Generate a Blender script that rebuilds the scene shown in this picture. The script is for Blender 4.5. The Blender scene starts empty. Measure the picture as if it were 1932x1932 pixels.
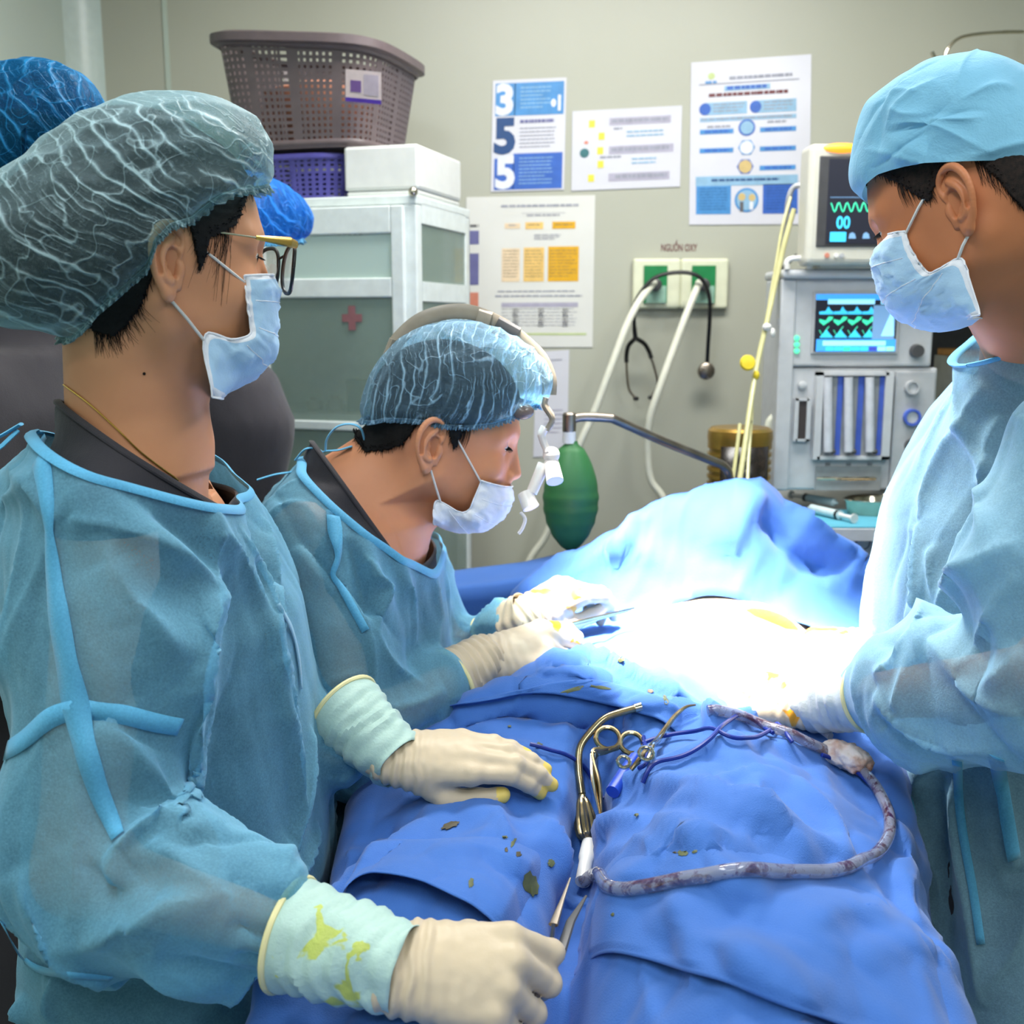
import bpy, bmesh, math, random
import numpy as np
from mathutils import Vector, Matrix
random.seed(7)
S = bpy.context.scene
COL = S.collection
PI = math.pi
# ------------------------------------------------------------------ camera
FPX = 2050.0
CAMZ = 1.55
PITCH = math.radians(10.0)
cam_d = bpy.data.cameras.new('camera')
cam = bpy.data.objects.new('camera', cam_d)
COL.objects.link(cam)
cam.location = (0, 0, CAMZ)
cam.rotation_euler = (math.radians(90) - PITCH, 0, 0)
cam_d.sensor_fit = 'HORIZONTAL'
cam_d.sensor_width = 36.0
cam_d.lens = 36.0 * FPX / 1932.0
cam_d.clip_start = 0.05
cam_d.dof.use_dof = True
cam_d.dof.focus_distance = 1.15
cam_d.dof.aperture_fstop = 7.0
S.camera = cam

def at(px, py, Y):
    u = (px - 966.0) / FPX
    v = (966.0 - py) / FPX
    d = np.array([u, math.cos(PITCH) + v * math.sin(PITCH), -math.sin(PITCH) + v * math.cos(PITCH)])
    return np.array([0, 0, CAMZ]) + d * (Y / d[1])

def atz(px, py, z):
    u = (px - 966.0) / FPX
    v = (966.0 - py) / FPX
    d = np.array([u, math.cos(PITCH) + v * math.sin(PITCH), -math.sin(PITCH) + v * math.cos(PITCH)])
    return np.array([0, 0, CAMZ]) + d * ((z - CAMZ) / d[2])

# ------------------------------------------------------------------ world, light, exposure
w = bpy.data.worlds.new('world'); S.world = w; w.use_nodes = True
w.node_tree.nodes['Background'].inputs[0].default_value = (0.75, 0.85, 0.9, 1)
w.node_tree.nodes['Background'].inputs[1].default_value = 0.3
S.view_settings.view_transform = 'Standard'
S.view_settings.look = 'None'
S.view_settings.exposure = 0.0
S.view_settings.gamma = 1.0
S.view_settings.use_curve_mapping = False
S.cycles.max_bounces = 7; S.cycles.diffuse_bounces = 3; S.cycles.transparent_max_bounces = 12; S.cycles.caustics_reflective = False; S.cycles.caustics_refractive = False
ROOM = dict(x0=-1.10, x1=2.6, y0=-1.7, y1=2.90, z1=2.75)

def area(name, loc, size, power, col=(1, 1, 1), rot=(0, 0, 0)):
    l = bpy.data.lights.new(name, 'AREA'); l.shape = 'RECTANGLE'; l.size = size[0]; l.size_y = size[1]
    l.energy = power; l.color = col
    o = bpy.data.objects.new(name, l); COL.objects.link(o); o.location = loc; o.rotation_euler = rot
    return o
area('ceiling_lamp_light', (-0.45, 0.35, 2.66), (0.35, 1.2), 19, (0.93, 0.98, 1.0))
area('ceiling_lamp_light', (1.2, 0.3, 2.66), (0.35, 1.2), 17, (0.93, 0.98, 1.0))
area('ceiling_lamp_light', (0.3, 1.95, 2.66), (1.2, 0.35), 36, (1.0, 0.98, 0.93))
area('ceiling_lamp_light', (0.2, -1.0, 2.66), (1.2, 0.35), 19, (0.93, 0.98, 1.0))
# operating lamp: a hard-edged spot aimed at the open field; wide fill added
def spot(loc, target, power, deg, blend, radius, col):
    l = bpy.data.lights.new('operating_and_fill_light', 'SPOT')
    l.energy = power; l.spot_size = math.radians(deg); l.spot_blend = blend; l.shadow_soft_size = radius; l.color = col
    o = bpy.data.objects.new('operating_and_fill_light', l); COL.objects.link(o)
    o.location = loc
    d = Vector(target) - Vector(loc)
    o.rotation_euler = d.to_track_quat('-Z', 'Y').to_euler()
    return o
spot((0.02, 1.45, 2.50), (0.29, 1.585, 1.08), 1450, 22.5, 0.30, 0.08, (1.0, 0.90, 0.80))
spot((-0.15, 1.95, 2.45), (0.50, 1.45, 1.15), 140, 48, 0.8, 0.12, (1.0, 0.98, 0.95))  # added wide soft fill in place of lamp penumbra, whitens the gown fronts

# ------------------------------------------------------------------ materials
def lin(c):
    return tuple((x / 255.0 / 12.92) if x / 255.0 <= 0.04045 else ((x / 255.0 + 0.055) / 1.055) ** 2.4 for x in c)
class NT:
    def __init__(s, name):
        s.m = bpy.data.materials.new(name); s.m.use_nodes = True
        s.t = s.m.node_tree; s.N = s.t.nodes; s.b = s.N['Principled BSDF']; s.out = s.N['Material Output']
    def n(s, typ, **kw):
        nd = s.N.new(typ)
        for k, v in kw.items():
            if k in nd.inputs.keys(): nd.inputs[k].default_value = v
            else: setattr(nd, k, v)
        return nd
    def l(s, a, b): s.t.links.new(a, b)
    def coord(s, scale=(1, 1, 1), rot=(0, 0, 0), kind='Object'):
        tc = s.n('ShaderNodeTexCoord'); mp = s.n('ShaderNodeMapping')
        s.l(tc.outputs[kind], mp.inputs[0]); mp.inputs['Scale'].default_value = scale; mp.inputs['Rotation'].default_value = rot
        return mp.outputs[0]
    def noise(s, scale, detail=3, rough=0.5, vec=None, dist=0.0):
        nd = s.n('ShaderNodeTexNoise'); nd.inputs['Scale'].default_value = scale
        nd.inputs['Detail'].default_value = detail; nd.inputs['Roughness'].default_value = rough
        nd.inputs['Distortion'].default_value = dist
        if vec is None: vec = s.coord()
        s.l(vec, nd.inputs['Vector'])
        return nd.outputs['Fac']
    def ramp(s, fac, stops):
        r = s.n('ShaderNodeValToRGB'); cr = r.color_ramp
        while len(cr.elements) < len(stops): cr.elements.new(0.5)
        for e, (p, c) in zip(cr.elements, stops):
            e.position = p; e.color = (*c, 1) if len(c) == 3 else c
        s.l(fac, r.inputs[0]); return r.outputs[0]
    def mixc(s, fac, a, b):
        nd = s.n('ShaderNodeMix', data_type='RGBA')
        if isinstance(fac, (int, float)): nd.inputs[0].default_value = fac
        else: s.l(fac, nd.inputs[0])
        for i, x in ((6, a), (7, b)):
            if isinstance(x, tuple): nd.inputs[i].default_value = (*x, 1)
            else: s.l(x, nd.inputs[i])
        return nd.outputs[2]
    def math(s, op, a, b=None, clamp=False):
        nd = s.n('ShaderNodeMath', operation=op); nd.use_clamp = clamp
        for i, x in ((0, a), (1, b)):
            if x is None: continue
            if isinstance(x, (int, float)): nd.inputs[i].default_value = x
            else: s.l(x, nd.inputs[i])
        return nd.outputs[0]
    def bump(s, h, strength=0.3, dist=0.001):
        b = s.n('ShaderNodeBump'); b.inputs['Strength'].default_value = strength; b.inputs['Distance'].default_value = dist
        s.l(h, b.inputs['Height']); s.l(b.outputs[0], s.b.inputs['Normal']); return b.outputs[0]
    def set(s, col=None, rough=None, metal=None, **kw):
        if col is not None:
            if isinstance(col, tuple): s.b.inputs['Base Color'].default_value = (*col[:3], 1)
            else: s.l(col, s.b.inputs['Base Color'])
        if rough is not None:
            if isinstance(rough, (int, float)): s.b.inputs['Roughness'].default_value = rough
            else: s.l(rough, s.b.inputs['Roughness'])
        if metal is not None: s.b.inputs['Metallic'].default_value = metal
        for k, v in kw.items():
            k = k.replace('_', ' ')
            if k in s.b.inputs.keys():
                s.b.inputs[k].default_value = v
        return s.m
MATS = {}
def plain(name, rgb, rough=0.5, metal=0.0, vary=0.06, scale=40, bump=0.0, **kw):
    """plain procedural surface: base colour with slight noise mottling"""
    if name in MATS: return MATS[name]
    t = NT(name); c = lin(rgb)
    f = t.noise(scale, 3)
    d = tuple(x * (1 - vary * 2) for x in c); u = tuple(min(1, x * (1 + vary)) for x in c)
    t.set(t.ramp(f, [(0.3, d), (0.7, u)]), rough, metal, **kw)
    if bump: t.bump(t.noise(scale * 6, 2), bump, 0.001)
    MATS[name] = t.m
    return t.m
def emit(name, rgb, strength):
    t = NT(name); c = lin(rgb)
    t.set(c, 0.4); t.b.inputs['Emission Color'].default_value = (*c, 1); t.b.inputs['Emission Strength'].default_value = strength
    return t.m

# ------------------------------------------------------------------ objects
ORG = {}
def tag(o, label=None, cat=None, group=None, kind=None):
    if label: o['label'] = label
    if cat: o['category'] = cat
    if group: o['group'] = group
    if kind: o['kind'] = kind
    return o
def thing(name, loc, label, cat, group=None, kind=None):
    o = bpy.data.objects.new(name, None); COL.objects.link(o); o.location = tuple(float(x) for x in loc)
    o.empty_display_size = 0.05
    ORG[o.name] = np.array(loc, float)
    return tag(o, label, cat, group, kind)
def mk(name, V, F, mats, parent=None, smooth=True, mi=None, loc=None, label=None, cat=None, group=None, kind=None):
    """link world-space verts V, faces F as one mesh object (child keeps the origin of its thing)"""
    V = np.asarray(V, float).reshape(-1, 3)
    if parent is not None: org = ORG[parent.name]
    elif loc is not None: org = np.array(loc, float)
    else:
        org = (V.min(0) + V.max(0)) / 2; org[2] = V[:, 2].min()
    me = bpy.data.meshes.new(name)
    L = V - org
    if isinstance(F, np.ndarray) and F.ndim == 2:
        n, k = F.shape
        me.vertices.add(len(L)); me.vertices.foreach_set('co', L.astype(np.float32).ravel())
        me.loops.add(n * k); me.loops.foreach_set('vertex_index', F.astype(np.int32).ravel())
        me.polygons.add(n); me.polygons.foreach_set('loop_start', np.arange(n, dtype=np.int32) * k)
        me.update(calc_edges=True); me.validate()
    else:
        me.from_pydata([tuple(x) for x in L.tolist()], [], [tuple(int(i) for i in f) for f in F]); me.update()
    if not isinstance(mats, (list, tuple)): mats = [mats]
    for m in mats: me.materials.append(m)
    if mi is not None and len(me.polygons) == len(mi):
        me.polygons.foreach_set('material_index', np.asarray(mi, dtype=np.int32))
    if smooth is True: me.polygons.foreach_set('use_smooth', np.ones(len(me.polygons), dtype=bool))
    elif smooth is not False:      # angle in degrees
        me.polygons.foreach_set('use_smooth', np.ones(len(me.polygons), dtype=bool))
        me.set_sharp_from_angle(angle=math.radians(smooth))
    o = bpy.data.objects.new(name, me); COL.objects.link(o)
    if parent is not None:
        o.parent = parent; ORG[o.name] = org
    else:
        o.location = tuple(org); ORG[o.name] = org
    return tag(o, label, cat, group, kind)
def bevel(o, w, seg=2, angle=40):
    b = o.modifiers.new('bevel', 'BEVEL'); b.width = w; b.segments = seg; b.limit_method = 'ANGLE'; b.angle_limit = math.radians(angle)
    return o
def solid(o, th, off=0):
    b = o.modifiers.new('solid', 'SOLIDIFY'); b.thickness = th; b.offset = off
    return o

def nrm(v):
    v = np.asarray(v, float); n = np.linalg.norm(v); return v / n if n > 1e-12 else v
def frame_z(d, up=(0, 0, 1)):
    """matrix with columns x,y,z where z = d"""
    z = nrm(d); u = np.array(up, float)
    if abs(np.dot(z, u)) > 0.97: u = np.array([1.0, 0, 0])
    x = nrm(np.cross(u, z)); y = np.cross(z, x)
    return np.stack([x, y, z], 1)
def rotm(axis, deg):
    return np.array(Matrix.Rotation(math.radians(deg), 3, axis))

class G:
    """geometry accumulator in world (or a local) space"""
    def __init__(s): s.V = []; s.F = []; s.M = []; s.n = 0
    def add(s, V, F, m=0):
        V = np.asarray(V, float).reshape(-1, 3)
        s.V.append(V); s.F += [tuple(int(i) + s.n for i in f) for f in F]; s.M += [m] * len(F); s.n += len(V)
        return s
    def verts(s): return np.concatenate(s.V) if s.V else np.zeros((0, 3))
    def box(s, c, size, R=None, m=0):
        hx, hy, hz = [x / 2 for x in size]
        V = np.array([[x, y, z] for x in (-hx, hx) for y in (-hy, hy) for z in (-hz, hz)])
        if R is not None: V = V @ np.asarray(R).T
        return s.add(V + np.asarray(c, float), [(0, 1, 3, 2), (4, 6, 7, 5), (0, 4, 5, 1), (2, 3, 7, 6), (0, 2, 6, 4), (1, 5, 7, 3)], m)
    def quadbox(s, P, th, m=0, n=None):
        """slab from four corner points, thickness th along -normal (front = given points)"""
        P = np.asarray(P, float)
        if n is None: n = nrm(np.cross(P[1] - P[0], P[3] - P[0]))
        B = P - np.asarray(n) * th
        V = np.concatenate([P, B])
        return s.add(V, [(0, 1, 2, 3), (7, 6, 5, 4), (0, 4, 5, 1), (1, 5, 6, 2), (2, 6, 7, 3), (3, 7, 4, 0)], m)
    def ring_loft(s, rings, cap=True, m=0, closed=True):
        rings = [np.asarray(r, float) for r in rings]; n = len(rings[0]); F = []
        V = np.concatenate(rings)
        for i in range(len(rings) - 1):
            for j in range(n if closed else n - 1):
                a = i * n + j; b = i * n + (j + 1) % n
                F.append((a, b, b + n, a + n))
        if cap and closed:
            F.append(tuple(range(n - 1, -1, -1))); k = (len(rings) - 1) * n; F.append(tuple(range(k, k + n)))
        return s.add(V, F, m)
    def tube(s, pts, r, seg=10, m=0, cap=True, flat=1.0, up=(0, 0, 1)):
        P = [np.asarray(p, float) for p in pts]; n = len(P)
        r = [r] * n if isinstance(r, (int, float)) else list(r)
        T = [nrm(P[min(i + 1, n - 1)] - P[max(i - 1, 0)]) for i in range(n)]
        x = frame_z(T[0], up)[:, 0]
        rings = []
        for i in range(n):
            x = nrm(x - T[i] * np.dot(x, T[i])); y = np.cross(T[i], x)
            a = np.linspace(0, 2 * PI, seg, endpoint=False)
            rings.append(P[i] + r[i] * (np.cos(a)[:, None] * x + flat * np.sin(a)[:, None] * y))
        return s.ring_loft(rings, cap, m)
    def lathe(s, prof, c, R=None, seg=24, m=0, cap=True):
        """prof: (radius, z) list"""
        R = np.eye(3) if R is None else np.asarray(R)
        a = np.linspace(0, 2 * PI, seg, endpoint=False)
        rings = [np.stack([pr * np.cos(a), pr * np.sin(a), np.full(seg, pz)], 1) @ R.T + np.asarray(c, float) for pr, pz in prof]
        return s.ring_loft(rings, cap, m)
    def ball(s, c, r, seg=12, rings=8, m=0, R=None):
        r = np.array([r, r, r] if isinstance(r, (int, float)) else r, float)
        pr = [(math.sin(t), math.cos(t)) for t in np.linspace(0.02, PI - 0.02, rings)][::-1]
        a = np.linspace(0, 2 * PI, seg, endpoint=False)
        rr = []
        for q, z in pr:
            P = np.stack([q * np.cos(a), q * np.sin(a), np.full(seg, z)], 1) * r
            if R is not None: P = P @ np.asarray(R).T
            rr.append(P + np.asarray(c, float))
        return s.ring_loft(rr, True, m)
    def poly(s, P, th, n, m=0):
        """extruded polygon: P points counter-clockwise seen along -n; n outward normal, thickness th behind"""
        P = np.asarray(P, float); n = np.asarray(n, float); k = len(P)
        V = np.concatenate([P, P - n * th])
        F = [tuple(range(k)), tuple(range(2 * k - 1, k - 1, -1))] + [(i, i + k, (i + 1) % k + k, (i + 1) % k) for i in range(k)]
        return s.add(V, F, m)
    def build(s, name, mats, parent=None, smooth=35, **kw):
        return mk(name, s.verts(), s.F, mats, parent, smooth, s.M, **kw)

def smooth_path(pts, n=8):
    """Catmull-Rom through pts"""
    P = np.asarray(pts, float); P = np.vstack([2 * P[0] - P[1], P, 2 * P[-1] - P[-2]]); out = []
    for i in range(1, len(P) - 2):
        for t in np.linspace(0, 1, n, endpoint=False):
            a, b, c, d = P[i - 1], P[i], P[i + 1], P[i + 2]
            out.append(0.5 * ((2 * b) + (-a + c) * t + (2 * a - 5 * b + 4 * c - d) * t * t + (-a + 3 * b - 3 * c + d) * t ** 3))
    out.append(P[-2]); return np.array(out)

def text_geo(txt, size, extrude=0.0005, bold=0.0):
    """verts (x right, y up, z toward viewer), faces, of a text, centred"""
    cu = bpy.data.curves.new('txt', 'FONT'); cu.body = txt; cu.size = size; cu.extrude = extrude
    cu.align_x = 'CENTER'; cu.align_y = 'CENTER'; cu.offset = bold; cu.resolution_u = 3
    o = bpy.data.objects.new('txt', cu); COL.objects.link(o)
    me = bpy.data.meshes.new_from_object(o)
    V = np.array([v.co[:] for v in me.vertices]); F = [tuple(p.vertices) for p in me.polygons]
    bpy.data.objects.remove(o); bpy.data.curves.remove(cu); bpy.data.meshes.remove(me)
    return V, F

# ------------------------------------------------------------------ numpy noise
_rng = np.random.RandomState(3)
_perm = _rng.permutation(256); _perm = np.concatenate([_perm, _perm, _perm])
_grad = _rng.normal(size=(256, 3)); _grad /= np.linalg.norm(_grad, axis=1)[:, None]
def perlin(P):
    P = np.asarray(P, float); I = np.floor(P).astype(int); f = P - I; I &= 255
    u = f * f * f * (f * (f * 6 - 15) + 10); res = 0
    for dx in (0, 1):
        for dy in (0, 1):
            for dz in (0, 1):
                h = _perm[_perm[_perm[(I[..., 0] + dx) & 255] + ((I[..., 1] + dy) & 255)] + ((I[..., 2] + dz) & 255)]
                g = _grad[h]
                d = (g * (f - np.array([dx, dy, dz]))).sum(-1)
                wgt = (u[..., 0] if dx else 1 - u[..., 0]) * (u[..., 1] if dy else 1 - u[..., 1]) * (u[..., 2] if dz else 1 - u[..., 2])
                res = res + d * wgt
    return res
def ridged(P, octv=2):
    r = 0; a = 1.0; t = 0
    for i in range(octv):
        r = r + a * (1 - np.abs(perlin(P * (2 ** i) + 17.3 * i)) * 2.2) ; t += a; a *= 0.5
    return r / t
def crumple(P, seed=0):
    """distance-based faceted crease field (min over planes-like), -> sharp creases"""
    a = perlin(P + seed); b = perlin(P * 1.7 + 5 + seed); c = perlin(P * 2.9 + 11 + seed)
    return np.maximum(np.abs(a) * 1.4, np.abs(b)) * 0.8 + np.abs(c) * 0.25

# ------------------------------------------------------------------ SDF volume + surface nets
class Vol:
    def __init__(s, lo, hi, h):
        s.lo = np.array(lo, float); s.h = h
        s.n = np.ceil((np.array(hi, float) - s.lo) / h).astype(int) + 1
        s.ax = [(s.lo[i] + h * np.arange(s.n[i])).astype(np.float32) for i in range(3)]
        s.D = np.full(tuple(s.n), 0.5, np.float32)
    def sub(s, lo, hi):
        sl = []
        for i in range(3):
            a = int(np.clip(math.floor((lo[i] - s.lo[i]) / s.h), 0, s.n[i])); b = int(np.clip(math.ceil((hi[i] - s.lo[i]) / s.h) + 1, 0, s.n[i]))
            sl.append(slice(a, b))
        return tuple(sl)
    def op(s, f, lo, hi, k=0.01, mode='u'):
        m = k + 2 * s.h
        if mode == 'u': m = k + 3 * s.h
        sl = s.sub(np.array(lo) - m, np.array(hi) + m)
        x = s.ax[0][sl[0]][:, None, None]; y = s.ax[1][sl[1]][None, :, None]; z = s.ax[2][sl[2]][None, None, :]
        if x.size == 0 or y.size == 0 or z.size == 0: return
        d = f(x, y, z).astype(np.float32); D = s.D[sl]
        if mode == 'u':
            if k > 0:
                hh = np.maximum(k - np.abs(D - d), 0) / k; s.D[sl] = np.minimum(D, d) - hh * hh * k * 0.25
            else: s.D[sl] = np.minimum(D, d)
        elif mode == 's':
            hh = np.maximum(k - np.abs(D + d), 0) / max(k, 1e-9); s.D[sl] = np.maximum(D, -d) + hh * hh * k * 0.25
        elif mode == 'i': s.D[sl] = np.maximum(D, d)
    def ball(s, c, r, k=0.01, mode='u'):
        c = np.asarray(c, float)
        s.op(lambda x, y, z: np.sqrt((x - c[0]) ** 2 + (y - c[1]) ** 2 + (z - c[2]) ** 2) - r, c - r, c + r, k, mode)
    def ell(s, c, r, k=0.01, mode='u', R=None):
        c = np.asarray(c, float); r = np.asarray(r, float); R = np.eye(3) if R is None else np.asarray(R)
        e = np.abs(R) @ r
        def f(x, y, z):
            x = x - c[0]; y = y - c[1]; z = z - c[2]
            a = (R[0, 0] * x + R[1, 0] * y + R[2, 0] * z) / r[0]; b = (R[0, 1] * x + R[1, 1] * y + R[2, 1] * z) / r[1]; g = (R[0, 2] * x + R[1, 2] * y + R[2, 2] * z) / r[2]
            k0 = np.sqrt(a * a + b * b + g * g); k1 = np.sqrt((a / r[0]) ** 2 + (b / r[1]) ** 2 + (g / r[2]) ** 2) + 1e-6
            return k0 * (k0 - 1) / k1
        s.op(f, c - e, c + e, k, mode)
    def cap(s, a, b, ra, rb, k=0.01, mode='u', flat=None):
        """round cone a->b; flat=(axis vector, factor): squash along the axis"""
        a = np.asarray(a, float); b = np.asarray(b, float); ba = b - a; bb = float(ba @ ba) + 1e-12; rm = max(ra, rb)
        def f(x, y, z):
            px = x - a[0]; py = y - a[1]; pz = z - a[2]
            t = np.clip((px * ba[0] + py * ba[1] + pz * ba[2]) / bb, 0, 1)
            dx = px - t * ba[0]; dy = py - t * ba[1]; dz = pz - t * ba[2]
            if flat is not None:
                n, q = flat; n = nrm(n); e = (dx * n[0] + dy * n[1] + dz * n[2]) * (q - 1)
                dx = dx + e * n[0]; dy = dy + e * n[1]; dz = dz + e * n[2]
            return np.sqrt(dx * dx + dy * dy + dz * dz) - (ra + (rb - ra) * t)
        s.op(f, np.minimum(a, b) - rm, np.maximum(a, b) + rm, k, mode)
    def chain(s, pts, rs, k=0.01, kk=None, flat=None):
        for i in range(len(pts) - 1): s.cap(pts[i], pts[i + 1], rs[i], rs[i + 1], k if (i == 0 or kk is None) else kk, 'u', flat)
    def mesh(s, smooth=0):
        D = s.D; nx, ny, nz = D.shape; ins = D < 0
        c = [ins[i:nx - 1 + i, j:ny - 1 + j, k:nz - 1 + k] for i in (0, 1) for j in (0, 1) for k in (0, 1)]
        cnt = sum(q.astype(np.int8) for q in c); act = (cnt > 0) & (cnt < 8)
        idx = np.full(act.shape, -1, np.int64); A = np.argwhere(act); idx[act] = np.arange(len(A))
        pos = np.zeros((len(A), 3)); num = np.zeros(len(A))
        corners = [(i, j, k) for i in (0, 1) for j in (0, 1) for k in (0, 1)]
        vals = {q: D[A[:, 0] + q[0], A[:, 1] + q[1], A[:, 2] + q[2]] for q in corners}
        for q in corners:
            for ax in range(3):
                if q[ax] == 0:
                    r = list(q); r[ax] = 1; r = tuple(r)
                    va = vals[q]; vb = vals[r]; cr = (va < 0) != (vb < 0)
                    t = np.where(cr, va / np.where(cr, va - vb, 1), 0)
                    p = np.array(q, float)[None, :].repeat(len(A), 0); p[:, ax] = t
                    pos += p * cr[:, None]; num += cr
        V = s.lo + (A + pos / num[:, None]) * s.h
        F = []
        for ax in range(3):
            u, v = [(1, 2), (2, 0), (0, 1)][ax]
            s0 = [slice(1, D.shape[i] - 1) for i in range(3)]; s1 = list(s0)
            s0[ax] = slice(0, D.shape[ax] - 1); s1[ax] = slice(1, D.shape[ax])
            a = ins[tuple(s0)]; b = ins[tuple(s1)]
            E = np.argwhere(a != b)
            off = np.array([s0[i].start for i in range(3)]); E = E + off
            sign = ins[E[:, 0], E[:, 1], E[:, 2]]
            def cell(du, dv):
                Q = E.copy(); Q[:, u] -= du; Q[:, v] -= dv
                return idx[Q[:, 0], Q[:, 1], Q[:, 2]]
            q = np.stack([cell(1, 1), cell(0, 1), cell(0, 0), cell(1, 0)], 1)
            q[~sign] = q[~sign][:, ::-1]
            F.append(q)
        F = np.concatenate(F); F = F[(F >= 0).all(1)]
        for _ in range(smooth): V = relax(V, F, 0.5)
        return V, F
def relax(V, F, a=0.5):
    n = len(V); acc = np.zeros((n, 3)); cnt = np.zeros(n)
    for i in range(4):
        p = F[:, i]; q = F[:, (i + 1) % 4]
        for x, y in ((p, q), (q, p)):
            for k in range(3): acc[:, k] += np.bincount(x, V[y, k], n)
            cnt += np.bincount(x, minlength=n)
    cnt[cnt == 0] = 1
    return V * (1 - a) + a * acc / cnt[:, None]
def vnormals(V, F):
    n = np.cross(V[F[:, 2]] - V[F[:, 0]], V[F[:, 3]] - V[F[:, 1]]); N = np.zeros_like(V)
    for i in range(4):
        for k in range(3): N[:, k] += np.bincount(F[:, i], n[:, k], len(V))
    return N / (np.linalg.norm(N, axis=1)[:, None] + 1e-12)
def subdiv(V, F):
    """one linear split of quads followed by a relax (approximate Catmull-Clark)"""
    E = np.concatenate([F[:, [i, (i + 1) % 4]] for i in range(4)]); Es = np.sort(E, 1)
    U, inv = np.unique(Es, axis=0, return_inverse=True); inv = inv.ravel()
    nv = len(V); ne = len(U); nf = len(F)
    V2 = np.concatenate([V, (V[U[:, 0]] + V[U[:, 1]]) / 2, V[F].mean(1)])
    e = [nv + inv[i * nf:(i + 1) * nf] for i in range(4)]; c = nv + ne + np.arange(nf)
    F2 = np.concatenate([np.stack([F[:, i], e[i], c, e[(i - 1) % 4]], 1) for i in range(4)])
    return relax(V2, F2, 0.5), F2
def cut_faces(V, F, keep):
    """drop vertices where keep is False, with their faces"""
    F2 = F[keep[F].all(1)]; used = np.zeros(len(V), bool); used[F2.ravel()] = True
    m = np.cumsum(used) - 1
    return V[used], m[F2], used
def boundary_loops(F):
    from collections import defaultdict
    E = np.concatenate([F[:, [i, (i + 1) % F.shape[1]]] for i in range(F.shape[1])])
    S_ = np.sort(E, 1); U, inv, cnt = np.unique(S_, axis=0, return_inverse=True, return_counts=True); inv = inv.ravel()
    B = E[cnt[inv] == 1]; nxt = {int(a): int(b) for a, b in B}; loops = []
    while nxt:
        st = next(iter(nxt)); lp = [st]; cur = nxt.pop(st)
        while cur != st and cur in nxt:
            lp.append(cur); cur = nxt.pop(cur)
        loops.append(lp)
    return sorted(loops, key=len, reverse=True)
# ================================================================== the setting
def wall_material(name, rgb, seam=None):
    t = NT(name); c = lin(rgb)
    f = t.noise(1.3, 4, 0.55); f2 = t.noise(60, 2)
    col = t.ramp(f, [(0.25, tuple(x * 0.90 for x in c)), (0.75, tuple(min(1, x * 1.05) for x in c))])
    t.set(col, 0.42); t.bump(f2, 0.06, 0.001)
    return t.m
M_wall = wall_material('painted_panel_wall', (176, 177, 162))
M_wall_l = wall_material('pale_green_panel_wall', (184, 196, 184))
M_floor = wall_material('vinyl_floor', (120, 150, 140))
M_ceil = wall_material('ceiling_panel', (205, 210, 205))
R_ = ROOM
def slab(name, c, size, m, **kw):
    return G().box(c, size).build(name, m, smooth=False, kind='structure', **kw)
xm = (R_['x0'] + R_['x1']) / 2; ym = (R_['y0'] + R_['y1']) / 2; WX = R_['x1'] - R_['x0']; WY = R_['y1'] - R_['y0']; ZT = R_['z1']
slab('floor', (xm, ym, -0.05), (WX + 0.2, WY + 0.2, 0.1), M_floor)
slab('ceiling', (xm, ym, ZT + 0.05), (WX + 0.2, WY + 0.2, 0.1), M_ceil)
slab('wall_back', (xm, R_['y1'] + 0.05, ZT / 2), (WX + 0.2, 0.1, ZT), M_wall)
slab('wall_front', (xm, R_['y0'] - 0.05, ZT / 2), (WX + 0.2, 0.1, ZT), M_wall)
slab('wall_left', (R_['x0'] - 0.05, ym, ZT / 2), (0.1, WY, ZT), M_wall_l)
slab('wall_right', (R_['x1'] + 0.05, ym, ZT / 2), (0.1, WY, ZT), M_wall)
M_trim = plain('aluminium_trim', (196, 210, 204), 0.35, 0.0, 0.03)
# rounded aluminium cove where the two panel walls meet, and panel joints
g = G(); a = np.linspace(PI, 1.5 * PI, 7)
cx, cy, rr = R_['x0'] + 0.07, R_['y1'] - 0.07, 0.07
prof = [(R_['x0'] + 0.0, R_['y1'] - 0.07)] + [(cx + rr * math.cos(t) , cy - rr * math.sin(t)) for t in a[1:-1]] + [(R_['x0'] + 0.07, R_['y1'] - 0.0)]
ring = [np.array([(x, y, z) for x, y in prof] + [(R_['x0'], R_['y1'], z)]) for z in (0.0, ZT)]
g.ring_loft(ring, True); g.build('trim_1', M_trim, kind='structure')
g = G(); g.box((at(326, 300, 2.9)[0], R_['y1'] - 0.002, ZT / 2), (0.012, 0.004, ZT)); g.build('trim_2', M_wall_l, kind='structure', smooth=False)
g = G(); g.box((R_['x0'] + 0.006, 1.72, ZT / 2), (0.012, 0.05, ZT)); g.build('trim_3', M_trim, kind='structure', smooth=False)
g = G(); g.box((xm, R_['y1'] - 0.006, 0.05), (WX, 0.012, 0.1)); g.build('baseboard_back', M_trim, kind='structure', smooth=False)
g = G(); g.box((R_['x0'] + 0.006, ym, 0.05), (0.012, WY, 0.1)); g.build('baseboard_left', M_trim, kind='structure', smooth=False)
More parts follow.
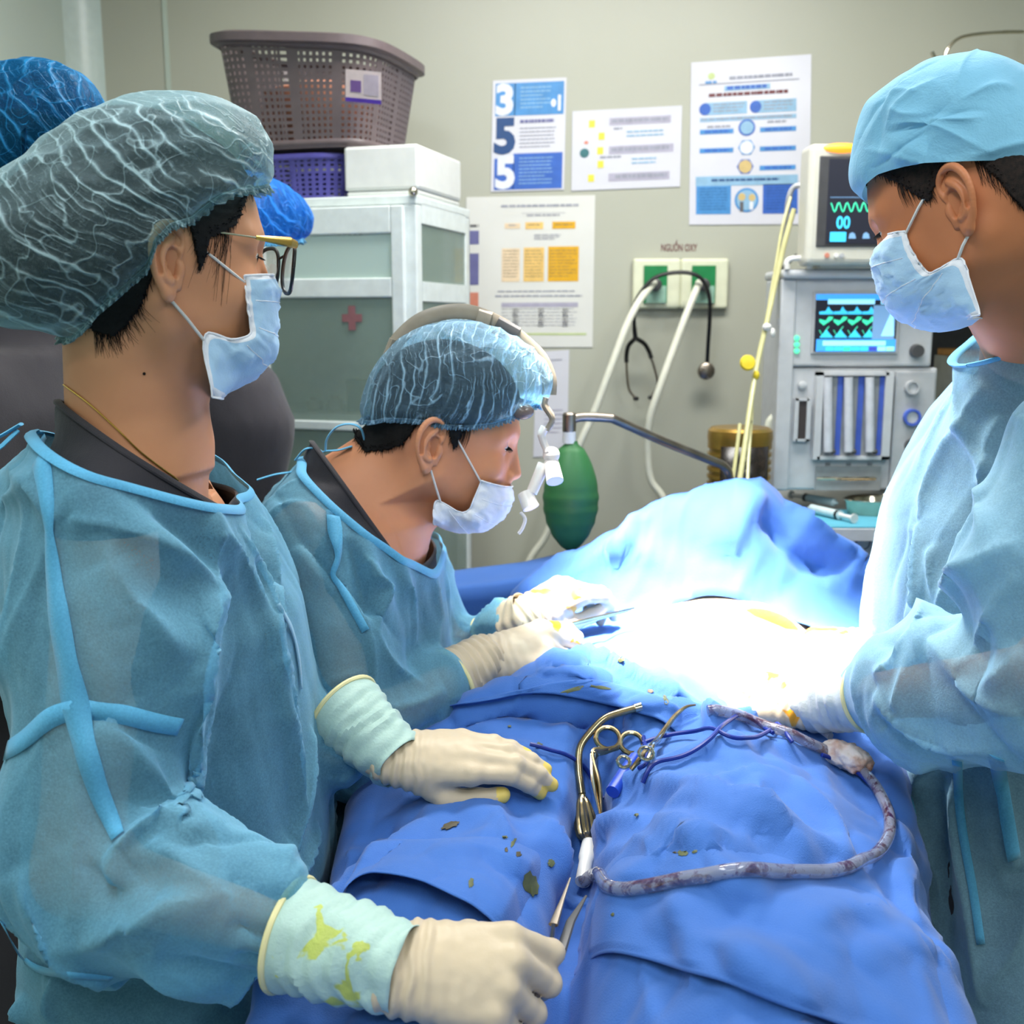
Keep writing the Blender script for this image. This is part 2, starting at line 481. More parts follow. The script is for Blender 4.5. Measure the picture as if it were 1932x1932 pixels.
# ceiling lamps: housings for the area lights
M_lampw = plain('lamp_housing_white', (225, 228, 226), 0.4)
M_diff = emit('lamp_diffuser', (240, 248, 255), 1.5)
for (x, y, sx, sy, lab) in [(-0.45, 0.35, 0.35, 1.2, 'recessed ceiling lamp over the left side of the operating table'), (1.2, 0.3, 0.35, 1.2, 'recessed ceiling lamp on the right side of the room'),
                       (0.3, 1.95, 1.2, 0.35, 'recessed ceiling lamp near the back wall'), (0.2, -1.0, 1.2, 0.35, 'recessed ceiling lamp behind the camera')]:
    t = thing('ceiling_lamp', (x, y, ZT - 0.07), lab, 'lamp', 'ceiling lamps')
    g = G()
    for dx, dy, bx_, by_ in ((sx / 2 + 0.01, 0, 0.02, sy + 0.04), (-sx / 2 - 0.01, 0, 0.02, sy + 0.04), (0, sy / 2 + 0.01, sx, 0.02), (0, -sy / 2 - 0.01, sx, 0.02)):
        g.box((x + dx, y + dy, ZT - 0.035), (bx_, by_, 0.07))
    g.build('frame', M_lampw, t, smooth=False)
    G().box((x, y, ZT - 0.02), (sx, sy, 0.01)).build('diffuser', M_diff, t, smooth=False)
# ================================================================== back of the room
WY1 = R_['y1']
M_white = plain('white_enamel', (214, 222, 220), 0.3, 0, 0.04)
M_whitew = plain('white_plastic', (226, 224, 218), 0.35, 0, 0.03)
M_grey = plain('grey_plastic', (178, 180, 182), 0.4, 0, 0.04)
M_lgrey = plain('light_grey_plastic', (196, 198, 200), 0.38, 0, 0.03)
M_dgrey = plain('dark_grey_plastic', (72, 72, 74), 0.4)
M_black = plain('black_rubber', (14, 14, 15), 0.38)
M_steel = plain('brushed_steel', (150, 140, 128), 0.28, 0.9, 0.12, 25)
M_chrome = plain('polished_steel', (205, 195, 175), 0.14, 1.0, 0.08, 30)
M_shadow = plain('dark_interior', (88, 96, 92), 0.6)
M_hole = plain('dark_recess', (60, 52, 50), 0.7)
def glassmat(name, tint, alpha=0.35, rough=0.05):
    t = NT(name); t.set(lin(tint), rough); t.b.inputs['Alpha'].default_value = alpha; return t.m
M_pane = glassmat('cabinet_glass', (150, 172, 160), 0.42); M_pane_refl = glassmat('cabinet_glass_reflection', (186, 208, 200), 0.85, 0.3)  # top panes: pale reflection is put into the glass colour and opacity

# ---- glass-door cabinet, turned about 17 degrees
CA = math.radians(17)
CR = np.array([[math.cos(CA), math.sin(CA), 0], [-math.sin(CA), math.cos(CA), 0], [0, 0, 1]])  # columns: along front (left->right), depth, up
def CB(u, d, z):  # cabinet coords: u from the right front corner to the left (negative), d depth, z height
    return CF + u * cu_ + d * cd_ + np.array([0, 0, z])
cu_ = np.array([math.cos(CA), -math.sin(CA), 0]); cd_ = np.array([math.sin(CA), math.cos(CA), 0])
p = at(785, 366, 2.27); CH = p[2]; CF = np.array([p[0], p[1], 0.0])
CRM = np.stack([cu_, cd_, [0, 0, 1]], 1)
CW, CD_ = 0.74, 0.33
cab = thing('medicine_cabinet', CB(-CW / 2, CD_ / 2, 0), 'white metal medicine cabinet with glass doors standing against the back wall', 'cabinet')
def cbox(g, u0, u1, d0, d1, z0, z1, m=0):
    g.box(CB((u0 + u1) / 2, (d0 + d1) / 2, (z0 + z1) / 2), (abs(u1 - u0), abs(d1 - d0), abs(z1 - z0)), CRM, m)
g = G()
cbox(g, -CW, 0, 0.0, CD_, CH - 0.02, CH); cbox(g, -CW, 0, 0.0, CD_, 0.10, 0.13)
cbox(g, -CW, 0, CD_ - 0.01, CD_, 0.13, CH - 0.02); cbox(g, -CW, -CW + 0.012, 0, CD_, 0.13, CH - 0.02)
for u in (-CW + 0.03, -0.03):
    for d in (0.03, CD_ - 0.03): cbox(g, u - 0.02, u + 0.02, d - 0.02, d + 0.02, 0, 0.10)
cbox(g, -0.03, 0, 0.0, 0.03, 0.13, CH - 0.02); cbox(g, -0.03, 0, CD_ - 0.03, CD_, 0.13, CH - 0.02)
bevel(g.build('body', M_white, cab, smooth=False), 0.003)
# glazed right side: rail frame + panes
g = G(); zs = [0.13, 0.55, 1.02, 1.40, CH - 0.02]
zlev = at(700, 545, 2.3)[2]
for z in (0.14, 0.80, zlev - 0.01, CH - 0.04):
    g = G(); cbox(g, -0.012, 0.0, 0.03, CD_ - 0.03, z - 0.015, z + 0.025); g.build('side_rail', M_white, cab, smooth=False)
g = G(); cbox(g, -0.008, -0.003, 0.03, CD_ - 0.03, 0.16, CH - 0.05); g.build('pane', M_pane, cab, smooth=False)
# shelves
for z in (0.45, 0.80, at(700, 790, 2.35)[2], zlev):
    g = G(); cbox(g, -CW + 0.012, -0.012, 0.03, CD_ - 0.012, z - 0.012, z + 0.008); g.build('shelf', M_white, cab, smooth=False)
# two doors
def door(u0, u1, lab):
    g = G(); fw = 0.028; z0, z1 = 0.14, CH - 0.022; d0, d1 = -0.018, -0.001
    cbox(g, u0, u0 + fw, d0, d1, z0, z1); cbox(g, u1 - fw, u1, d0, d1, z0, z1)
    cbox(g, u0 + fw, u1 - fw, d0, d1, z1 - 0.055, z1); cbox(g, u0 + fw, u1 - fw, d0, d1, z0, z0 + 0.05)
    cbox(g, u0 + fw, u1 - fw, d0, d1, zlev - 0.018, zlev + 0.022)
    zz = at(700, 800, 2.35)[2]; cbox(g, u0 + fw, u1 - fw, d0, d1, zz - 0.010, zz + 0.010)
    o = bevel(g.build('door', M_white, cab, smooth=False), 0.003)
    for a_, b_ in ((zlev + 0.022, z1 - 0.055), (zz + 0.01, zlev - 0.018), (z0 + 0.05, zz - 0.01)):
        g = G(); cbox(g, u0 + fw, u1 - fw, -0.011, -0.007, a_, b_); g.build('pane', M_pane_refl if a_ == zlev + 0.022 else M_pane, o, smooth=False)
    return o
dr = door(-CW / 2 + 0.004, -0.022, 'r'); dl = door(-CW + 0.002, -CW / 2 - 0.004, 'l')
zk = at(560, 640, 2.35)[2]
for (u, z, d) in ((-CW / 2 + 0.018, zk, dr), (-CW / 2 - 0.018, zk, dl), (-CW / 2 + 0.018, zk - 0.14, dr)):
    g = G().lathe([(0.002, -0.018), (0.008, -0.018), (0.008, -0.03), (0.004, -0.034), (0.001, -0.034)], CB(u, -0.0, z), CRM @ np.array([[1, 0, 0], [0, 0, 1], [0, 1, 0]]), 12)
    g.build('door_knob', M_chrome, d)
g = G().ball(CB(-0.004, -0.006, CH + 0.004), 0.010).build('corner_bolt', M_chrome, cab)
# red cross transfer and round sticker on the right door's glass
M_cross = plain('faded_red_print', (140, 92, 96), 0.6)
c0 = CB(0, 0, 0); q = at(664, 600, 2.32)
def on_front(px, py, d=-0.0125):
    # intersect pixel ray with the cabinet front plane offset d
    u = (px - 966.0) / FPX; v = (966.0 - py) / FPX
    dd = np.array([u, math.cos(PITCH) + v * math.sin(PITCH), -math.sin(PITCH) + v * math.cos(PITCH)])
    o_ = np.array([0, 0, CAMZ]); pl = CF + d * cd_
    t_ = float((pl - o_) @ cd_) / float(dd @ cd_); return o_ + dd * t_
q = on_front(664, 600)
g = G(); g.box(q, (0.045, 0.001, 0.016), CRM); g.box(q, (0.016, 0.0012, 0.05), CRM); g.build('red_cross_transfer', M_cross, cab, smooth=False, label='faded red cross print on glass')
q = on_front(596, 432); g = G().lathe([(0.001, 0), (0.011, 0), (0.011, 0.001), (0.001, 0.001)], q, CRM @ np.array([[1, 0, 0], [0, 0, 1], [0, 1, 0]]), 20)
g.build('round_sticker', M_hole, cab, label='round dark sticker')
g = G()
for k in range(9): g.box(on_front(622 + k * 9, 428), (0.006, 0.001, 0.005), CRM)
for k in range(5): g.box(on_front(640 + k * 10, 442), (0.008, 0.001, 0.003), CRM)
g.build('faded_lettering', plain('faded_grey_print', (128, 140, 138), 0.6), cab, smooth=False)
# things in the cabinet
M_bot = plain('amber_glass', (120, 110, 90), 0.2); M_bx = plain('pale_card', (190, 190, 180), 0.6); M_bg = plain('dusty_blue_card', (110, 130, 132), 0.6)
rr = random.Random(4)
zsh = at(700, 790, 2.35)[2] + 0.008
u = -CW / 2 + 0.06; k = 0
blabs = ['small white pot on the cabinet shelf, nearest the middle post', 'squat tub on the cabinet shelf beside the white pot', 'grey card box on the cabinet shelf behind the glass',
         'pale card box on the cabinet shelf, right of the grey box', 'short bottle on the cabinet shelf left of the headband', 'carton on the cabinet shelf close to the right door edge']
for k in range(6):
    c = CB(u, 0.12 + 0.05 * rr.random(), zsh); h = [0.03, 0.035, 0.07, 0.05, 0.075, 0.06][k]
    if k in (0, 1, 4):
        G().lathe([(0.014, 0), (0.018, 0.002), (0.018, h * 0.7), (0.010, h * 0.82), (0.010, h), (0.004, h)], c, None, 14).build('medicine_pot' if k != 4 else 'medicine_bottle', [M_bx, M_bot, M_bot][k // 2], label=blabs[k], cat='bottle', group='supplies on the cabinet shelf')
    else:
        G().box(c + np.array([0, 0, h / 2]), (0.045, 0.04, h), CRM).build('supply_box', M_bg if k == 2 else M_bx, label=blabs[k], cat='box', group='supplies on the cabinet shelf', smooth=False)
    u += 0.055

# ---- white foam box, purple baskets, big basket on the cabinet
g = G(); b0 = at(655, 368, 2.30); zt = CH + 0.001
fx0, fx1 = -0.2, 0.0
g.box(CB(-0.085, 0.15, CH + 0.057), (0.165, 0.26, 0.088), CRM); g.box(CB(-0.085, 0.15, CH + 0.0065), (0.160, 0.255, 0.013), CRM)
o = bevel(g.build('foam_box', plain('white_foam', (212, 214, 210), 0.7, 0, 0.02), label='white foam box on top of the cabinet beside the purple basket', cat='box', smooth=False), 0.006)
def basket(name, c, sx, sy, h, R, cols, rows, mat, lab, rimr, taper=0.86, zr=1.0, bandfn=None, mat_in=None, group=None, lift=None):
    """perforated plastic basket: lattice of strips, solid rim and bottom"""
    t = thing(name, c, lab, 'basket', group)
    def P(s_, t_):   # s_ perimeter param 0..1, t_ height 0..1 -> world
        k = taper + (1 - taper) * t_
        ex = 5.0; a = s_ * 2 * PI
        ca, sa = math.cos(a), math.sin(a)
        x = math.copysign(abs(ca) ** (2 / ex), ca) * sx / 2 * k; y = math.copysign(abs(sa) ** (2 / ex), sa) * sy / 2 * k
        z = h * t_
        if lift is not None: z += lift(x / (sx / 2)) * t_ * h
        return np.asarray(c) + R @ np.array([x, y, z])
    # even perimeter parametrisation
    ts = np.linspace(0, 1, 721); pp = np.array([P(q, 1.0) for q in ts]); L = np.concatenate([[0], np.cumsum(np.linalg.norm(np.diff(pp, axis=0), axis=1))]); L /= L[-1]
    par = lambda q: float(np.interp(q % 1.0, L, ts))
    g = G(); th = 0.0022
    pitch = 1.0 / cols
    def strip(s0, s1, t0, t1):
        a_, b_, c_, d_ = P(par(s0), t0), P(par(s0) if s1 - s0 > .9 else par(s1), t0), P(par(s1), t1), P(par(s0), t1)
        g.quadbox([a_, b_, c_, d_], th)
    tb, tt = 0.05, 0.93
    for i in range(cols):
        s0 = i * pitch; wide = bandfn(i, cols) if bandfn else False
        w_ = pitch * (1.0 if wide else 0.56)
        strip(s0, s0 + w_, tb, tt)
    n2 = cols
    for j in range(rows + 1):
        t0 = tb + (tt - tb) * j / rows; hh = (tt - tb) / rows * 0.52
        for i in range(n2): strip(i * pitch, (i + 1) * pitch, t0 - hh / 2, t0 + hh / 2)
    g.build('mesh_side', mat, t, smooth=False)
    g = G(); ring = []
    path = [P(par(q), 0.97) for q in np.linspace(0, 1, 61)[:-1]]
    g2 = G()
    outs = []
    for (dr_, dz_) in ((0, 0.055), (rimr, 0.03), (rimr, -0.035), (rimr * 0.3, -0.045), (0, -0.08)):
        cc = np.asarray(c); rg = []
        for q in path:
            d_ = q - cc; dl = R.T @ d_; n_ = nrm([dl[0] / sx, dl[1] / sy, 0]); rg.append(q + R @ (n_ * dr_) + np.array([0, 0, dz_ * h]))
        outs.append(np.array(rg))
    g2.ring_loft(outs, cap=False); solid(g2.build('rim', mat, t), 0.003)
    g3 = G(); g3.ring_loft([[P(par(q), 0.0) for q in np.linspace(0, 1, 61)[:-1]], [P(par(q), 0.07) for q in np.linspace(0, 1, 61)[:-1]]], cap=False)
    bot = np.array([P(par(q), 0.004) for q in np.linspace(0, 1, 61)[:-1]]); g3.poly(bot, 0.002, (0, 0, 1))
    solid(g3.build('base', mat, t), 0.0025)
    return t, P, par
M_bask = plain('brown_basket_plastic', (98, 86, 88), 0.45, 0, 0.06)
M_purp = plain('purple_basket_plastic', (78, 74, 150), 0.4, 0, 0.06)
M_orange = plain('orange_cloth', (205, 140, 112), 0.8, 0, 0.1, 20)
cb = CB(-0.30, 0.17, CH + 0.003)
basket('basket', cb, 0.25, 0.28, 0.088, CRM, 56, 8, M_purp, 'purple perforated basket on the cabinet under the big brown basket', 0.004, 0.92)
cb2 = CB(-0.60, 0.17, CH + 0.003)
basket('basket', cb2, 0.25, 0.28, 0.088, CRM, 56, 8, M_purp, 'second purple perforated basket on the cabinet, hidden behind the nurse with glasses', 0.004, 0.92)
b1 = at(455, 260, 2.45); 
bc = CB(-0.283, 0.16, CH + 0.106)
BR = CRM @ rotm('Y', -0.0)
HB = 0.222
band = lambda i, n: (i % 14) in (0, 7)
bt, BP, bpar = basket('basket', bc, 0.375, 0.32, HB, BR, 84, 15, M_bask, 'big brown perforated laundry basket on top of the cabinet stack', 0.018, 0.83, bandfn=band, lift=lambda q: -0.085 * q - 0.02)
g = G(); g.ring_loft([[bc + BR @ (np.array([x * k, y * k, z])) for x, y in [(0.135 * math.cos(a), 0.11 * math.sin(a)) for a in np.linspace(0, 2 * PI, 20, endpoint=False)]] for k, z in ((0.9, 0.008), (1.0, 0.05), (1.0, 0.13), (0.5, 0.15))])
g.build('folded_cloth', M_orange, label='orange cloth inside the big brown basket, seen through its holes', cat='cloth')
# label on the basket
def plane_quad(px0, py0, px1, py1, Y, dy0=0, dy1=0):
    return [at(px0, py1 + dy0, Y), at(px1, py1 + dy1, Y), at(px1, py0 + dy1, Y), at(px0, py0 + dy0, Y)]
def bq(px0, py0, px1, py1, off, skew=0.09):
    P_ = []
    for (x, y) in ((px0, py1), (px1, py1), (px1, py0), (px0, py0)):
        u = (x - 966.0) / FPX; v = (966.0 - (y + (x - 652) * skew)) / FPX
        dd = np.array([u, math.cos(PITCH) + v * math.sin(PITCH), -math.sin(PITCH) + v * math.cos(PITCH)])
        n_ = nrm(np.array([-cd_[0], -cd_[1], -0.10])); pl = bc + BR @ np.array([0.0, -0.17 * 0.975, 0.17]) + n_ * off
        o_ = np.array([0, 0, CAMZ]); t_ = float((pl - o_) @ n_) / float(dd @ n_); P_.append(o_ + dd * t_)
    return P_, n_
P_, n_ = bq(652, 130, 719, 183, 0.006); g = G().quadbox(P_, 0.001, 0, n_)
P2, _ = bq(652, 183, 719, 191, 0.006); g.quadbox(P2, 0.001, 1, n_)
P3, _ = bq(661, 150, 681, 172, 0.0068); g.quadbox(P3, 0.001, 2, n_)
P4, _ = bq(686, 137, 714, 176, 0.0068); g.quadbox(P4, 0.001, 3, n_)
g.build('label_tag', [plain('label_paper', (190, 176, 176), 0.5), plain('violet_print', (62, 30, 140), 0.5), plain('purple_print', (98, 70, 128), 0.5), plain('label_grey_print', (165, 155, 168), 0.5)], bt, smooth=False, label='white and violet label on the basket')

# ---- posters on the back wall
M_paper = plain('laminated_paper', (212, 212, 220), 0.22, 0, 0.02, 8)
M_paper2 = plain('matt_paper', (216, 216, 210), 0.5, 0, 0.02, 8)
PM = dict(w=M_paper, w2=M_paper2, b1=plain('print_sky_blue', (72, 140, 200), 0.3), b2=plain('print_royal_blue', (52, 98, 185), 0.3), navy=plain('print_navy', (18, 66, 122), 0.3),
          lb=plain('print_pale_blue', (140, 180, 208), 0.3), txt=plain('print_grey_text', (150, 152, 165), 0.5), dk=plain('print_dark_text', (92, 90, 92), 0.5), yel=plain('print_yellow', (226, 214, 70), 0.4),
          am=plain('print_amber', (222, 168, 20), 0.4), am2=plain('print_light_amber', (232, 192, 110), 0.4), am3=plain('print_peach', (228, 204, 168), 0.4), teal=plain('print_teal', (50, 110, 115), 0.4),
          lil=plain('print_lilac', (172, 168, 186), 0.4), red=plain('print_maroon', (108, 48, 52), 0.5), pur=plain('print_slate_purple', (104, 104, 152), 0.4), org=plain('print_salmon', (206, 130, 108), 0.4), grn=plain('print_lime', (190, 205, 140), 0.4), gold=plain('print_gold', (205, 180, 120), 0.4), wh=plain('print_white', (222, 226, 235), 0.3))
PK = list(PM.keys())
class Poster:
    """printed sheet on the wall: corners given as seen, print areas in 0..1 sheet coordinates (v down)"""
    def __init__(s, c, label, name='poster', base='w', Y=None, cat='poster'):
        Y = WY1 - 0.003 if Y is None else Y
        s.TL, s.TR, s.BR, s.BL = [at(x, y, Y) for x, y in c]
        s.n = np.array([0, -1.0, 0]); s.lv = 0
        s.t = thing(name, (s.BL + s.BR) / 2, label, cat)
        G().quadbox([s.BL, s.BR, s.TR, s.TL], 0.0015, 0, s.n).build('sheet', PM[base], s.t, smooth=False)
        s.g = G()
    def P(s, u, v, d=0.0008):
        a = s.TL + (s.TR - s.TL) * u; b = s.BL + (s.BR - s.BL) * u
        return a + (b - a) * v + s.n * d
    def rect(s, u0, v0, u1, v1, m, d=0.0008):
        s.g.quadbox([s.P(u0, v1, d), s.P(u1, v1, d), s.P(u1, v0, d), s.P(u0, v0, d)], 0.0006, PK.index(m), s.n)
    def lines(s, u0, v0, u1, v1, n, m='txt', d=0.0012, fill=0.45, seed=1):
        r = random.Random(seed); dv = (v1 - v0) / n
        for i in range(n):
            u = u0; e = u1 - (u1 - u0) * (0.3 * r.random() if i % 3 == 2 else 0.06 * r.random())
            while u < e - 0.005:
                w_ = min(e - u, (0.02 + 0.05 * r.random())); s.rect(u, v0 + dv * i, u + w_ * 0.85, v0 + dv * (i + fill), m, d); u += w_
    def disc(s, u, v, ru, rv, m, d=0.001, n=24, poly=None):
        a = np.linspace(0, 2 * PI, n, endpoint=False)[::-1]
        s.g.poly([s.P(u + ru * math.cos(t), v + rv * math.sin(t), d) for t in a], 0.0006, s.n, PK.index(m))
    def text(s, txt, u, v, h, m, d=0.001, bold=0.0, sx=1.0):
        V, F = text_geo(txt, 1.0, 0.0, bold)
        H = np.linalg.norm(s.BL - s.TL); W = np.linalg.norm(s.TR - s.TL)
        lo, hi = V.min(0), V.max(0); k = h / (hi[1] - lo[1])
        c = (lo + hi) / 2
        Q = np.array([s.P(u + (p[0] - c[0]) * k * H / W * sx, v - (p[1] - c[1]) * k, d) for p in V])
        s.g.add(Q, F, PK.index(m))
    def done(s): s.g.build('print', [PM[k] for k in PK], s.t, smooth=False)
# 355 poster
p = Poster([(930, 152), (1069, 146), (1064, 358), (926, 362)], 'tall white and blue laminated poster with the large figures 3 5 5')
p.rect(0.30, 0.03, 0.97, 0.32, 'b1'); p.rect(0.30, 0.66, 0.97, 0.985, 'b2'); p.rect(0.04, 0.03, 0.31, 0.32, 'b1'); p.rect(0.04, 0.70, 0.31, 0.985, 'b2')
p.text('3', 0.165, 0.175, 0.285, 'wh', 0.0016, 0.045, 1.0); p.text('5', 0.175, 0.50, 0.33, 'navy', 0.0016, 0.045, 1.0); p.text('5', 0.19, 0.83, 0.30, 'wh', 0.0016, 0.045, 1.0)
p.lines(0.38, 0.07, 0.80, 0.28, 6, 'lb', fill=0.3); p.lines(0.38, 0.36, 0.85, 0.40, 1, 'pur', fill=0.7); p.lines(0.38, 0.43, 0.88, 0.63, 6, 'txt', fill=0.3); p.lines(0.38, 0.70, 0.85, 0.96, 8, 'lb', fill=0.25)
p.disc(0.83, 0.22, 0.035, 0.035, 'wh', 0.0017); p.rect(0.89, 0.15, 0.93, 0.29, 'wh', 0.0017)
p.done()
# second sheet (landscape, yellow squares)
p = Poster([(1080, 210), (1287, 199), (1283, 352), (1078, 360)], 'landscape laminated notice with yellow squares and lilac lines of text')
for (u, v) in ((0.18, 0.17), (0.27, 0.33), (0.26, 0.51), (0.265, 0.68), (0.18, 0.85)): p.rect(u - 0.028, v - 0.045, u + 0.028, v + 0.045, 'yel')
p.rect(0.34, 0.11, 0.90, 0.20, 'lil'); p.rect(0.34, 0.46, 0.93, 0.56, 'lil'); p.rect(0.34, 0.80, 0.90, 0.90, 'lil')
p.lines(0.36, 0.13, 0.88, 0.18, 1, 'txt', fill=0.8); p.lines(0.36, 0.48, 0.90, 0.54, 1, 'txt', fill=0.8); p.lines(0.4, 0.82, 0.88, 0.88, 1, 'txt', fill=0.8)
p.lines(0.5, 0.28, 0.84, 0.38, 2, 'lb', fill=0.4); p.lines(0.55, 0.62, 0.78, 0.72, 2, 'lb', fill=0.4); p.lines(0.26, 0.58, 0.46, 0.61, 1, 'txt', fill=0.8); p.lines(0.38, 0.23, 0.46, 0.26, 1, 'txt', fill=0.8)
p.disc(0.115, 0.53, 0.043, 0.058, 'teal'); p.disc(0.13, 0.40, 0.02, 0.02, 'org'); p.done()
# third poster (tall with discs)
p = Poster([(1304, 118), (1531, 102), (1527, 423), (1300, 424)], 'tallest laminated poster with blue discs and blue text bands, left of the patient monitor')
p.lines(0.32, 0.10, 0.85, 0.13, 1, 'txt', fill=0.6); p.rect(0.07, 0.135, 0.90, 0.142, 'txt'); p.disc(0.17, 0.09, 0.03, 0.02, 'grn'); p.lines(0.12, 0.12, 0.22, 0.14, 1, 'b1', fill=0.7)
p.rect(0.28, 0.155, 0.66, 0.185, 'lb'); p.lines(0.30, 0.158, 0.64, 0.185, 1, 'b2', 0.0014, 0.75); p.lines(0.15, 0.196, 0.82, 0.222, 1, 'red', fill=0.75)
for (u, e) in ((0.12, 0.47), (0.54, 0.88)):
    p.rect(u, 0.25, e, 0.325, 'lb'); p.lines(u + 0.07, 0.26, e - 0.02, 0.32, 3, 'txt', fill=0.4); p.disc(u, 0.288, 0.048, 0.036, 'b2', 0.0014)
p.rect(0.08, 0.34, 0.88, 0.365, 'lb'); p.lines(0.09, 0.345, 0.86, 0.362, 1, 'txt', fill=0.6)
p.lines(0.14, 0.39, 0.34, 0.41, 1, 'txt', fill=0.6); p.lines(0.64, 0.375, 0.8, 0.395, 1, 'txt', fill=0.6)
for v, mm in ((0.425, 1), (0.54, 1), (0.655, 0)):
    if mm: p.rect(0.08, v - 0.013, 0.36, v + 0.016, 'b1'); p.lines(0.12, v - 0.006, 0.33, v + 0.01, 1, 'b2', fill=0.9)
    p.rect(0.58, v - 0.013, 0.88, v + 0.016, 'b1'); p.lines(0.62, v - 0.006, 0.85, v + 0.01, 1, 'b2', fill=0.9)
p.disc(0.47, 0.41, 0.07, 0.05, 'b2', 0.0012); p.disc(0.47, 0.41, 0.055, 0.04, 'lb', 0.0016); p.disc(0.47, 0.53, 0.07, 0.05, 'b1', 0.0012, 6); p.disc(0.47, 0.53, 0.055, 0.04, 'wh', 0.0016); p.disc(0.46, 0.645, 0.07, 0.05, 'b2', 0.0012, 6); p.disc(0.46, 0.645, 0.055, 0.04, 'gold', 0.0016)
p.rect(0.05, 0.70, 0.90, 0.76, 'lb'); p.lines(0.18, 0.718, 0.75, 0.735, 1, 'navy', fill=0.8)
p.rect(0.055, 0.76, 0.345, 0.935, 'b1'); p.rect(0.61, 0.755, 0.90, 0.935, 'b2'); p.lines(0.08, 0.775, 0.32, 0.92, 8, 'navy', 0.0013, 0.2); p.lines(0.64, 0.775, 0.88, 0.92, 8, 'navy', 0.0013, 0.2)
p.disc(0.475, 0.85, 0.10, 0.075, 'b1'); p.disc(0.475, 0.85, 0.082, 0.062, 'lb', 0.0014); p.disc(0.435, 0.83, 0.03, 0.024, 'gold', 0.0018); p.disc(0.52, 0.835, 0.028, 0.022, 'gold', 0.0018); p.rect(0.42, 0.86, 0.45, 0.92, 'dk', 0.0018); p.rect(0.50, 0.86, 0.53, 0.91, 'wh', 0.0018)
p.done()
# fourth (big notice, amber blocks)
p = Poster([(880, 372), (1123, 368), (1118, 655), (878, 655)], 'big white notice with amber blocks and a table, right of the glass cabinet', base='w2')
p.lines(0.27, 0.055, 0.88, 0.075, 1, 'txt', fill=0.7); p.rect(0.43, 0.11, 0.77, 0.112, 'txt'); p.lines(0.47, 0.12, 0.73, 0.135, 1, 'txt', fill=0.6)
p.rect(0.30, 0.175, 0.42, 0.21, 'am3'); p.rect(0.46, 0.17, 0.60, 0.215, 'am2'); p.rect(0.67, 0.168, 0.85, 0.215, 'am'); p.lines(0.33, 0.185, 0.40, 0.20, 1, 'txt'); p.lines(0.48, 0.185, 0.58, 0.20, 1, 'dk', fill=0.3); p.lines(0.69, 0.185, 0.83, 0.20, 1, 'dk', fill=0.3)
p.lines(0.53, 0.25, 0.74, 0.29, 3, 'txt', fill=0.4)
p.rect(0.28, 0.34, 0.42, 0.56, 'am3'); p.rect(0.45, 0.335, 0.61, 0.56, 'am2'); p.rect(0.64, 0.33, 0.88, 0.56, 'am')
for a_, b_ in ((0.29, 0.41), (0.46, 0.60), (0.65, 0.87)): p.lines(a_, 0.355, b_, 0.545, 9, 'dk', 0.0013, 0.16, seed=int(a_ * 100))
p.lines(0.25, 0.62, 0.86, 0.64, 1, 'txt', fill=0.4); p.lines(0.23, 0.65, 0.92, 0.67, 1, 'txt', fill=0.5)
p.rect(0.28, 0.70, 0.88, 0.73, 'lil')
for i in range(6): p.lines(0.28, 0.74 + i * 0.022, 0.88, 0.75 + i * 0.022, 1, 'txt', fill=0.35, seed=i)
for u in (0.37, 0.57, 0.76): p.lines(u, 0.74, u + 0.05, 0.87, 8, 'dk', 0.0014, 0.4)
p.rect(0.24, 0.905, 0.95, 0.918, 'grn')
p.lines(0.03, 0.18, 0.10, 0.20, 1, 'dk', fill=0.8); p.rect(0.025, 0.22, 0.10, 0.31, 'pur'); p.rect(0.02, 0.37, 0.10, 0.58, 'pur'); p.rect(0.025, 0.63, 0.10, 0.78, 'org')
p.done()
p = Poster([(1012, 664), (1074, 660), (1070, 862), (1006, 862)], 'narrow pale lilac sheet on the wall behind the headlamp', base='w')
p.lines(0.2, 0.08, 0.8, 0.1, 1, 'txt'); p.lines(0.3, 0.55, 0.85, 0.8, 6, 'lil', fill=0.2); p.done()
# lettering above the sockets
t = thing('wall_lettering', at(1281, 475, WY1), 'dark red stencilled words on the wall above the green sockets', 'lettering')
V, F = text_geo('NGUỒN OXY', 0.036, 0.0004, 0.0004)
k = (at(1315, 468, WY1)[0] - at(1247, 468, WY1)[0]) / (V[:, 0].max() - V[:, 0].min()); V = V * [k, k * 1.7, 1]; c = at(1281, 468, WY1 - 0.001)
mk('letters', np.stack([V[:, 0] + c[0], c[1] - V[:, 2], V[:, 1] + c[2]], 1), F, PM['red'], t, False)

# ---- oxygen sockets
YS = WY1 - 0.001
M_cream = plain('cream_plastic', (222, 224, 196), 0.35, 0, 0.03); M_green = plain('green_plastic', (28, 128, 72), 0.35); M_clear = plain('frosted_plastic', (150, 190, 170), 0.3)
def wallbox(g, px0, py0, px1, py1, d0, d1, m=0):
    a = at(px0, py0, YS); b = at(px1, py1, YS)
    g.box(((a[0] + b[0]) / 2, YS - (d0 + d1) / 2, (a[2] + b[2]) / 2), (abs(b[0] - a[0]), d1 - d0, abs(b[2] - a[2])), None, m)
t = thing('oxygen_socket_panel', at(1280, 585, YS), 'cream wall panel with two green oxygen sockets', 'socket panel')
g = G(); wallbox(g, 1193, 488, 1281, 583, 0, 0.022); bevel(g.build('cover_plate', M_cream, t, smooth=False), 0.008, 3)
g = G(); wallbox(g, 1283, 488, 1370, 583, 0, 0.022); bevel(g.build('cover_plate', M_cream, t, smooth=False), 0.008, 3)
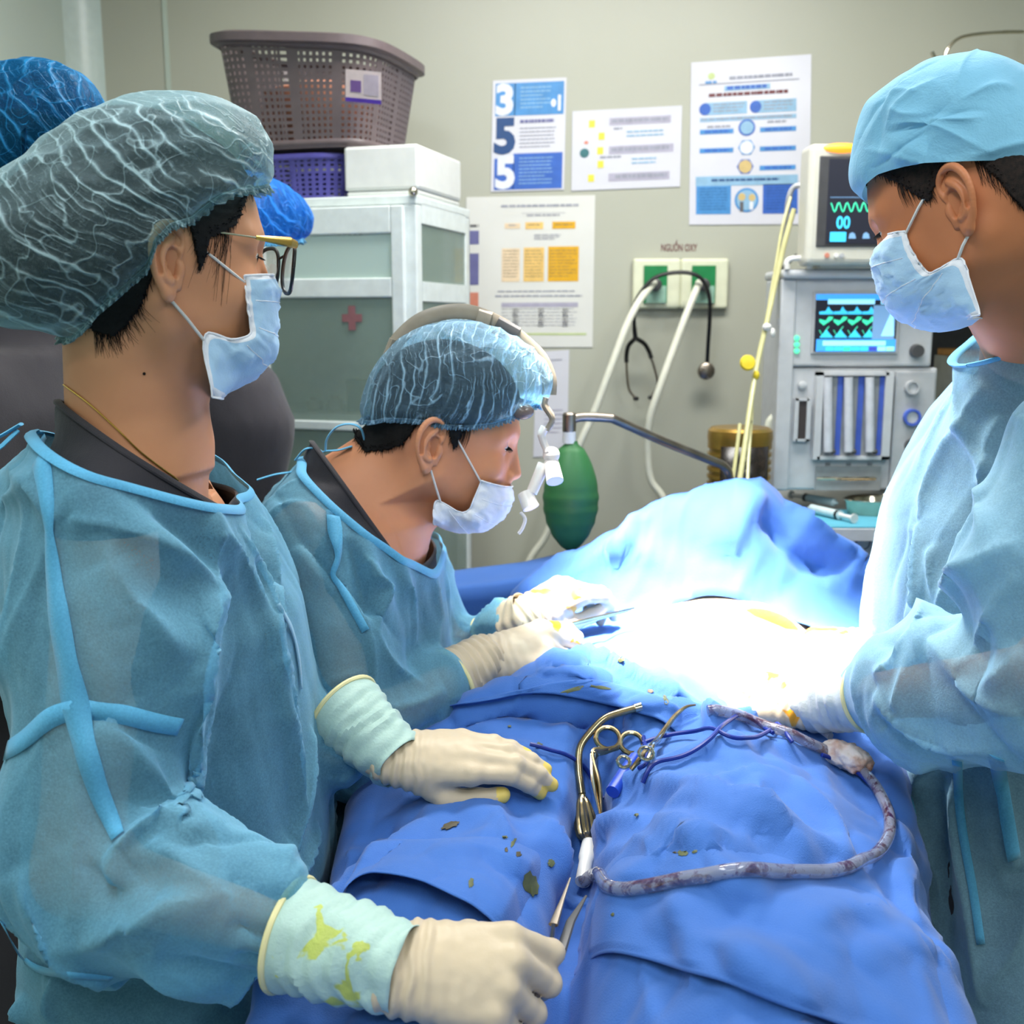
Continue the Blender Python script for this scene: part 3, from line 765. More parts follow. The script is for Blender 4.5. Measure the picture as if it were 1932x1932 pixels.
for x0 in (1213, 1303):
    g = G(); wallbox(g, x0, 502, x0 + 42, 572, 0.022, 0.028, 0); wallbox(g, x0 + 4, 540, x0 + 40, 572, 0.028, 0.031, 1); so = g.build('socket', [M_green, M_clear], t, smooth=False)
    q = at(x0 + 22, 538, YS - 0.028); g = G().lathe([(0.011, 0), (0.011, 0.012), (0.016, 0.012), (0.016, 0.026), (0.008, 0.03), (0.001, 0.03)], q, rotm('X', 90), 18); g.build('valve', M_dgrey, so)
# ---- hoses from the sockets
def wpath(pts, n=8): return smooth_path([at(*p_) for p_ in pts], n)
M_hose = plain('white_hose', (226, 226, 208), 0.4, 0, 0.03)
G().tube(wpath([(1234, 532, 2.83), (1205, 570, 2.78), (1180, 620, 2.76), (1150, 700, 2.75), (1120, 780, 2.75), (1095, 835, 2.75), (1060, 930, 2.77), (1030, 1010, 2.79), (990, 1085, 2.8), (985, 1250, 2.8)]), 0.0095, 12).build('oxygen_hose', M_hose, label='white oxygen hose running down from the left green socket', cat='hose')
G().tube(wpath([(1320, 532, 2.83), (1300, 580, 2.79), (1270, 660, 2.77), (1245, 730, 2.76), (1226, 790, 2.77), (1222, 850, 2.79), (1228, 905, 2.8), (1255, 950, 2.8), (1275, 1060, 2.8)]), 0.0095, 12).build('oxygen_hose', M_hose, label='white oxygen hose running down from the right green socket', cat='hose')
# ---- stethoscope hanging over the sockets
t = thing('stethoscope', at(1280, 750, 2.80), 'black stethoscope hanging over the two oxygen sockets', 'stethoscope')
G().tube(wpath([(1197, 598, 2.80), (1194, 585, 2.80), (1205, 558, 2.80), (1230, 528, 2.80), (1260, 516, 2.80), (1300, 515, 2.80), (1325, 528, 2.80), (1338, 560, 2.80), (1339, 600, 2.81), (1336, 650, 2.83), (1334, 688, 2.85)]), 0.0052, 10).build('tubing', M_black, t)
g = G(); g.tube(wpath([(1196, 598, 2.80), (1197, 620, 2.81), (1199, 640, 2.82)], 4), [0.005] * 4 + [0.006] * 4 + [0.010], 10)
g.tube(wpath([(1199, 638, 2.82), (1186, 652, 2.83), (1182, 670, 2.84), (1182, 684, 2.84)], 5), 0.0058, 10)
g.tube(wpath([(1199, 638, 2.82), (1215, 648, 2.83), (1224, 662, 2.84), (1229, 676, 2.84)], 5), 0.0058, 10); g.build('yoke', M_black, t)
for pts in ([(1182, 682, 2.84), (1183, 705, 2.845), (1187, 735, 2.85), (1200, 752, 2.85)], [(1228, 674, 2.84), (1236, 700, 2.845), (1240, 726, 2.85), (1228, 750, 2.85)]):
    G().tube(wpath(pts, 6), 0.0032, 8).build('ear_tube', M_steel, t)
    q = at(pts[-1][0], pts[-1][1], 2.85); G().ball(q, (0.008, 0.006, 0.006)).build('ear_tip', M_black, t)
q = at(1332, 700, 2.85); g = G().lathe([(0.001, 0.0), (0.020, 0.0), (0.023, 0.004), (0.021, 0.012), (0.010, 0.018), (0.001, 0.018)], q, rotm('X', 90), 24); g.ball(q + np.array([-0.008, -0.014, 0.006]), 0.006); g.build('chest_piece', M_steel, t)

# ---- anaesthesia machine
AY = 2.36
def abox(g, px0, py0, px1, py1, d0, d1, m=0, Y=AY):
    """box whose front face spans the given picture-plane rectangle at depth Y; d0,d1 = depth offsets (negative = towards room)"""
    a = at(px0, py0, Y); b = at(px1, py1, Y)
    g.box(((a[0] + b[0]) / 2, Y + (d0 + d1) / 2, (a[2] + b[2]) / 2), (abs(b[0] - a[0]), abs(d1 - d0), abs(b[2] - a[2])), None, m)
am = thing('anaesthesia_machine', (at(1650, 900, AY)[0], AY + 0.15, 0), 'grey anaesthesia machine with a blue lit screen against the back wall', 'machine')
zt_ = at(1500, 690, AY)[2]
g = G()
abox(g, 1483, 524, 1757, 692, 0, 0.14); bevel(g.build('head_unit', M_lgrey, am, smooth=False), 0.006, 3)
g = G(); abox(g, 1474, 508, 1800, 526, -0.02, 0.16); bevel(g.build('top_shelf', M_lgrey, am, smooth=False), 0.008, 3)
g = G(); abox(g, 1478, 694, 1756, 925, 0.005, 0.14); bevel(g.build('body', M_lgrey, am, smooth=False), 0.005, 2)
g = G(); abox(g, 1690, 700, 1751, 918, -0.004, 0.006); bevel(g.build('side_panel', M_grey, am, smooth=False), 0.003, 2)
# right-hand open shelf bay
g = G(); abox(g, 1758, 600, 1764, 1000, 0.30, 0.36); abox(g, 1758, 524, 2100, 602, 0.0, 0.36, 0); abox(g, 2060, 600, 2100, 960, 0.0, 0.36, 0); abox(g, 1758, 602, 2060, 930, 0.34, 0.36, 1)
g.build('shelf_bay', [M_grey, plain('bay_back', (122, 122, 124), 0.6)], am, smooth=False)
# worktop and drawer cabinet
zw = at(1500, 985, AY - 0.12)[2]
x0, x1 = at(1470, 900, AY)[0], at(2100, 900, AY)[0]
G().box(((x0 + x1) / 2, AY + 0.06, zw - 0.012), (x1 - x0, 0.52, 0.024)).build('worktop', M_lgrey, am, smooth=False)
g = G(); g.box(((x0 + x1) / 2 + 0.01, AY + 0.08, (zw - 0.024 + 0.12) / 2), (x1 - x0 - 0.02, 0.44, zw - 0.024 - 0.12)); bevel(g.build('base_cabinet', M_grey, am, smooth=False), 0.006)
for k_, (za, zb) in enumerate(((zw - 0.03, zw - 0.21), (zw - 0.22, zw - 0.42), (zw - 0.43, zw - 0.62))):
    g = G(); g.box(((x0 + x1) / 2, AY - 0.145, (za + zb) / 2), (x1 - x0 - 0.05, 0.02, abs(za - zb))); dw = bevel(g.build('drawer', M_grey, am, smooth=False), 0.004)
    if k_ == 0:
        q = at(1626, 1023, AY - 0.156); g = G().lathe([(0.021, 0), (0.021, 0.005), (0.016, 0.005), (0.016, 0.001), (0.013, 0.001), (0.012, 0.007), (0.001, 0.008)], q, rotm('X', 90), 28); g.build('round_lock', M_grey, dw)
for sx in (x0 + 0.05, x1 - 0.05):
    for sy in (AY - 0.08, AY + 0.25):
        G().lathe([(0.001, -0.012), (0.045, -0.012), (0.045, 0.012), (0.001, 0.012)], (sx, sy, 0.047), rotm('Y', 90), 20).build('castor', M_dgrey, am)
        G().box((sx, sy, 0.09), (0.03, 0.03, 0.08)).build('castor_fork', M_steel, am)
# screen of the machine
M_scr = emit('screen_black', (24, 26, 40), 0.5)
SC = dict(k=M_scr, b=emit('screen_blue', (60, 150, 235), 1.0), lb=emit('screen_light_blue', (150, 215, 248), 1.0), g=emit('screen_green', (60, 215, 165), 1.0), c=emit('screen_cyan', (60, 190, 235), 1.0), s=emit('screen_slate', (110, 150, 190), 0.8), n=emit('screen_navy', (60, 70, 170), 0.9), lg=emit('screen_lime', (150, 225, 170), 1.0))
SK = list(SC.keys())
g = G(); abox(g, 1534, 550, 1692, 668, -0.006, 0.0); sf = bevel(g.build('screen_frame', M_grey, am, smooth=False), 0.002)
class Flat:
    def __init__(s, Y): s.g = G(); s.Y = Y
    def r(s, x0, y0, x1, y1, m, d=0.0): abox(s.g, x0, y0, x1, y1, -0.0012 - d, 0.0, SK.index(m), s.Y)
    def wave(s, pts, th, m, d=0.0004):
        P_ = [at(x, y, s.Y - 0.0012 - d) for x, y in pts]; s.g.tube(P_, th, 6, SK.index(m))
    def fill(s, pts, m, d=0.0004):
        P_ = [at(x, y, s.Y - 0.0014 - d) for x, y in pts]; s.g.poly(P_, 0.0006, (0, -1, 0), SK.index(m))
f = Flat(AY - 0.006)
f.r(1540, 555, 1688, 663, 'k'); f.r(1540, 555, 1688, 566, 'b', 0.001); f.r(1562, 564, 1650, 574, 'lb', 0.001); f.r(1662, 564, 1686, 574, 'lb', 0.001); f.r(1648, 576, 1686, 640, 's', 0.001)
f.fill([(1662, 634), (1686, 634), (1686, 578)], 'lb', 0.0012)
f.r(1540, 640, 1688, 663, 'b', 0.0008); f.r(1552, 643, 1670, 652, 'lb', 0.0012)
for i, m_ in enumerate(['b', 'c', 'c', 'g', 'c', 'c', 'n', 'lb', 'lg']):
    xx = 1541 + i * 16.3; f.r(xx, 654, xx + 14.5, 662, m_, 0.0016)
for i in range(4):
    x = 1546 + i * 27
    f.fill([(x, 593), (x + 26, 593), (x + 26, 588), (x + 22, 586), (x + 17, 578), (x + 12, 587), (x, 588)][::1], 'c')
    f.fill([(x, 607), (x + 8, 614), (x + 15, 609), (x + 24, 603), (x + 26, 598), (x + 18, 597), (x + 12, 605), (x, 602)], 'g')
    f.fill([(x, 637), (x + 26, 637), (x + 18, 628), (x + 13, 621), (x + 8, 628)], 'c')
    f.wave([(x, 623), (x + 6, 634), (x + 13, 622), (x + 18, 616)], 0.0009, 'g')
f.g.build('screen', [SC[k] for k in SK], sf, smooth=False)
q = at(1728, 662, AY - 0.001); G().lathe([(0.001, 0.016), (0.013, 0.016), (0.0145, 0.0), (0.001, 0)][::-1], q, rotm('X', 90), 24).build('control_knob', M_dgrey, am)
M_led = emit('green_led', (90, 225, 170), 0.9)
for y in (638, 650, 662):
    q = at(1503, y, AY - 0.001); G().lathe([(0.006, 0), (0.006, 0.003), (0.001, 0.004)], q, rotm('X', 90), 14).build('indicator_light', M_led, am)
# flow-meter window with three tubes
g = G(); abox(g, 1543, 706, 1670, 862, -0.002, 0.006, 0); fw_ = g.build('flowmeter_window', [plain('window_back', (152, 155, 158), 0.4)], am, smooth=False)
g = G()
for (a_, b_, c_, d_) in ((1539, 702, 1674, 708), (1539, 860, 1674, 866), (1539, 702, 1544, 866), (1669, 702, 1674, 866)): abox(g, a_, b_, c_, d_, -0.012, 0.006)
g.build('window_frame', M_lgrey, am, smooth=False)
M_ft = plain('frosted_tube', (206, 208, 214), 0.25); M_fb = plain('blue_scale', (70, 98, 190), 0.4)
for i, x in enumerate((1562, 1601, 1641)):
    a_ = at(x, 712, AY - 0.012); b_ = at(x, 852, AY - 0.012); G().tube([a_, b_], 0.0095, 14).build('flow_tube', M_ft, am)
    if i < 3:
        g = G(); abox(g, x + 18.5, 710, x + 21, 858, -0.004, -0.001); g.build('scale_strip', M_fb if i else M_fb, am, smooth=False)
    q = at(x + 10, 852, AY - 0.012); G().ball(q, 0.006).build('flow_valve', M_dgrey, am)
    q = at(x, 876, AY + 0.003); g = G(); g.box(q, (0.010, 0.002, 0.006)); g.build('valve_label', plain('grey_print', (130, 132, 134), 0.5), am, smooth=False)
g = G(); abox(g, 1503, 756, 1522, 828, -0.003, 0.006); g.build('slot_window', M_hole, am, smooth=False)
g = G(); abox(g, 1500, 752, 1526, 756, -0.006, 0.006); abox(g, 1500, 828, 1526, 832, -0.006, 0.006); abox(g, 1499, 752, 1503, 832, -0.006, 0.006); abox(g, 1522, 752, 1526, 832, -0.006, 0.006); g.build('slot_frame', M_lgrey, am, smooth=False)
q = at(1513, 727, AY + 0.004); G().lathe([(0.009, 0), (0.009, 0.008), (0.005, 0.010), (0.001, 0.010)], q, rotm('X', 90), 18).build('small_knob', M_lgrey, am)
for (y, m_, r_) in ((731, M_grey, 0.013), (787, M_fb, 0.016), (840, M_dgrey, 0.013)):
    q = at(1719, y, AY - 0.004); ge = G().lathe([(r_ * 1.15, 0), (r_ * 1.15, 0.012), (r_ * 0.85, 0.012), (r_ * 0.85, 0.006), (0.001, 0.006)], q, rotm('X', 90), 26).build('pressure_gauge', m_, am)
    G().lathe([(r_ * 0.8, 0.0062), (r_ * 0.8, 0.0072), (0.001, 0.0072)], q, rotm('X', 90), 22).build('dial', M_lgrey, ge)
# recessed bay with bar
g = G(); abox(g, 1540, 880, 1660, 925, -0.001, 0.006); g.build('recess_panel', plain('recess_grey', (156, 160, 160), 0.5), am, smooth=False)
G().tube([at(1541, 903, AY - 0.02), at(1652, 903, AY - 0.02)], 0.004, 10).build('handle_bar', M_chrome, am)
# side rail and left edge posts
g = G(); abox(g, 1474, 526, 1486, 925, -0.004, 0.14); bevel(g.build('side_post', M_lgrey, am, smooth=False), 0.004)
# blue tray cloth with syringes and kidney dish
z0_ = zw + 0.001
zt0 = zw + 0.0005
M_bcl = plain('teal_tray_cloth', (92, 176, 200), 0.7, 0, 0.05, 20)
g = G(); g.box(((x0 + x1) / 2, AY - 0.09, zt0 + 0.002), (x1 - x0, 0.20, 0.004)); bevel(g.build('tray_cloth', M_bcl, label='light blue cloth on the worktop of the anaesthesia machine', cat='cloth', smooth=False), 0.0015)
def syringe(p0, p1, lab, grp='syringes on the anaesthesia worktop'):
    p0 = np.array(p0); p1 = np.array(p1); d = p1 - p0; L = np.linalg.norm(d); R = frame_z(d)
    t = thing('syringe', (p0 + p1) / 2 - [0, 0, 0.011], lab, 'syringe', grp)
    G().lathe([(0.001, 0), (0.0095, 0), (0.0095, L * 0.62), (0.003, L * 0.66), (0.002, L * 0.7), (0.001, L * 0.7)], p0, R, 14).build('barrel', plain('syringe_barrel', (208, 226, 228), 0.2), t)
    G().lathe([(0.001, -L * 0.30), (0.010, -L * 0.30), (0.010, -L * 0.28), (0.005, -L * 0.28), (0.005, 0.0), (0.001, 0.0)], p0, R, 12).build('plunger', M_whitew, t)
    G().lathe([(0.001, 0.002), (0.0099, 0.002), (0.0099, 0.010), (0.001, 0.010)], p0, R, 14).build('stopper', M_black, t)
zs_ = zw + 0.015
sa = atz(1518, 938, zs_); sb = atz(1610, 955, zs_); syringe(sa, sb, 'syringe on the blue worktop cloth, the one farther from the table')
sa = atz(1585, 972, zs_); sb = atz(1500, 952, zs_); syringe(sa, sb, 'syringe on the blue worktop cloth, the one nearer the table')
kc = atz(1655, 955, zw + 0.02)
t = thing('kidney_dish', (kc[0], kc[1], zw + 0.004), 'shiny steel kidney dish on the blue worktop cloth', 'dish')
def kid(k, z):
    out = []
    for a in np.linspace(0, 2 * PI, 36, endpoint=False):
        x = 0.075 * k * math.cos(a); y = 0.045 * k * math.sin(a); y += 0.02 * k * (1 - (x / 0.075) ** 2) * (1 if y > 0 else 0.2) - 0.008
        out.append((kc[0] + x, kc[1] + y, zw + 0.004 + z))
    return out
g = G(); g.ring_loft([kid(0.8, 0.001), kid(0.95, 0.03), kid(1.0, 0.034), kid(1.04, 0.033), kid(0.97, 0.029), kid(0.83, 0.0)], cap=False); g.poly(kid(0.82, 0.002), 0.002, (0, 0, 1)); g.build('bowl', M_chrome, t)
# box and bottle in the shelf bay
bz = at(1830, 720, AY + 0.2)
g = G(); abox(g, 1796, 655, 1880, 668, 0.05, 0.2); bx0 = g
# ---- patient monitor on top
MY = 2.30
zt1 = at(1500, 508, AY)[2]
pm = thing('patient_monitor', (at(1620, 500, MY)[0], MY + 0.05, zt1), 'cream patient monitor with a lit orange alarm bar on top of the anaesthesia machine', 'monitor')
g = G(); a_ = at(1529, 270, MY); b_ = at(1765, 500, MY)
g.box(((a_[0] + b_[0]) / 2, MY + 0.04, (a_[2] + b_[2]) / 2), (b_[0] - a_[0], 0.08, a_[2] - b_[2])); bevel(g.build('case', plain('cream_case', (202, 200, 186), 0.4, 0, 0.02), pm, smooth=False), 0.012, 3)
g = G(); g.box(((a_[0] + b_[0]) / 2, MY + 0.09, (zt1 + b_[2]) / 2 + 0.002), (0.19, 0.12, b_[2] - zt1 + 0.004)); g.build('foot', plain('cream_case', (0, 0, 0)), pm, smooth=False)
g = G(); abox(g, 1547, 294, 1752, 466, -0.003, 0.004, 0, MY); bz_ = bevel(g.build('bezel', plain('monitor_bezel', (70, 70, 72), 0.3), pm, smooth=False), 0.002)
f = Flat(MY - 0.003)
f.r(1565, 300, 1745, 460, 'k')
f.wave([(x, 391 + 9 * math.sin(x * 0.40)) for x in np.arange(1568, 1735, 2.2)], 0.0013, 'g')
f.r(1566, 438, 1595, 456, 'c', 0.001)
for x in (1608, 1634, 1660, 1690): f.fill([(x - 7, 450), (x + 7, 450), (x + 5, 441), (x, 438), (x - 5, 441)], 's')
f.r(1566, 372, 1745, 373, 's', 0.0005)
V, F = text_geo('00', 0.03, 0.0003, 0.0006); c = at(1591, 421, MY - 0.0046); V = V * [0.95, 1.15, 1]
f.g.add(np.stack([V[:, 0] + c[0], c[1] - V[:, 2], V[:, 1] + c[2]], 1), F, SK.index('c'))
f.g.build('screen', [SC[k] for k in SK], bz_, smooth=False)
g = G(); q0 = at(1552, 270, MY); q1 = at(1626, 289, MY); g.ball(((q0[0] + q1[0]) / 2, MY + 0.004, (q0[2] + q1[2]) / 2), ((q1[0] - q0[0]) / 2, 0.012, 0.0105), 20, 12)
g.build('alarm_bar', emit('orange_alarm', (255, 150, 40), 1.6), pm)
for (x, m_) in ((1560, PM['org']), (1577, M_whitew), (1588, M_grey)):
    q = at(x, 482, MY); G().lathe([(0.005, 0), (0.005, 0.003), (0.001, 0.003)], q, rotm('X', 90), 14).build('button', m_, pm)
# handle loop on the machine top
G().tube(smooth_path([at(1485, 508, 2.34), at(1485, 494, 2.34), at(1495, 488, 2.34), at(1518, 488, 2.34), at(1527, 494, 2.34), at(1528, 508, 2.34)], 5), 0.006, 10).build('top_handle', M_whitew, am)
# cables at the machine's left
G().tube(wpath([(1466, 540, 2.45), (1478, 560, 2.45), (1474, 620, 2.42), (1466, 660, 2.40), (1465, 700, 2.40), (1472, 740, 2.42), (1480, 770, 2.42), (1476, 820, 2.42), (1462, 880, 2.42), (1452, 905, 2.43), (1440, 1000, 2.45)]), 0.005, 8).build('power_cable', M_black, label='black cable looping down the left side of the anaesthesia machine', cat='cable')
G().tube(wpath([(1530, 350, 2.42), (1500, 352, 2.44), (1488, 375, 2.45), (1482, 420, 2.47), (1470, 480, 2.50), (1466, 540, 2.50)]), 0.006, 8).build('monitor_cable', M_grey, label='grey cable looping from the patient monitor past the tall poster', cat='cable')
G().tube(wpath([(1532, 485, 2.40), (1510, 480, 2.42), (1488, 495, 2.44), (1475, 520, 2.45), (1470, 600, 2.46)]), 0.005, 8).build('monitor_cable', M_dgrey, label='dark cable behind the handle on the anaesthesia machine', cat='cable')
M_ylt = plain('yellowish_clear_tube', (196, 192, 140), 0.25, 0, 0.06)
G().tube(wpath([(1498, 395, 2.40), (1480, 460, 2.38), (1462, 540, 2.36), (1444, 620, 2.32), (1428, 690, 2.28), (1415, 770, 2.22), (1404, 850, 2.16), (1392, 930, 2.1)]), 0.0055, 10).build('breathing_tube', M_ylt, label='yellowish clear tube slanting down to the drape screen, the thicker one', cat='tube')
G().tube(wpath([(1492, 372, 2.42), (1476, 430, 2.40), (1464, 500, 2.38), (1450, 580, 2.35), (1436, 660, 2.30), (1422, 720, 2.27), (1418, 790, 2.22), (1412, 870, 2.15), (1410, 925, 2.1)]), 0.0035, 8).build('sampling_line', M_ylt, label='thin clear sampling line beside the thicker yellowish tube', cat='tube')
G().tube(wpath([(1396, 800, 2.20), (1390, 850, 2.17), (1380, 925, 2.12)]), 0.004, 8).build('sampling_line', M_ylt, label='short clear line dropping in front of the golden canister', cat='tube')
M_yel = plain('yellow_valve', (232, 205, 40), 0.35)
q = at(1410, 685, 2.26); G().lathe([(0.001, 0), (0.014, 0), (0.0165, 0.004), (0.014, 0.010), (0.001, 0.011)], q, rotm('X', 80), 20).build('yellow_connector', M_yel, label='round yellow connector on the slanting tube', cat='connector', group=None)
q = at(1427, 708, 2.26); G().ball(q, (0.007, 0.007, 0.010)).build('yellow_connector', M_yel, label='small yellow clip just below the round yellow connector', cat='connector')
q = at(1447, 617, 2.31); g = G(); g.ball(q, (0.010, 0.007, 0.008)); g.ball(q + [0.012, 0, -0.012], (0.006, 0.006, 0.010)); g.build('line_clamp', M_whitew, label='white clamp on the slanting tubes left of the machine', cat='clamp')
q = at(1480, 577, 2.40); g = G(); g.box(q + [0, 0, 0.0], (0.012, 0.02, 0.06)); bevel(g.build('line_clamp', M_yel, label='yellow-green clip at the left edge of the machine', cat='clamp', smooth=False), 0.003)
g = G(); g.tube([at(1468, 607, 2.37), at(1490, 606, 2.37)], 0.005, 10); g.tube([at(1470, 600, 2.37), at(1470, 615, 2.37)], 0.004, 8); g.build('port_fitting', M_lgrey, am)
G().tube(wpath([(1482, 762, 2.40), (1462, 785, 2.40), (1450, 810, 2.40), (1455, 900, 2.40), (1462, 980, 2.42)]), 0.010, 12).build('corrugated_hose', M_hose, label='white hose bending down between machine and golden canister', cat='hose')
# ---- golden absorber canister
cY = 2.28
q = at(1390, 1000, cY); ct_ = at(1390, 806, cY)[2]; rad = (at(1450, 850, cY)[0] - at(1330, 850, cY)[0]) / 2
t = thing('absorber_canister', (q[0], cY, q[2]), 'golden ribbed absorber canister with dark window, left of the anaesthesia machine', 'canister')
M_gold = plain('gold_metal', (166, 132, 60), 0.3, 0.7, 0.12, 20)
prof = [(0.01, 0.0)]; hz = ct_ - q[2]
prof += [(rad, 0.0)]
for i in range(11):
    z = 0.01 + (hz - 0.045) * i / 11; dz = (hz - 0.045) / 11
    prof += [(rad * 0.93, z), (rad * 0.93, z + dz * 0.35), (rad, z + dz * 0.5), (rad, z + dz * 0.9)]
prof += [(rad, hz - 0.03), (rad * 1.02, hz - 0.02), (rad * 1.0, hz - 0.006), (rad * 0.9, hz), (0.01, hz)]
G().lathe(prof, (q[0], cY, q[2]), None, 40).build('ribbed_body', M_gold, t)
g = G(); aa = np.linspace(-2.35, -0.80, 14)
g.ring_loft([[(q[0] + (rad * 1.025) * math.cos(a), cY + (rad * 1.025) * math.sin(a), z) for a in aa] for z in (q[2] + 0.01, q[2] + hz - 0.035)], cap=False, closed=False)
solid(g.build('dark_window', plain('granule_window', (42, 36, 32), 0.25, 0, 0.3, 90), t), 0.003)
g = G()
for i in range(9): g.ball((q[0] + rad * 0.02, cY - rad * 1.06, q[2] + 0.03 + i * 0.026), (0.007, 0.003, 0.006), 10, 6)
g.build('glints', M_steel, t)
G().tube([(q[0] - rad * 0.3, cY - rad * 1.04, q[2] + 0.01), (q[0] - rad * 0.3, cY - rad * 1.04, q[2] + hz - 0.04)], 0.003, 8).build('sight_rod', M_steel, t)
G().box((q[0] + 0.02, cY + 0.03, q[2] / 2), (0.05, 0.05, q[2])).build('support_post', M_steel, t, smooth=False)
# ---- breathing bag on its arm
t = thing('bag_arm', at(1390, 1010, 2.1), 'bent steel arm that carries the green breathing bag', 'arm')
G().tube(smooth_path([at(1074, 793, 1.98), at(1100, 787, 1.985), at(1150, 789, 1.99), (at(1165, 794, 1.995)), at(1250, 832, 2.03), at(1340, 868, 2.08), at(1366, 880, 2.10), at(1376, 900, 2.11), at(1378, 960, 2.12), at(1378, 1060, 2.12)], 6), 0.0085, 12).build('tube', M_steel, t)
q = at(1074, 800, 1.98); G().lathe([(0.012, -0.014), (0.0125, -0.012), (0.0125, 0.018), (0.010, 0.021), (0.001, 0.021)], q, None, 16).build('elbow_joint', M_steel, t)
t = thing('breathing_bag', at(1075, 1040, 1.98), 'green rubber breathing bag hanging from the bent steel arm', 'bag')
q0 = at(1076, 1040, 1.98); q1 = at(1074, 832, 1.98); H_ = q1[2] - q0[2]
prof = [(0.001, 0)] + [(0.0505 * (math.sin(PI * (s_ ** 0.92)) ** 0.62) * (1 - 0.10 * s_) + 0.007 * s_, H_ * s_) for s_ in np.linspace(0.01, 0.93, 30)] + [(0.013, H_ * 0.97), (0.011, H_)]
ang = np.linspace(0, 2 * PI, 40, endpoint=False); rings = []
for r_, z_ in prof:
    rb = r_ * (1 + 0.02 * math.sin(z_ * 260) * (1 if z_ < H_ * .6 else 0)) 
    rings.append(np.stack([q0[0] + rb * np.cos(ang), q0[1] + rb * 0.8 * np.sin(ang), q0[2] + np.full(40, z_)], 1))
g = G(); g.ring_loft(rings, True); g.build('bag', plain('green_rubber', (52, 112, 62), 0.45, 0, 0.06, 15), t)
G().lathe([(0.011, 0), (0.012, 0), (0.012, 0.026), (0.001, 0.026)], q1 - [0, 0, 0.004], None, 16).build('neck_collar', M_whitew, t)
# IV poles behind the man on the right
for (x, top, lab) in ((1893, 40, 'steel drip pole behind the cap of the surgeon on the right'),):
    t = thing('drip_pole', (at(x, 900, 2.79)[0], 2.79, 0), lab, 'pole')
    xx = at(x, 900, 2.79)[0]
    G().tube([(xx, 2.79, 0.03), (xx, 2.79, at(x, top, 2.79)[2])], 0.008, 12).build('pole', M_chrome, t)
    g = G()
    for k_ in range(5):
        a = k_ * 2 * PI / 5; g.tube([(xx, 2.79, 0.05), (xx + 0.09 * math.cos(a), 2.79 + 0.09 * math.sin(a), 0.02)], 0.012, 8)
    g.build('base', M_steel, t)
g = G(); g.tube(wpath([(1932, 60, 2.79), (1870, 62, 2.79), (1815, 70, 2.79), (1790, 90, 2.79), (1780, 115, 2.79)]), 0.004, 8); g.tube(wpath([(1758, 98, 2.79), (1768, 118, 2.79), (1790, 150, 2.79), (1850, 200, 2.79), (1893, 230, 2.79)]), 0.005, 8); g.tube(wpath([(1780, 112, 2.79), (1790, 150, 2.79), (1893, 230, 2.79)]), 0.004, 8)
g.tube(wpath([(1893, 60, 2.79), (1932, 60, 2.79)]), 0.004, 8); g.build('drip_hook', M_chrome, t)
# box + orange lid in the shelf bay
g = G(); q = at(1840, 735, AY + 0.12); w_ = at(1895, 700, AY + 0.05)[0] - at(1790, 700, AY + 0.05)[0]
zb = at(1800, 800, AY + 0.1)[2]; zt2 = at(1800, 672, AY + 0.1)[2]; xb = at(1845, 700, AY + 0.1)[0]
G().box((xb, AY + 0.14, zb - 0.01), (x1 - at(1770, 700, AY)[0] - 0.03, 0.28, 0.02)).build('bay_shelf', M_grey, am, smooth=False)
t = thing('supply_box', (xb, AY + 0.12, zb), 'pale box with an orange lid in the shelf bay right of the machine screen', 'box')
G().box((xb, AY + 0.12, (zb + zt2) / 2), (w_, 0.16, zt2 - zb)).build('carton', M_bx, t, smooth=False)
bevel(G().box((xb, AY + 0.12, zt2 + 0.008), (w_ * 0.95, 0.15, 0.016)).build('lid', plain('orange_lid', (214, 150, 70), 0.5), t, smooth=False), 0.003)
# dark cupboard low on the wall, left of the green bag
g = G(); a_ = at(884, 1002, 2.7); 
t = thing('waste_bin_cabinet', (a_[0] - 0.035, 2.79, 0), 'narrow dark grey cupboard behind the seated surgeon', 'cabinet')
g = G().box((a_[0] - 0.035, 2.79, a_[2] / 2), (0.07, 0.20, a_[2])); bevel(g.build('body', plain('dark_olive_grey', (92, 90, 78), 0.6), t, smooth=False), 0.004)
# ================================================================== ray helpers
from mathutils.bvhtree import BVHTree
def bvh_of(V, F): return BVHTree.FromPolygons([Vector(v) for v in V], [tuple(int(i) for i in f) for f in F])
def ray(bvh, px, py):
    d = at(px, py, 1.0) - np.array([0, 0, CAMZ]); d = nrm(d)
    h = bvh.ray_cast(Vector((0, 0, CAMZ)), Vector(d))
    if h[0] is None: return None, None
    n = np.array(h[1]); p = np.array(h[0])
    if n @ d > 0: n = -n
    return p, n
def drop(bvh, x, y, top=1.6):
    h = bvh.ray_cast(Vector((x, y, top)), Vector((0, 0, -1)))
    return (np.array(h[0]), np.array(h[1])) if h[0] is not None else (None, None)
def seg_dist(P, a, b):
    ab = b - a; t = np.clip(((P - a) @ ab) / (ab @ ab + 1e-12), 0, 1)
    q = a + t[:, None] * ab; d = P - q
    return np.linalg.norm(d, axis=1), t, d
def pre_fold(bvh, pts):
    """fold line (as seen) -> points on the surface"""
    out = []
    for p in smooth_path([(x, y, 0) for x, y in pts], 4):
        q, n = ray(bvh, p[0], p[1])
        if q is not None: out.append(q)
    return out
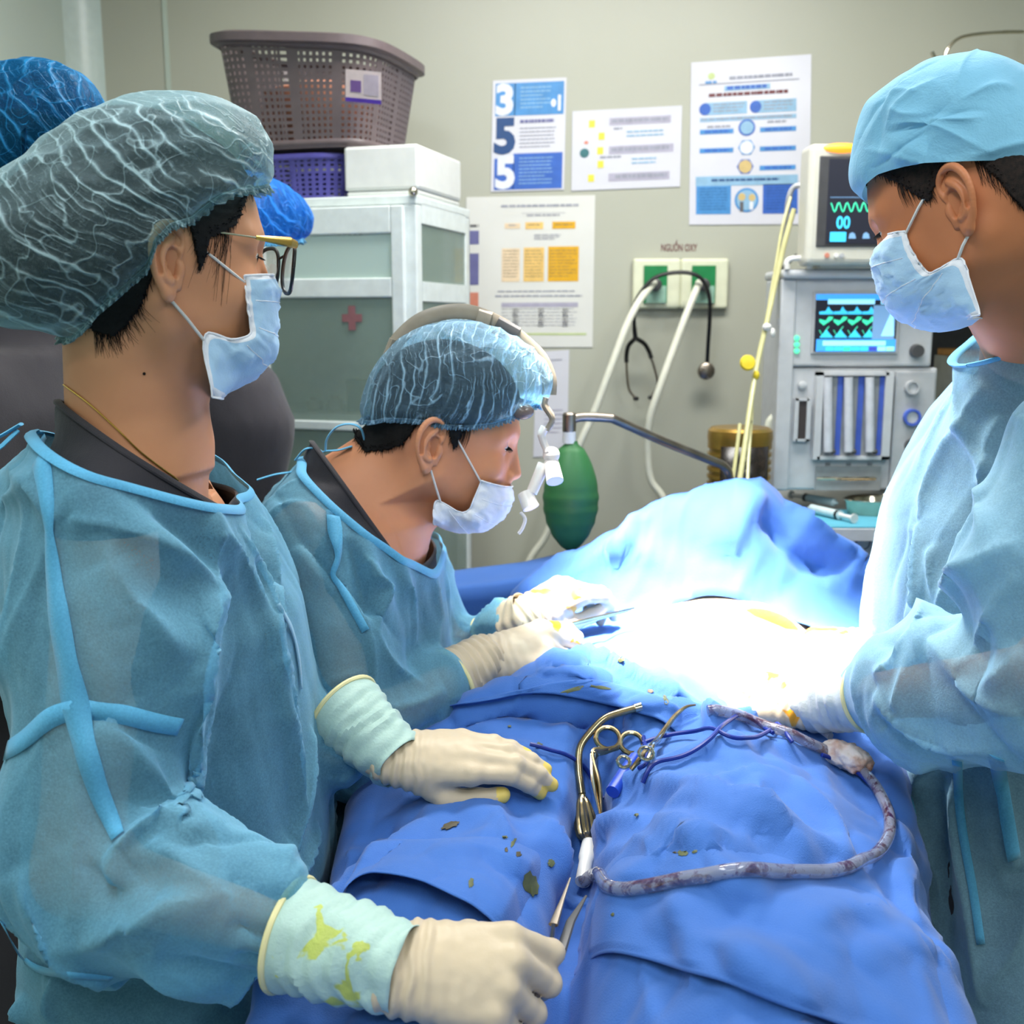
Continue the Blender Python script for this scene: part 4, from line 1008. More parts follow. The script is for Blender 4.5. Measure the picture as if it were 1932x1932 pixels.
def fold(V, N, line, A, w, kind='ridge', side=None):
    """displace V along N near the 3-D line"""
    if len(line) < 2: return V
    best = np.full(len(V), 1e9); tt = np.zeros(len(V)); dv = np.zeros_like(V); n = len(line) - 1
    box = (V > (np.min(line, 0) - 5 * w)).all(1) & (V < (np.max(line, 0) + 5 * w)).all(1)
    ids = np.nonzero(box)[0]
    if len(ids) == 0: return V
    P = V[ids]; b_ = np.full(len(P), 1e9); t_ = np.zeros(len(P)); d_ = np.zeros_like(P)
    for i in range(n):
        d, t, dd = seg_dist(P, line[i], line[i + 1]); m = d < b_
        b_[m] = d[m]; t_[m] = (i + t[m]) / n; d_[m] = dd[m]
    taper = np.clip(np.sin(PI * np.clip(t_, 0.0, 1.0)), 0, 1) ** 0.5
    if kind == 'ridge': h = np.exp(-(b_ / w) ** 1.4)
    elif kind == 'sharp': h = np.exp(-b_ / w)
    elif kind == 'step':     # steep on one side, long slope on the other
        s = d_ @ np.asarray(side); s = np.where(s > 0, b_, -b_)
        h = np.where(s > 0, np.exp(-s / (w * 0.25)), np.exp(s / (w * 1.6)))
    V = V.copy(); V[ids] += N[ids] * (A * h * taper)[:, None]
    return V
def tents(V, N, k, A, wr, Lr, seed=0, bias=None, bw=0.6, mask=None):
    """k random straight creases: sharp ridge lines with flat flanks"""
    r = np.random.RandomState(seed); V0 = V.copy(); V = V.copy(); ids = np.arange(len(V)) if mask is None else np.nonzero(mask)[0]
    for _ in range(k):
        c = V0[r.choice(ids)]; j = np.argmin(((V0 - c) ** 2).sum(1)); n = N[j]; d = r.normal(size=3)
        if bias is not None: d = np.asarray(bias) * (1 if r.rand() < .5 else 1) + bw * d
        d = nrm(d - n * (d @ n)); p = np.cross(n, d); w = wr[0] + (wr[1] - wr[0]) * r.rand() ** 1.5; L = Lr[0] + (Lr[1] - Lr[0]) * r.rand()
        q = V0 - c; m = (np.abs(q) < L + 3 * w).all(1) & ((N @ n) > 0.15); q = q[m]
        t = q @ d; s_ = q @ p + 0.12 * L * np.sin(t / L * 2.5 + r.rand() * 6); h = q @ n
        win_ = np.clip(1 - (t / L) ** 2, 0, 1) * np.exp(-(h / 0.06) ** 2)
        a = A * (0.4 + 0.6 * r.rand()) * (1 if r.rand() < 0.6 else -0.8)
        V[m] += N[m] * (a * np.exp(-np.abs(s_) / w) * win_)[:, None]
    return V
def poly_in(px, py, poly):
    poly = np.asarray(poly, float); c = np.zeros(len(px), bool); j = len(poly) - 1
    for i in range(len(poly)):
        xi, yi = poly[i]; xj, yj = poly[j]
        m = ((yi > py) != (yj > py)) & (px < (xj - xi) * (py - yi) / (yj - yi + 1e-12) + xi); c ^= m; j = i
    return c
# ================================================================== operating table, patient drape
def fabric(name, rgb, alpha=1.0, rough=0.75, weave=900, bumps=0.25, crinkle=0.0, trans=0.0, vary=0.10, stain=None, spots=None):
    t = NT(name); c = lin(rgb)
    f = t.noise(9, 4, 0.6); fine = t.noise(weave, 2, 0.5)
    col = t.ramp(f, [(0.25, tuple(x * (1 - vary) for x in c)), (0.75, tuple(min(1, x * (1 + vary)) for x in c))])
    if stain is not None:
        st = t.noise(stain[0], 3, 0.6, dist=0.6); col = t.mixc(t.ramp(st, [(stain[1], (0, 0, 0)), (stain[1] + 0.03, (1, 1, 1))]), col, lin(stain[2]))
    t.set(col, rough); t.b.inputs['Specular IOR Level'].default_value = 0.25
    h = fine
    if crinkle: h = t.math('ADD', fine, t.math('MULTIPLY', t.noise(35, 4, 0.6, dist=1.0), crinkle))
    t.bump(h, bumps, 0.0012)
    t.b.inputs['Sheen Weight'].default_value = 0.15
    sh = t.b.outputs[0]
    if trans:
        tr = t.n('ShaderNodeBsdfTranslucent'); t.l(col, tr.inputs[0]); mx = t.n('ShaderNodeMixShader'); mx.inputs[0].default_value = trans
        t.l(sh, mx.inputs[1]); t.l(tr.outputs[0], mx.inputs[2]); sh = mx.outputs[0]
    if alpha < 1:
        tp = t.n('ShaderNodeBsdfTransparent'); tp.inputs[0].default_value = (*[min(1, x ** 0.3 * 1.0) for x in c], 1); mx = t.n('ShaderNodeMixShader')
        fac = t.ramp(t.math('ADD', t.math('MULTIPLY', t.noise(420, 3, 0.7), 0.5), t.math('MULTIPLY', t.noise(8, 4, 0.6, dist=0.8), 0.5)), [(0.35, (alpha - 0.14,) * 3), (0.65, (min(1, alpha + 0.14),) * 3)])
        lw = t.n('ShaderNodeLayerWeight'); lw.inputs['Blend'].default_value = 0.5
        fac = t.math('ADD', fac, t.math('MULTIPLY', t.math('POWER', lw.outputs['Facing'], 1.6), 0.6), True)
        t.l(fac, mx.inputs[0]); t.l(tp.outputs[0], mx.inputs[1]); t.l(sh, mx.inputs[2]); sh = mx.outputs[0]
    t.l(sh, t.out.inputs[0]); return t.m
M_drape = fabric('blue_drape_nonwoven', (58, 104, 178), weave=700, bumps=0.4, vary=0.06)
M_drape_d = fabric('deep_blue_drape', (58, 108, 205), weave=700, bumps=0.35, vary=0.06)
YK = [0.30, 0.6, 0.8, 1.0, 1.2, 1.5, 1.85, 2.05, 2.5]
XL = [-0.22, -0.20, -0.185, -0.17, -0.15, -0.07, 0.07, 0.12, 0.2]
XR = [0.28, 0.31, 0.34, 0.385, 0.43, 0.50, 0.60, 0.64, 0.70]
def edges(Y): return np.interp(Y, YK, XL), np.interp(Y, YK, XR)
def drape_top(s, Y):
    """height of the draped patient; s = 0 left edge .. 1 right edge"""
    legs = np.clip((1.42 - Y) / 0.30, 0, 1); legs = legs * legs * (3 - 2 * legs)
    hump = 0.985 + 0.055 * np.exp(-((s - 0.20) / 0.17) ** 2) + 0.062 * np.exp(-((s - 0.72) / 0.22) ** 2)
    hump = hump - 0.055 * np.exp(-((s - 0.425) / 0.045) ** 2)
    torso = 1.055 + 0.035 * np.exp(-((s - 0.5) / 0.35) ** 2) 
    h = hump * legs + torso * (1 - legs)
    # knees rise a little toward the camera on the right
    h = h + 0.035 * np.exp(-((Y - 1.02) / 0.16) ** 2) * np.exp(-((s - 0.68) / 0.22) ** 2) * legs
    h = h - 0.05 * np.clip((0.75 - Y) / 0.4, 0, 1)
    h = h - 0.055 * np.exp(-((Y - 0.76) / 0.14) ** 2) * np.exp(-((s - 0.22) / 0.30) ** 2)
    # rise to the anaesthesia screen
    r = np.clip((Y - 1.70) / 0.13, 0, 1); r = r * r * (3 - 2 * r)
    peak = np.interp(s, [-0.2, 0.0, 0.10, 0.33, 0.68, 0.95, 1.2], [1.10, 1.13, 1.155, 1.245, 1.285, 1.16, 1.08])
    h = h * (1 - r) + peak * r
    d = np.clip((Y - 1.86) / 0.10, 0, 1); d = d * d * (3 - 2 * d)
    return h * (1 - d) + 0.98 * d
NU, NV = 330, 300
su = np.linspace(-0.75, 1.75, NU); yv = np.concatenate([np.linspace(0.16, 0.30, 18, endpoint=False), np.linspace(0.30, 2.5, NV - 18)])
SU, YV = np.meshgrid(su, yv)
xl, xr = edges(YV); wdt = xr - xl
sc_ = np.clip(SU, 0, 1)
X = xl + sc_ * wdt; Z = drape_top(sc_, np.maximum(YV, 0.30))
over = np.where(SU < 0, -SU, np.where(SU > 1, SU - 1, 0)) * 0.62      # length of hanging cloth
rnd = 0.045
# rounded edge then hang with flutes
ang = np.clip(over / rnd, 0, PI / 2); hang = np.maximum(over - rnd * PI / 2, 0)
sgn = np.where(SU < 0, -1, np.where(SU > 1, 1, 0))
flute = 0.022 * np.sin(YV * 34 + 2.2 * np.sin(YV * 9)) * np.clip(hang / 0.15, 0, 1)
X = X + sgn * (rnd * np.sin(ang) + 0.10 * hang + flute); Z = Z - rnd * (1 - np.cos(ang)) - hang * 0.98
# foot end
fo = np.clip(0.30 - YV, 0, 1); Yg = np.where(YV < 0.30, 0.30 - np.minimum(fo, 0.05), YV); Z = Z - np.clip(fo - 0.02, 0, 1) * 5.0
P = np.stack([X, Yg, Z], -1).reshape(-1, 3)
# crumples
q = P * [1, 1, 0.5]
n1 = perlin(q * 5.5 + 3); n2 = crumple(q * 7.5, 2); n3 = crumple(q * 17, 7)
ontop = np.exp(-((over.ravel()) / 0.25))
amp = np.interp(P[:, 1], [0.3, 1.3, 1.6, 2.0], [1.0, 1.0, 0.7, 0.8])
P[:, 2] += ontop * amp * (0.012 * n1 + 0.030 * (n2 - 0.35) + 0.006 * (n3 - 0.3))
P[:, 0] += 0.012 * n1
ii = np.arange(NU * NV).reshape(NV, NU)
DF = np.stack([ii[:-1, :-1].ravel(), ii[:-1, 1:].ravel(), ii[1:, 1:].ravel(), ii[1:, :-1].ravel()], 1)
b0_ = bvh_of(P, DF); N = vnormals(P, DF)
if N[len(N) // 2, 2] < 0: N = -N
FOLDS = [  # (pixels, amplitude, width, kind)
    ([(1180, 1480), (1330, 1510), (1480, 1560), (1600, 1650)], 0.012, 0.020, 'sharp'),
    ([(1240, 1550), (1310, 1600), (1350, 1650), (1400, 1720)], 0.016, 0.018, 'sharp'),
    ([(1430, 1470), (1425, 1540), (1420, 1570)], 0.010, 0.012, 'sharp'),
    ([(1425, 1570), (1330, 1530), (1260, 1540)], 0.012, 0.014, 'sharp'),
    ([(1120, 1530), (1200, 1500), (1300, 1450), (1420, 1400)], 0.014, 0.016, 'sharp'),
    ([(1500, 1480), (1560, 1560), (1590, 1640)], 0.012, 0.02, 'ridge'),
    ([(1640, 1480), (1700, 1600), (1740, 1750)], 0.010, 0.02, 'sharp'),
    ([(1140, 1620), (1160, 1570), (1230, 1555)], 0.014, 0.012, 'sharp'),
    ([(935, 1530), (945, 1590), (960, 1680)], 0.010, 0.012, 'sharp'),
    ([(800, 1560), (720, 1650), (640, 1720)], 0.012, 0.016, 'sharp'),
    ([(740, 1560), (690, 1640), (620, 1720)], -0.012, 0.012, 'sharp'),
    ([(1000, 1530), (1050, 1600), (1070, 1680)], 0.010, 0.018, 'ridge'),
    ([(800, 1360), (940, 1340), (1080, 1340), (1190, 1350)], 0.016, 0.014, 'sharp'),
    ([(850, 1390), (960, 1355), (1090, 1370), (1180, 1400)], -0.014, 0.010, 'sharp'),
    ([(1060, 1290), (1110, 1262), (1200, 1290), (1300, 1330)], 0.018, 0.012, 'sharp'),
    ([(1050, 1330), (1130, 1300), (1250, 1340)], 0.010, 0.010, 'sharp'),
    ([(1190, 1370), (1260, 1350), (1330, 1350)], 0.012, 0.008, 'sharp'),
    ([(1340, 1330), (1350, 1360), (1340, 1400)], 0.014, 0.008, 'sharp'),
    ([(1400, 1330), (1420, 1350), (1450, 1380)], 0.010, 0.008, 'sharp'),
    ([(1430, 925), (1400, 980), (1380, 1050)], 0.014, 0.03, 'ridge'),
    ([(1200, 970), (1190, 1020), (1160, 1060)], 0.020, 0.012, 'sharp'),
    ([(1480, 950), (1560, 1030), (1640, 1085)], 0.018, 0.018, 'ridge'),
    ([(1430, 960), (1500, 1040), (1600, 1090)], -0.018, 0.016, 'ridge'),
    ([(1300, 1800), (1400, 1850), (1500, 1932)], 0.012, 0.015, 'sharp'),
    ([(1500, 1800), (1560, 1740), (1700, 1730)], 0.012, 0.02, 'sharp'),
    ([(1280, 1720), (1310, 1790), (1330, 1880)], 0.012, 0.015, 'sharp'),
    ([(1600, 1850), (1700, 1810), (1780, 1830)], 0.010, 0.02, 'sharp'),
    ([(1100, 1560), (1095, 1640), (1085, 1750), (1080, 1850)], -0.016, 0.018, 'ridge'),
]
for pts, A, w_, kd in FOLDS:
    P = fold(P, N, pre_fold(b0_, pts), A * 1.8, w_, kd)
N = vnormals(P, DF); N = N if N[len(N) // 2, 2] > 0 else -N
P = tents(P, N, 150, 0.0115, (0.012, 0.045), (0.06, 0.20), 4, mask=(P[:, 2] > 0.93) & (P[:, 1] > 0.6) & (P[:, 1] < 1.5))
P = tents(P, N, 40, 0.012, (0.015, 0.04), (0.08, 0.20), 5, mask=(P[:, 1] > 1.74) & (P[:, 2] > 1.0))
# window over the operating field
wc = atz(1375, 1172, 1.085)
win = (((P[:, 0] - wc[0]) / 0.150) ** 2 + ((P[:, 1] - wc[1]) / 0.070) ** 2 < 1) & (P[:, 2] > 0.98)
DV, DFF, _ = cut_faces(P, DF, ~win)
for l_ in boundary_loops(DFF):
    l_ = np.array(l_)
    if np.linalg.norm(DV[l_].mean(0)[:2] - wc[:2]) < 0.12:
        for _ in range(30): DV[l_] = 0.5 * DV[l_] + 0.25 * (np.roll(DV[l_], 1, 0) + np.roll(DV[l_], -1, 0))
drape = mk('surgical_drape', DV, DFF, M_drape, label='large blue surgical drape covering the patient and hanging over the table sides', cat='drape')
solid(drape, 0.0015, -1)
DB = bvh_of(P, DF)
SHEETS = []
def ray_top(px, py):
    """first cloth layer met along the line of sight"""
    p_, n_ = ray(DB, px, py)
    for b in SHEETS:
        q, m = ray(b, px, py)
        if q is not None and (p_ is None or q[1] < p_[1] + 0.002): p_, n_ = q, m
    return p_, n_
def on_drape(px, py, lift=0.0):
    p_, n_ = ray_top(px, py)
    return p_ + n_ * lift if p_ is not None else None
# rolled hem round the window
lp = boundary_loops(DFF); 
lp = [l for l in lp if np.linalg.norm(DV[l].mean(0)[:2] - wc[:2]) < 0.08]
# --- upper sheets with free hems
def sheet(name, top, bot, lift, mat, label, nu=96, nv=44, curl=0.006, lfn=None, th=0.0012):
    a = smooth_path([(x, y, 0) for x, y in top], 12)[:, :2]; b = smooth_path([(x, y, 0) for x, y in bot], 12)[:, :2]
    def rs(c, n):
        L = np.concatenate([[0], np.cumsum(np.linalg.norm(np.diff(c, axis=0), axis=1))]); q = np.linspace(0, L[-1], n); return np.stack([np.interp(q, L, c[:, 0]), np.interp(q, L, c[:, 1])], 1)
    a = rs(a, nu); b = rs(b, nu); V = []; ok = True; last = None
    for j in range(nv):
        t_ = j / (nv - 1)
        for i in range(nu):
            px, py = a[i] * (1 - t_) + b[i] * t_
            p_, n_ = ray(DB, px, py)
            if p_ is None: p_, n_ = (last if last is not None else (at(px, py, 1.0), np.array([0, 0, 1.0])))
            last = (p_, n_)
            up = nrm(n_ + np.array([0, 0, 1.2]))
            e = min(t_ / 0.5, 1); uu = i / (nu - 1); e2 = -0.009 + (lift + 0.009) * min(1, t_ / 0.35) * min(1, uu / 0.10) * min(1, (1 - uu) / 0.10)
            if lfn: e2 = e2 + lfn(i / (nu - 1), t_)
            V.append(p_ + up * e2)
    V = np.array(V); idx = np.arange(nu * nv).reshape(nv, nu)
    F = np.stack([idx[:-1, :-1].ravel(), idx[:-1, 1:].ravel(), idx[1:, 1:].ravel(), idx[1:, :-1].ravel()], 1)
    V0 = relax(V, F, 0.6); 
    keep = np.ones((nv, nu), bool); keep[0] = keep[-1] = False; keep[:, 0] = keep[:, -1] = False
    V[keep.ravel()] = V0[keep.ravel()]; V1 = relax(V, F, 0.6); V[keep.ravel()] = V1[keep.ravel()]
    Gd = V.reshape(nv, nu, 3)
    for _ in range(14): Gd[-3:, 1:-1] = 0.5 * Gd[-3:, 1:-1] + 0.25 * (Gd[-3:, :-2] + Gd[-3:, 2:])
    V = Gd.reshape(-1, 3); SHEETS.append(bvh_of(V, F)); o = mk(name, V, F, mat, label=label, cat='drape'); solid(o, th, -1); return o
sheet('drape_sheet', [(690, 1560), (800, 1570), (950, 1560), (1060, 1600)], [(622, 1742), (655, 1705), (710, 1686), (800, 1706), (905, 1756), (956, 1798)], 0.014, M_drape, 'blue drape sheet with a curved free hem over the near left leg',
      lfn=lambda s, t_: 0.010 * max(0, t_ - 0.6) * 2.5 * math.sin(PI * s))
sheet('drape_sheet', [(1105, 1600), (1300, 1560), (1500, 1570), (1760, 1700)], [(1078, 1836), (1115, 1808), (1175, 1812), (1290, 1846), (1420, 1885), (1560, 1945), (1850, 2040)], 0.008, M_drape, 'blue drape sheet with a free hem at the bottom, right of the forceps')
sheet('drape_sheet', [(1090, 1296), (1140, 1275), (1230, 1300), (1300, 1330)], [(786, 1352), (900, 1338), (1010, 1318), (1170, 1345), (1300, 1390)][::1], 0.010, M_drape, 'narrow blue drape sheet folded across the lap just below the white-lit field', nv=14)
# --- table under the drape
M_tbl = plain('table_pad_black', (30, 32, 36), 0.5)
tb = thing('operating_table', (0.17, 1.2, 0), 'steel operating table with black pad under the blue drape', 'table')
ta = math.atan2(0.34, 1.75); TR = rotm('Z', -math.degrees(ta))
tc = np.array([0.17, 1.22, 0])
bevel(G().box(tc + TR @ [0, 0, 0.80], (0.42, 1.85, 0.08), TR).build('pad', M_tbl, tb, smooth=False), 0.02, 3)
bevel(G().box(tc + TR @ [0, 0, 0.735], (0.44, 1.87, 0.045), TR).build('table_top', M_steel, tb, smooth=False), 0.005)
bevel(G().box(tc + TR @ [0, 0.1, 0.40], (0.26, 0.36, 0.62), TR).build('column', M_steel, tb, smooth=False), 0.02)
bevel(G().box(tc + TR @ [0, 0.1, 0.05], (0.46, 0.95, 0.10), TR).build('foot', M_dgrey, tb, smooth=False), 0.02)
for sx in (-0.245, 0.245): G().box(tc + TR @ [sx, 0, 0.74], (0.012, 1.6, 0.03), TR).build('side_rail', M_chrome, tb, smooth=False)
# screen frame under the drape
g = G(); sp = [np.array([0.15, 1.86, 0.70]), np.array([0.17, 1.845, 1.08]), np.array([0.27, 1.845, 1.19]), np.array([0.42, 1.845, 1.235]), np.array([0.55, 1.845, 1.12]), np.array([0.58, 1.86, 0.70])]
g.tube(smooth_path(sp, 6), 0.007, 8); g.build('screen_frame', M_steel, label='bent steel frame holding up the drape screen', cat='frame')
# arm board with drape, left rear (behind the seated surgeon's hands)
g = G(); ab = []
V = []; nu_, nv_ = 50, 26
for j in range(nv_):
    for i in range(nu_):
        u = i / (nu_ - 1); v = j / (nv_ - 1)
        x = -0.25 + 0.50 * u; 
        if v < 0.35: y = 1.98 - 0.14 * (v / 0.35); z = np.interp(x, [-0.25, -0.1, 0.02, 0.25], [1.085, 1.09, 1.105, 1.16])
        else: y = 1.84 - 0.03 * math.sin((v - 0.35) * 3) ; z = np.interp(x, [-0.25, -0.1, 0.02, 0.25], [1.085, 1.09, 1.105, 1.16]) - (v - 0.35) / 0.65 * 0.36
        z += 0.006 * perlin(np.array([x * 9, y * 9, v * 5])); y += 0.012 * perlin(np.array([x * 12, 3.0, v * 3]))
        V.append((x, y, z))
V = np.array(V); idx = np.arange(nu_ * nv_).reshape(nv_, nu_); F = np.stack([idx[:-1, :-1].ravel(), idx[:-1, 1:].ravel(), idx[1:, 1:].ravel(), idx[1:, :-1].ravel()], 1)
o = mk('arm_board_drape', V, F, M_drape, label='blue drape over the arm board behind the seated surgeon\'s gloved hands', cat='drape'); solid(o, 0.002)
bevel(G().box((0.0, 1.92, 1.03), (0.46, 0.10, 0.05)).build('arm_board', M_tbl, label='black arm board under the blue drape behind the surgeon\'s hands', cat='board', smooth=False), 0.015, 3)
# ================================================================== people: shared builders
def skinmat(name, rgb, mott=0.06):
    t = NT(name); c = lin(rgb)
    f = t.noise(14, 4, 0.6); fine = t.noise(900, 2, 0.6)
    t.set(t.ramp(f, [(0.25, (c[0] * (1 - mott), c[1] * (1 - mott * 1.6), c[2] * (1 - mott * 1.8))), (0.75, tuple(min(1, x * (1 + mott)) for x in c))]), 0.48)
    t.b.inputs['Subsurface Weight'].default_value = 0.08; t.b.inputs['Subsurface Radius'].default_value = (0.012, 0.004, 0.002); t.b.inputs['Subsurface Scale'].default_value = 0.3
    t.b.inputs['Specular IOR Level'].default_value = 0.35
    t.bump(fine, 0.12, 0.0006); return t.m
M_skinA = skinmat('skin_a', (206, 146, 108)); M_skinB = skinmat('skin_b', (208, 142, 104)); M_skinC = skinmat('skin_c', (192, 122, 82)); M_skinP = skinmat('skin_p', (226, 190, 160))
M_hair = plain('black_hair', (10, 8, 8), 0.7, 0, 0.4, 260, bump=0.9, Specular_IOR_Level=0.25)
M_hairb = plain('dark_brown_hair', (34, 23, 18), 0.7, 0, 0.4, 260, bump=0.9, Specular_IOR_Level=0.25)
M_scrub = fabric('charcoal_scrubs', (48, 45, 50), weave=800, bumps=0.3, crinkle=1.5, vary=0.10)
GOWN = (124, 188, 216)
M_gown = fabric('blue_isolation_gown', GOWN, alpha=0.48, weave=600, bumps=0.35, crinkle=2.2, trans=0.25, vary=0.10, rough=0.65)
M_gown_w = fabric('pale_blue_isolation_gown', (150, 196, 218), alpha=0.55, weave=600, bumps=0.35, crinkle=2.2, trans=0.2, vary=0.10, rough=0.65)
M_seam = fabric('gown_double_layer', (92, 172, 212), alpha=0.75, weave=600, bumps=0.3, vary=0.05, rough=0.6)
M_glove = fabric('latex_glove', (196, 178, 150), weave=300, bumps=0.1, vary=0.05, rough=0.42, crinkle=1.0)
M_glove_s = fabric('iodine_streaked_glove', (200, 184, 158), weave=300, bumps=0.1, vary=0.05, rough=0.42, crinkle=1.0, stain=(16, 0.60, (214, 150, 40)))
M_cuff = fabric('glove_cuff_over_sleeve', (168, 196, 186), weave=300, bumps=0.35, vary=0.08, rough=0.5, crinkle=3.0)
M_cuffs = fabric('stained_glove_cuff', (168, 196, 186), weave=300, bumps=0.35, vary=0.08, rough=0.5, crinkle=3.0, stain=(26, 0.60, (178, 190, 96)))
M_glove_y = plain('iodine_stained_glove', (226, 196, 96), 0.45)
M_bead = plain('glove_bead', (226, 216, 160), 0.45)
M_maskm = fabric('face_mask_pale_blue', (176, 210, 236), weave=500, bumps=0.2, vary=0.05, rough=0.8)
M_maskw = fabric('face_mask_white', (232, 234, 240), weave=500, bumps=0.2, vary=0.03, rough=0.8)
M_loop = plain('white_elastic', (228, 226, 222), 0.6)
M_eye = plain('eye_white', (215, 210, 205), 0.15); M_iris = plain('dark_iris', (30, 20, 16), 0.1); M_gold2 = plain('gold_chain', (214, 178, 96), 0.25, 0.9)

def capmat(name, rgb, under, dens=0.5, scale=16, rot=(0, 0, 0), stretch=(1, 1, 1), ridge=0.9):
    """thin crinkled bouffant cloth: mostly see-through, denser along its gathered ridges"""
    t = NT(name); c = lin(rgb)
    vec = t.coord((1, 1, 1), rot)
    wn = t.n('ShaderNodeTexNoise'); wn.inputs['Scale'].default_value = 9; wn.inputs['Detail'].default_value = 3; t.l(vec, wn.inputs['Vector']); wm = t.n('ShaderNodeVectorMath', operation='MULTIPLY_ADD'); t.l(wn.outputs['Color'], wm.inputs[0]); wm.inputs[1].default_value = (0.06,) * 3; t.l(vec, wm.inputs[2]); vec = wm.outputs[0]
    def waves(sc_, dist, dsc, p_):
        wv = t.n('ShaderNodeTexWave'); wv.wave_type = 'BANDS'; wv.bands_direction = 'X'; wv.inputs['Scale'].default_value = sc_; wv.inputs['Distortion'].default_value = dist
        wv.inputs['Detail'].default_value = 3; wv.inputs['Detail Scale'].default_value = dsc; wv.inputs['Detail Roughness'].default_value = 0.6; t.l(vec, wv.inputs['Vector']); return t.math('POWER', wv.outputs['Fac'], p_)
    brk = t.ramp(t.noise(15, 3, 0.6), [(0.38, (0.05,) * 3), (0.60, (1,) * 3)])
    f = t.math('MULTIPLY', waves(scale * 0.8, 7, 0.10, 12), brk)
    f = t.math('ADD', f, t.math('MULTIPLY', t.math('MULTIPLY', waves(scale * 2.1, 14, 0.16, 9), t.ramp(t.noise(37, 3, 0.6), [(0.45, (0,) * 3), (0.65, (1,) * 3)])), 0.6), True)
    n2_ = t.noise(30, 1, 0.5, dist=0.3); f = t.math('ADD', f, t.math('MULTIPLY', t.ramp(t.math('ABSOLUTE', t.math('SUBTRACT', n2_, 0.5)), [(0.0, (1,) * 3), (0.018, (0,) * 3)]), 0.55), True)
    nz = t.noise(130, 2, 0.6, dist=0.5); f = t.math('ADD', f, t.math('MULTIPLY', t.ramp(t.math('ABSOLUTE', t.math('SUBTRACT', nz, 0.5)), [(0.0, (1,) * 3), (0.05, (0,) * 3)]), 0.16), True)
    f = t.math('ADD', f, t.math('MULTIPLY', t.noise(14, 4, 0.7), 0.12), True)
    t.set(t.ramp(t.noise(7, 3), [(0.3, tuple(x * 0.85 for x in c)), (0.7, tuple(min(1, x * 1.1) for x in c))]), 0.45)
    n = t.bump(t.math('ADD', f, t.math('MULTIPLY', t.noise(300, 2), 0.15)), 0.7, 0.003)
    tr = t.n('ShaderNodeBsdfTranslucent'); tr.inputs[0].default_value = (*c, 1); m1 = t.n('ShaderNodeMixShader'); m1.inputs[0].default_value = 0.3
    t.l(t.b.outputs[0], m1.inputs[1]); t.l(tr.outputs[0], m1.inputs[2])
    tp = t.n('ShaderNodeBsdfTransparent'); tp.inputs[0].default_value = (*lin(under), 1)
    lw = t.n('ShaderNodeLayerWeight'); lw.inputs['Blend'].default_value = 0.42
    a = t.ramp(f, [(0.0, (dens * 0.25,) * 3), (0.35, (dens * 0.9,) * 3), (0.95, (dens + (1 - dens) * ridge,) * 3)])
    a = t.math('ADD', a, t.math('MULTIPLY', t.math('POWER', lw.outputs['Facing'], 2.0), 0.75), True)
    m2 = t.n('ShaderNodeMixShader'); t.l(a, m2.inputs[0]); t.l(tp.outputs[0], m2.inputs[1]); t.l(m1.outputs[0], m2.inputs[2])
    t.l(m2.outputs[0], t.out.inputs[0]); return t.m

class Head:
    """head frame: x forward, y to the person's left, z up; origin midway between the ear canals"""
    def __init__(s, ear_px, Y, yaw, pitch, side, scale=1.0, roll=0.0, dx=0.0):
        s.dx = dx
        a = math.radians(yaw); p = math.radians(pitch)
        f = np.array([math.cos(a) * math.cos(p), math.sin(a) * math.cos(p), -math.sin(p)]); l = np.array([-math.sin(a), math.cos(a), 0]); u = np.cross(f, l)
        if roll:
            r = math.radians(roll); l, u = l * math.cos(r) + u * math.sin(r), u * math.cos(r) - l * math.sin(r)
        s.R = np.stack([f, l, u], 1); s.s = scale; s.side = side
        s.C = at(ear_px[0], ear_px[1], Y) - s.R @ (np.array([-0.010 - dx, side * 0.078, 0]) * scale)
    def T(s, p): return s.C + (np.asarray(p, float) * s.s) @ s.R.T
    def L(s, P): return ((np.asarray(P, float) - s.C) @ s.R) / s.s
    def px(s, x, y, yl=None):
        """pixel -> local (x,z) on the sagittal plane y = yl"""
        yl = 0.0 if yl is None else yl
        d = at(x, y, 1.0) - np.array([0, 0, CAMZ]); o = np.array([0, 0, CAMZ]); n = s.R[:, 1]; c = s.C + n * yl * s.s
        t = ((c - o) @ n) / (d @ n); q = s.L(o + d * t); return q[0], q[2]

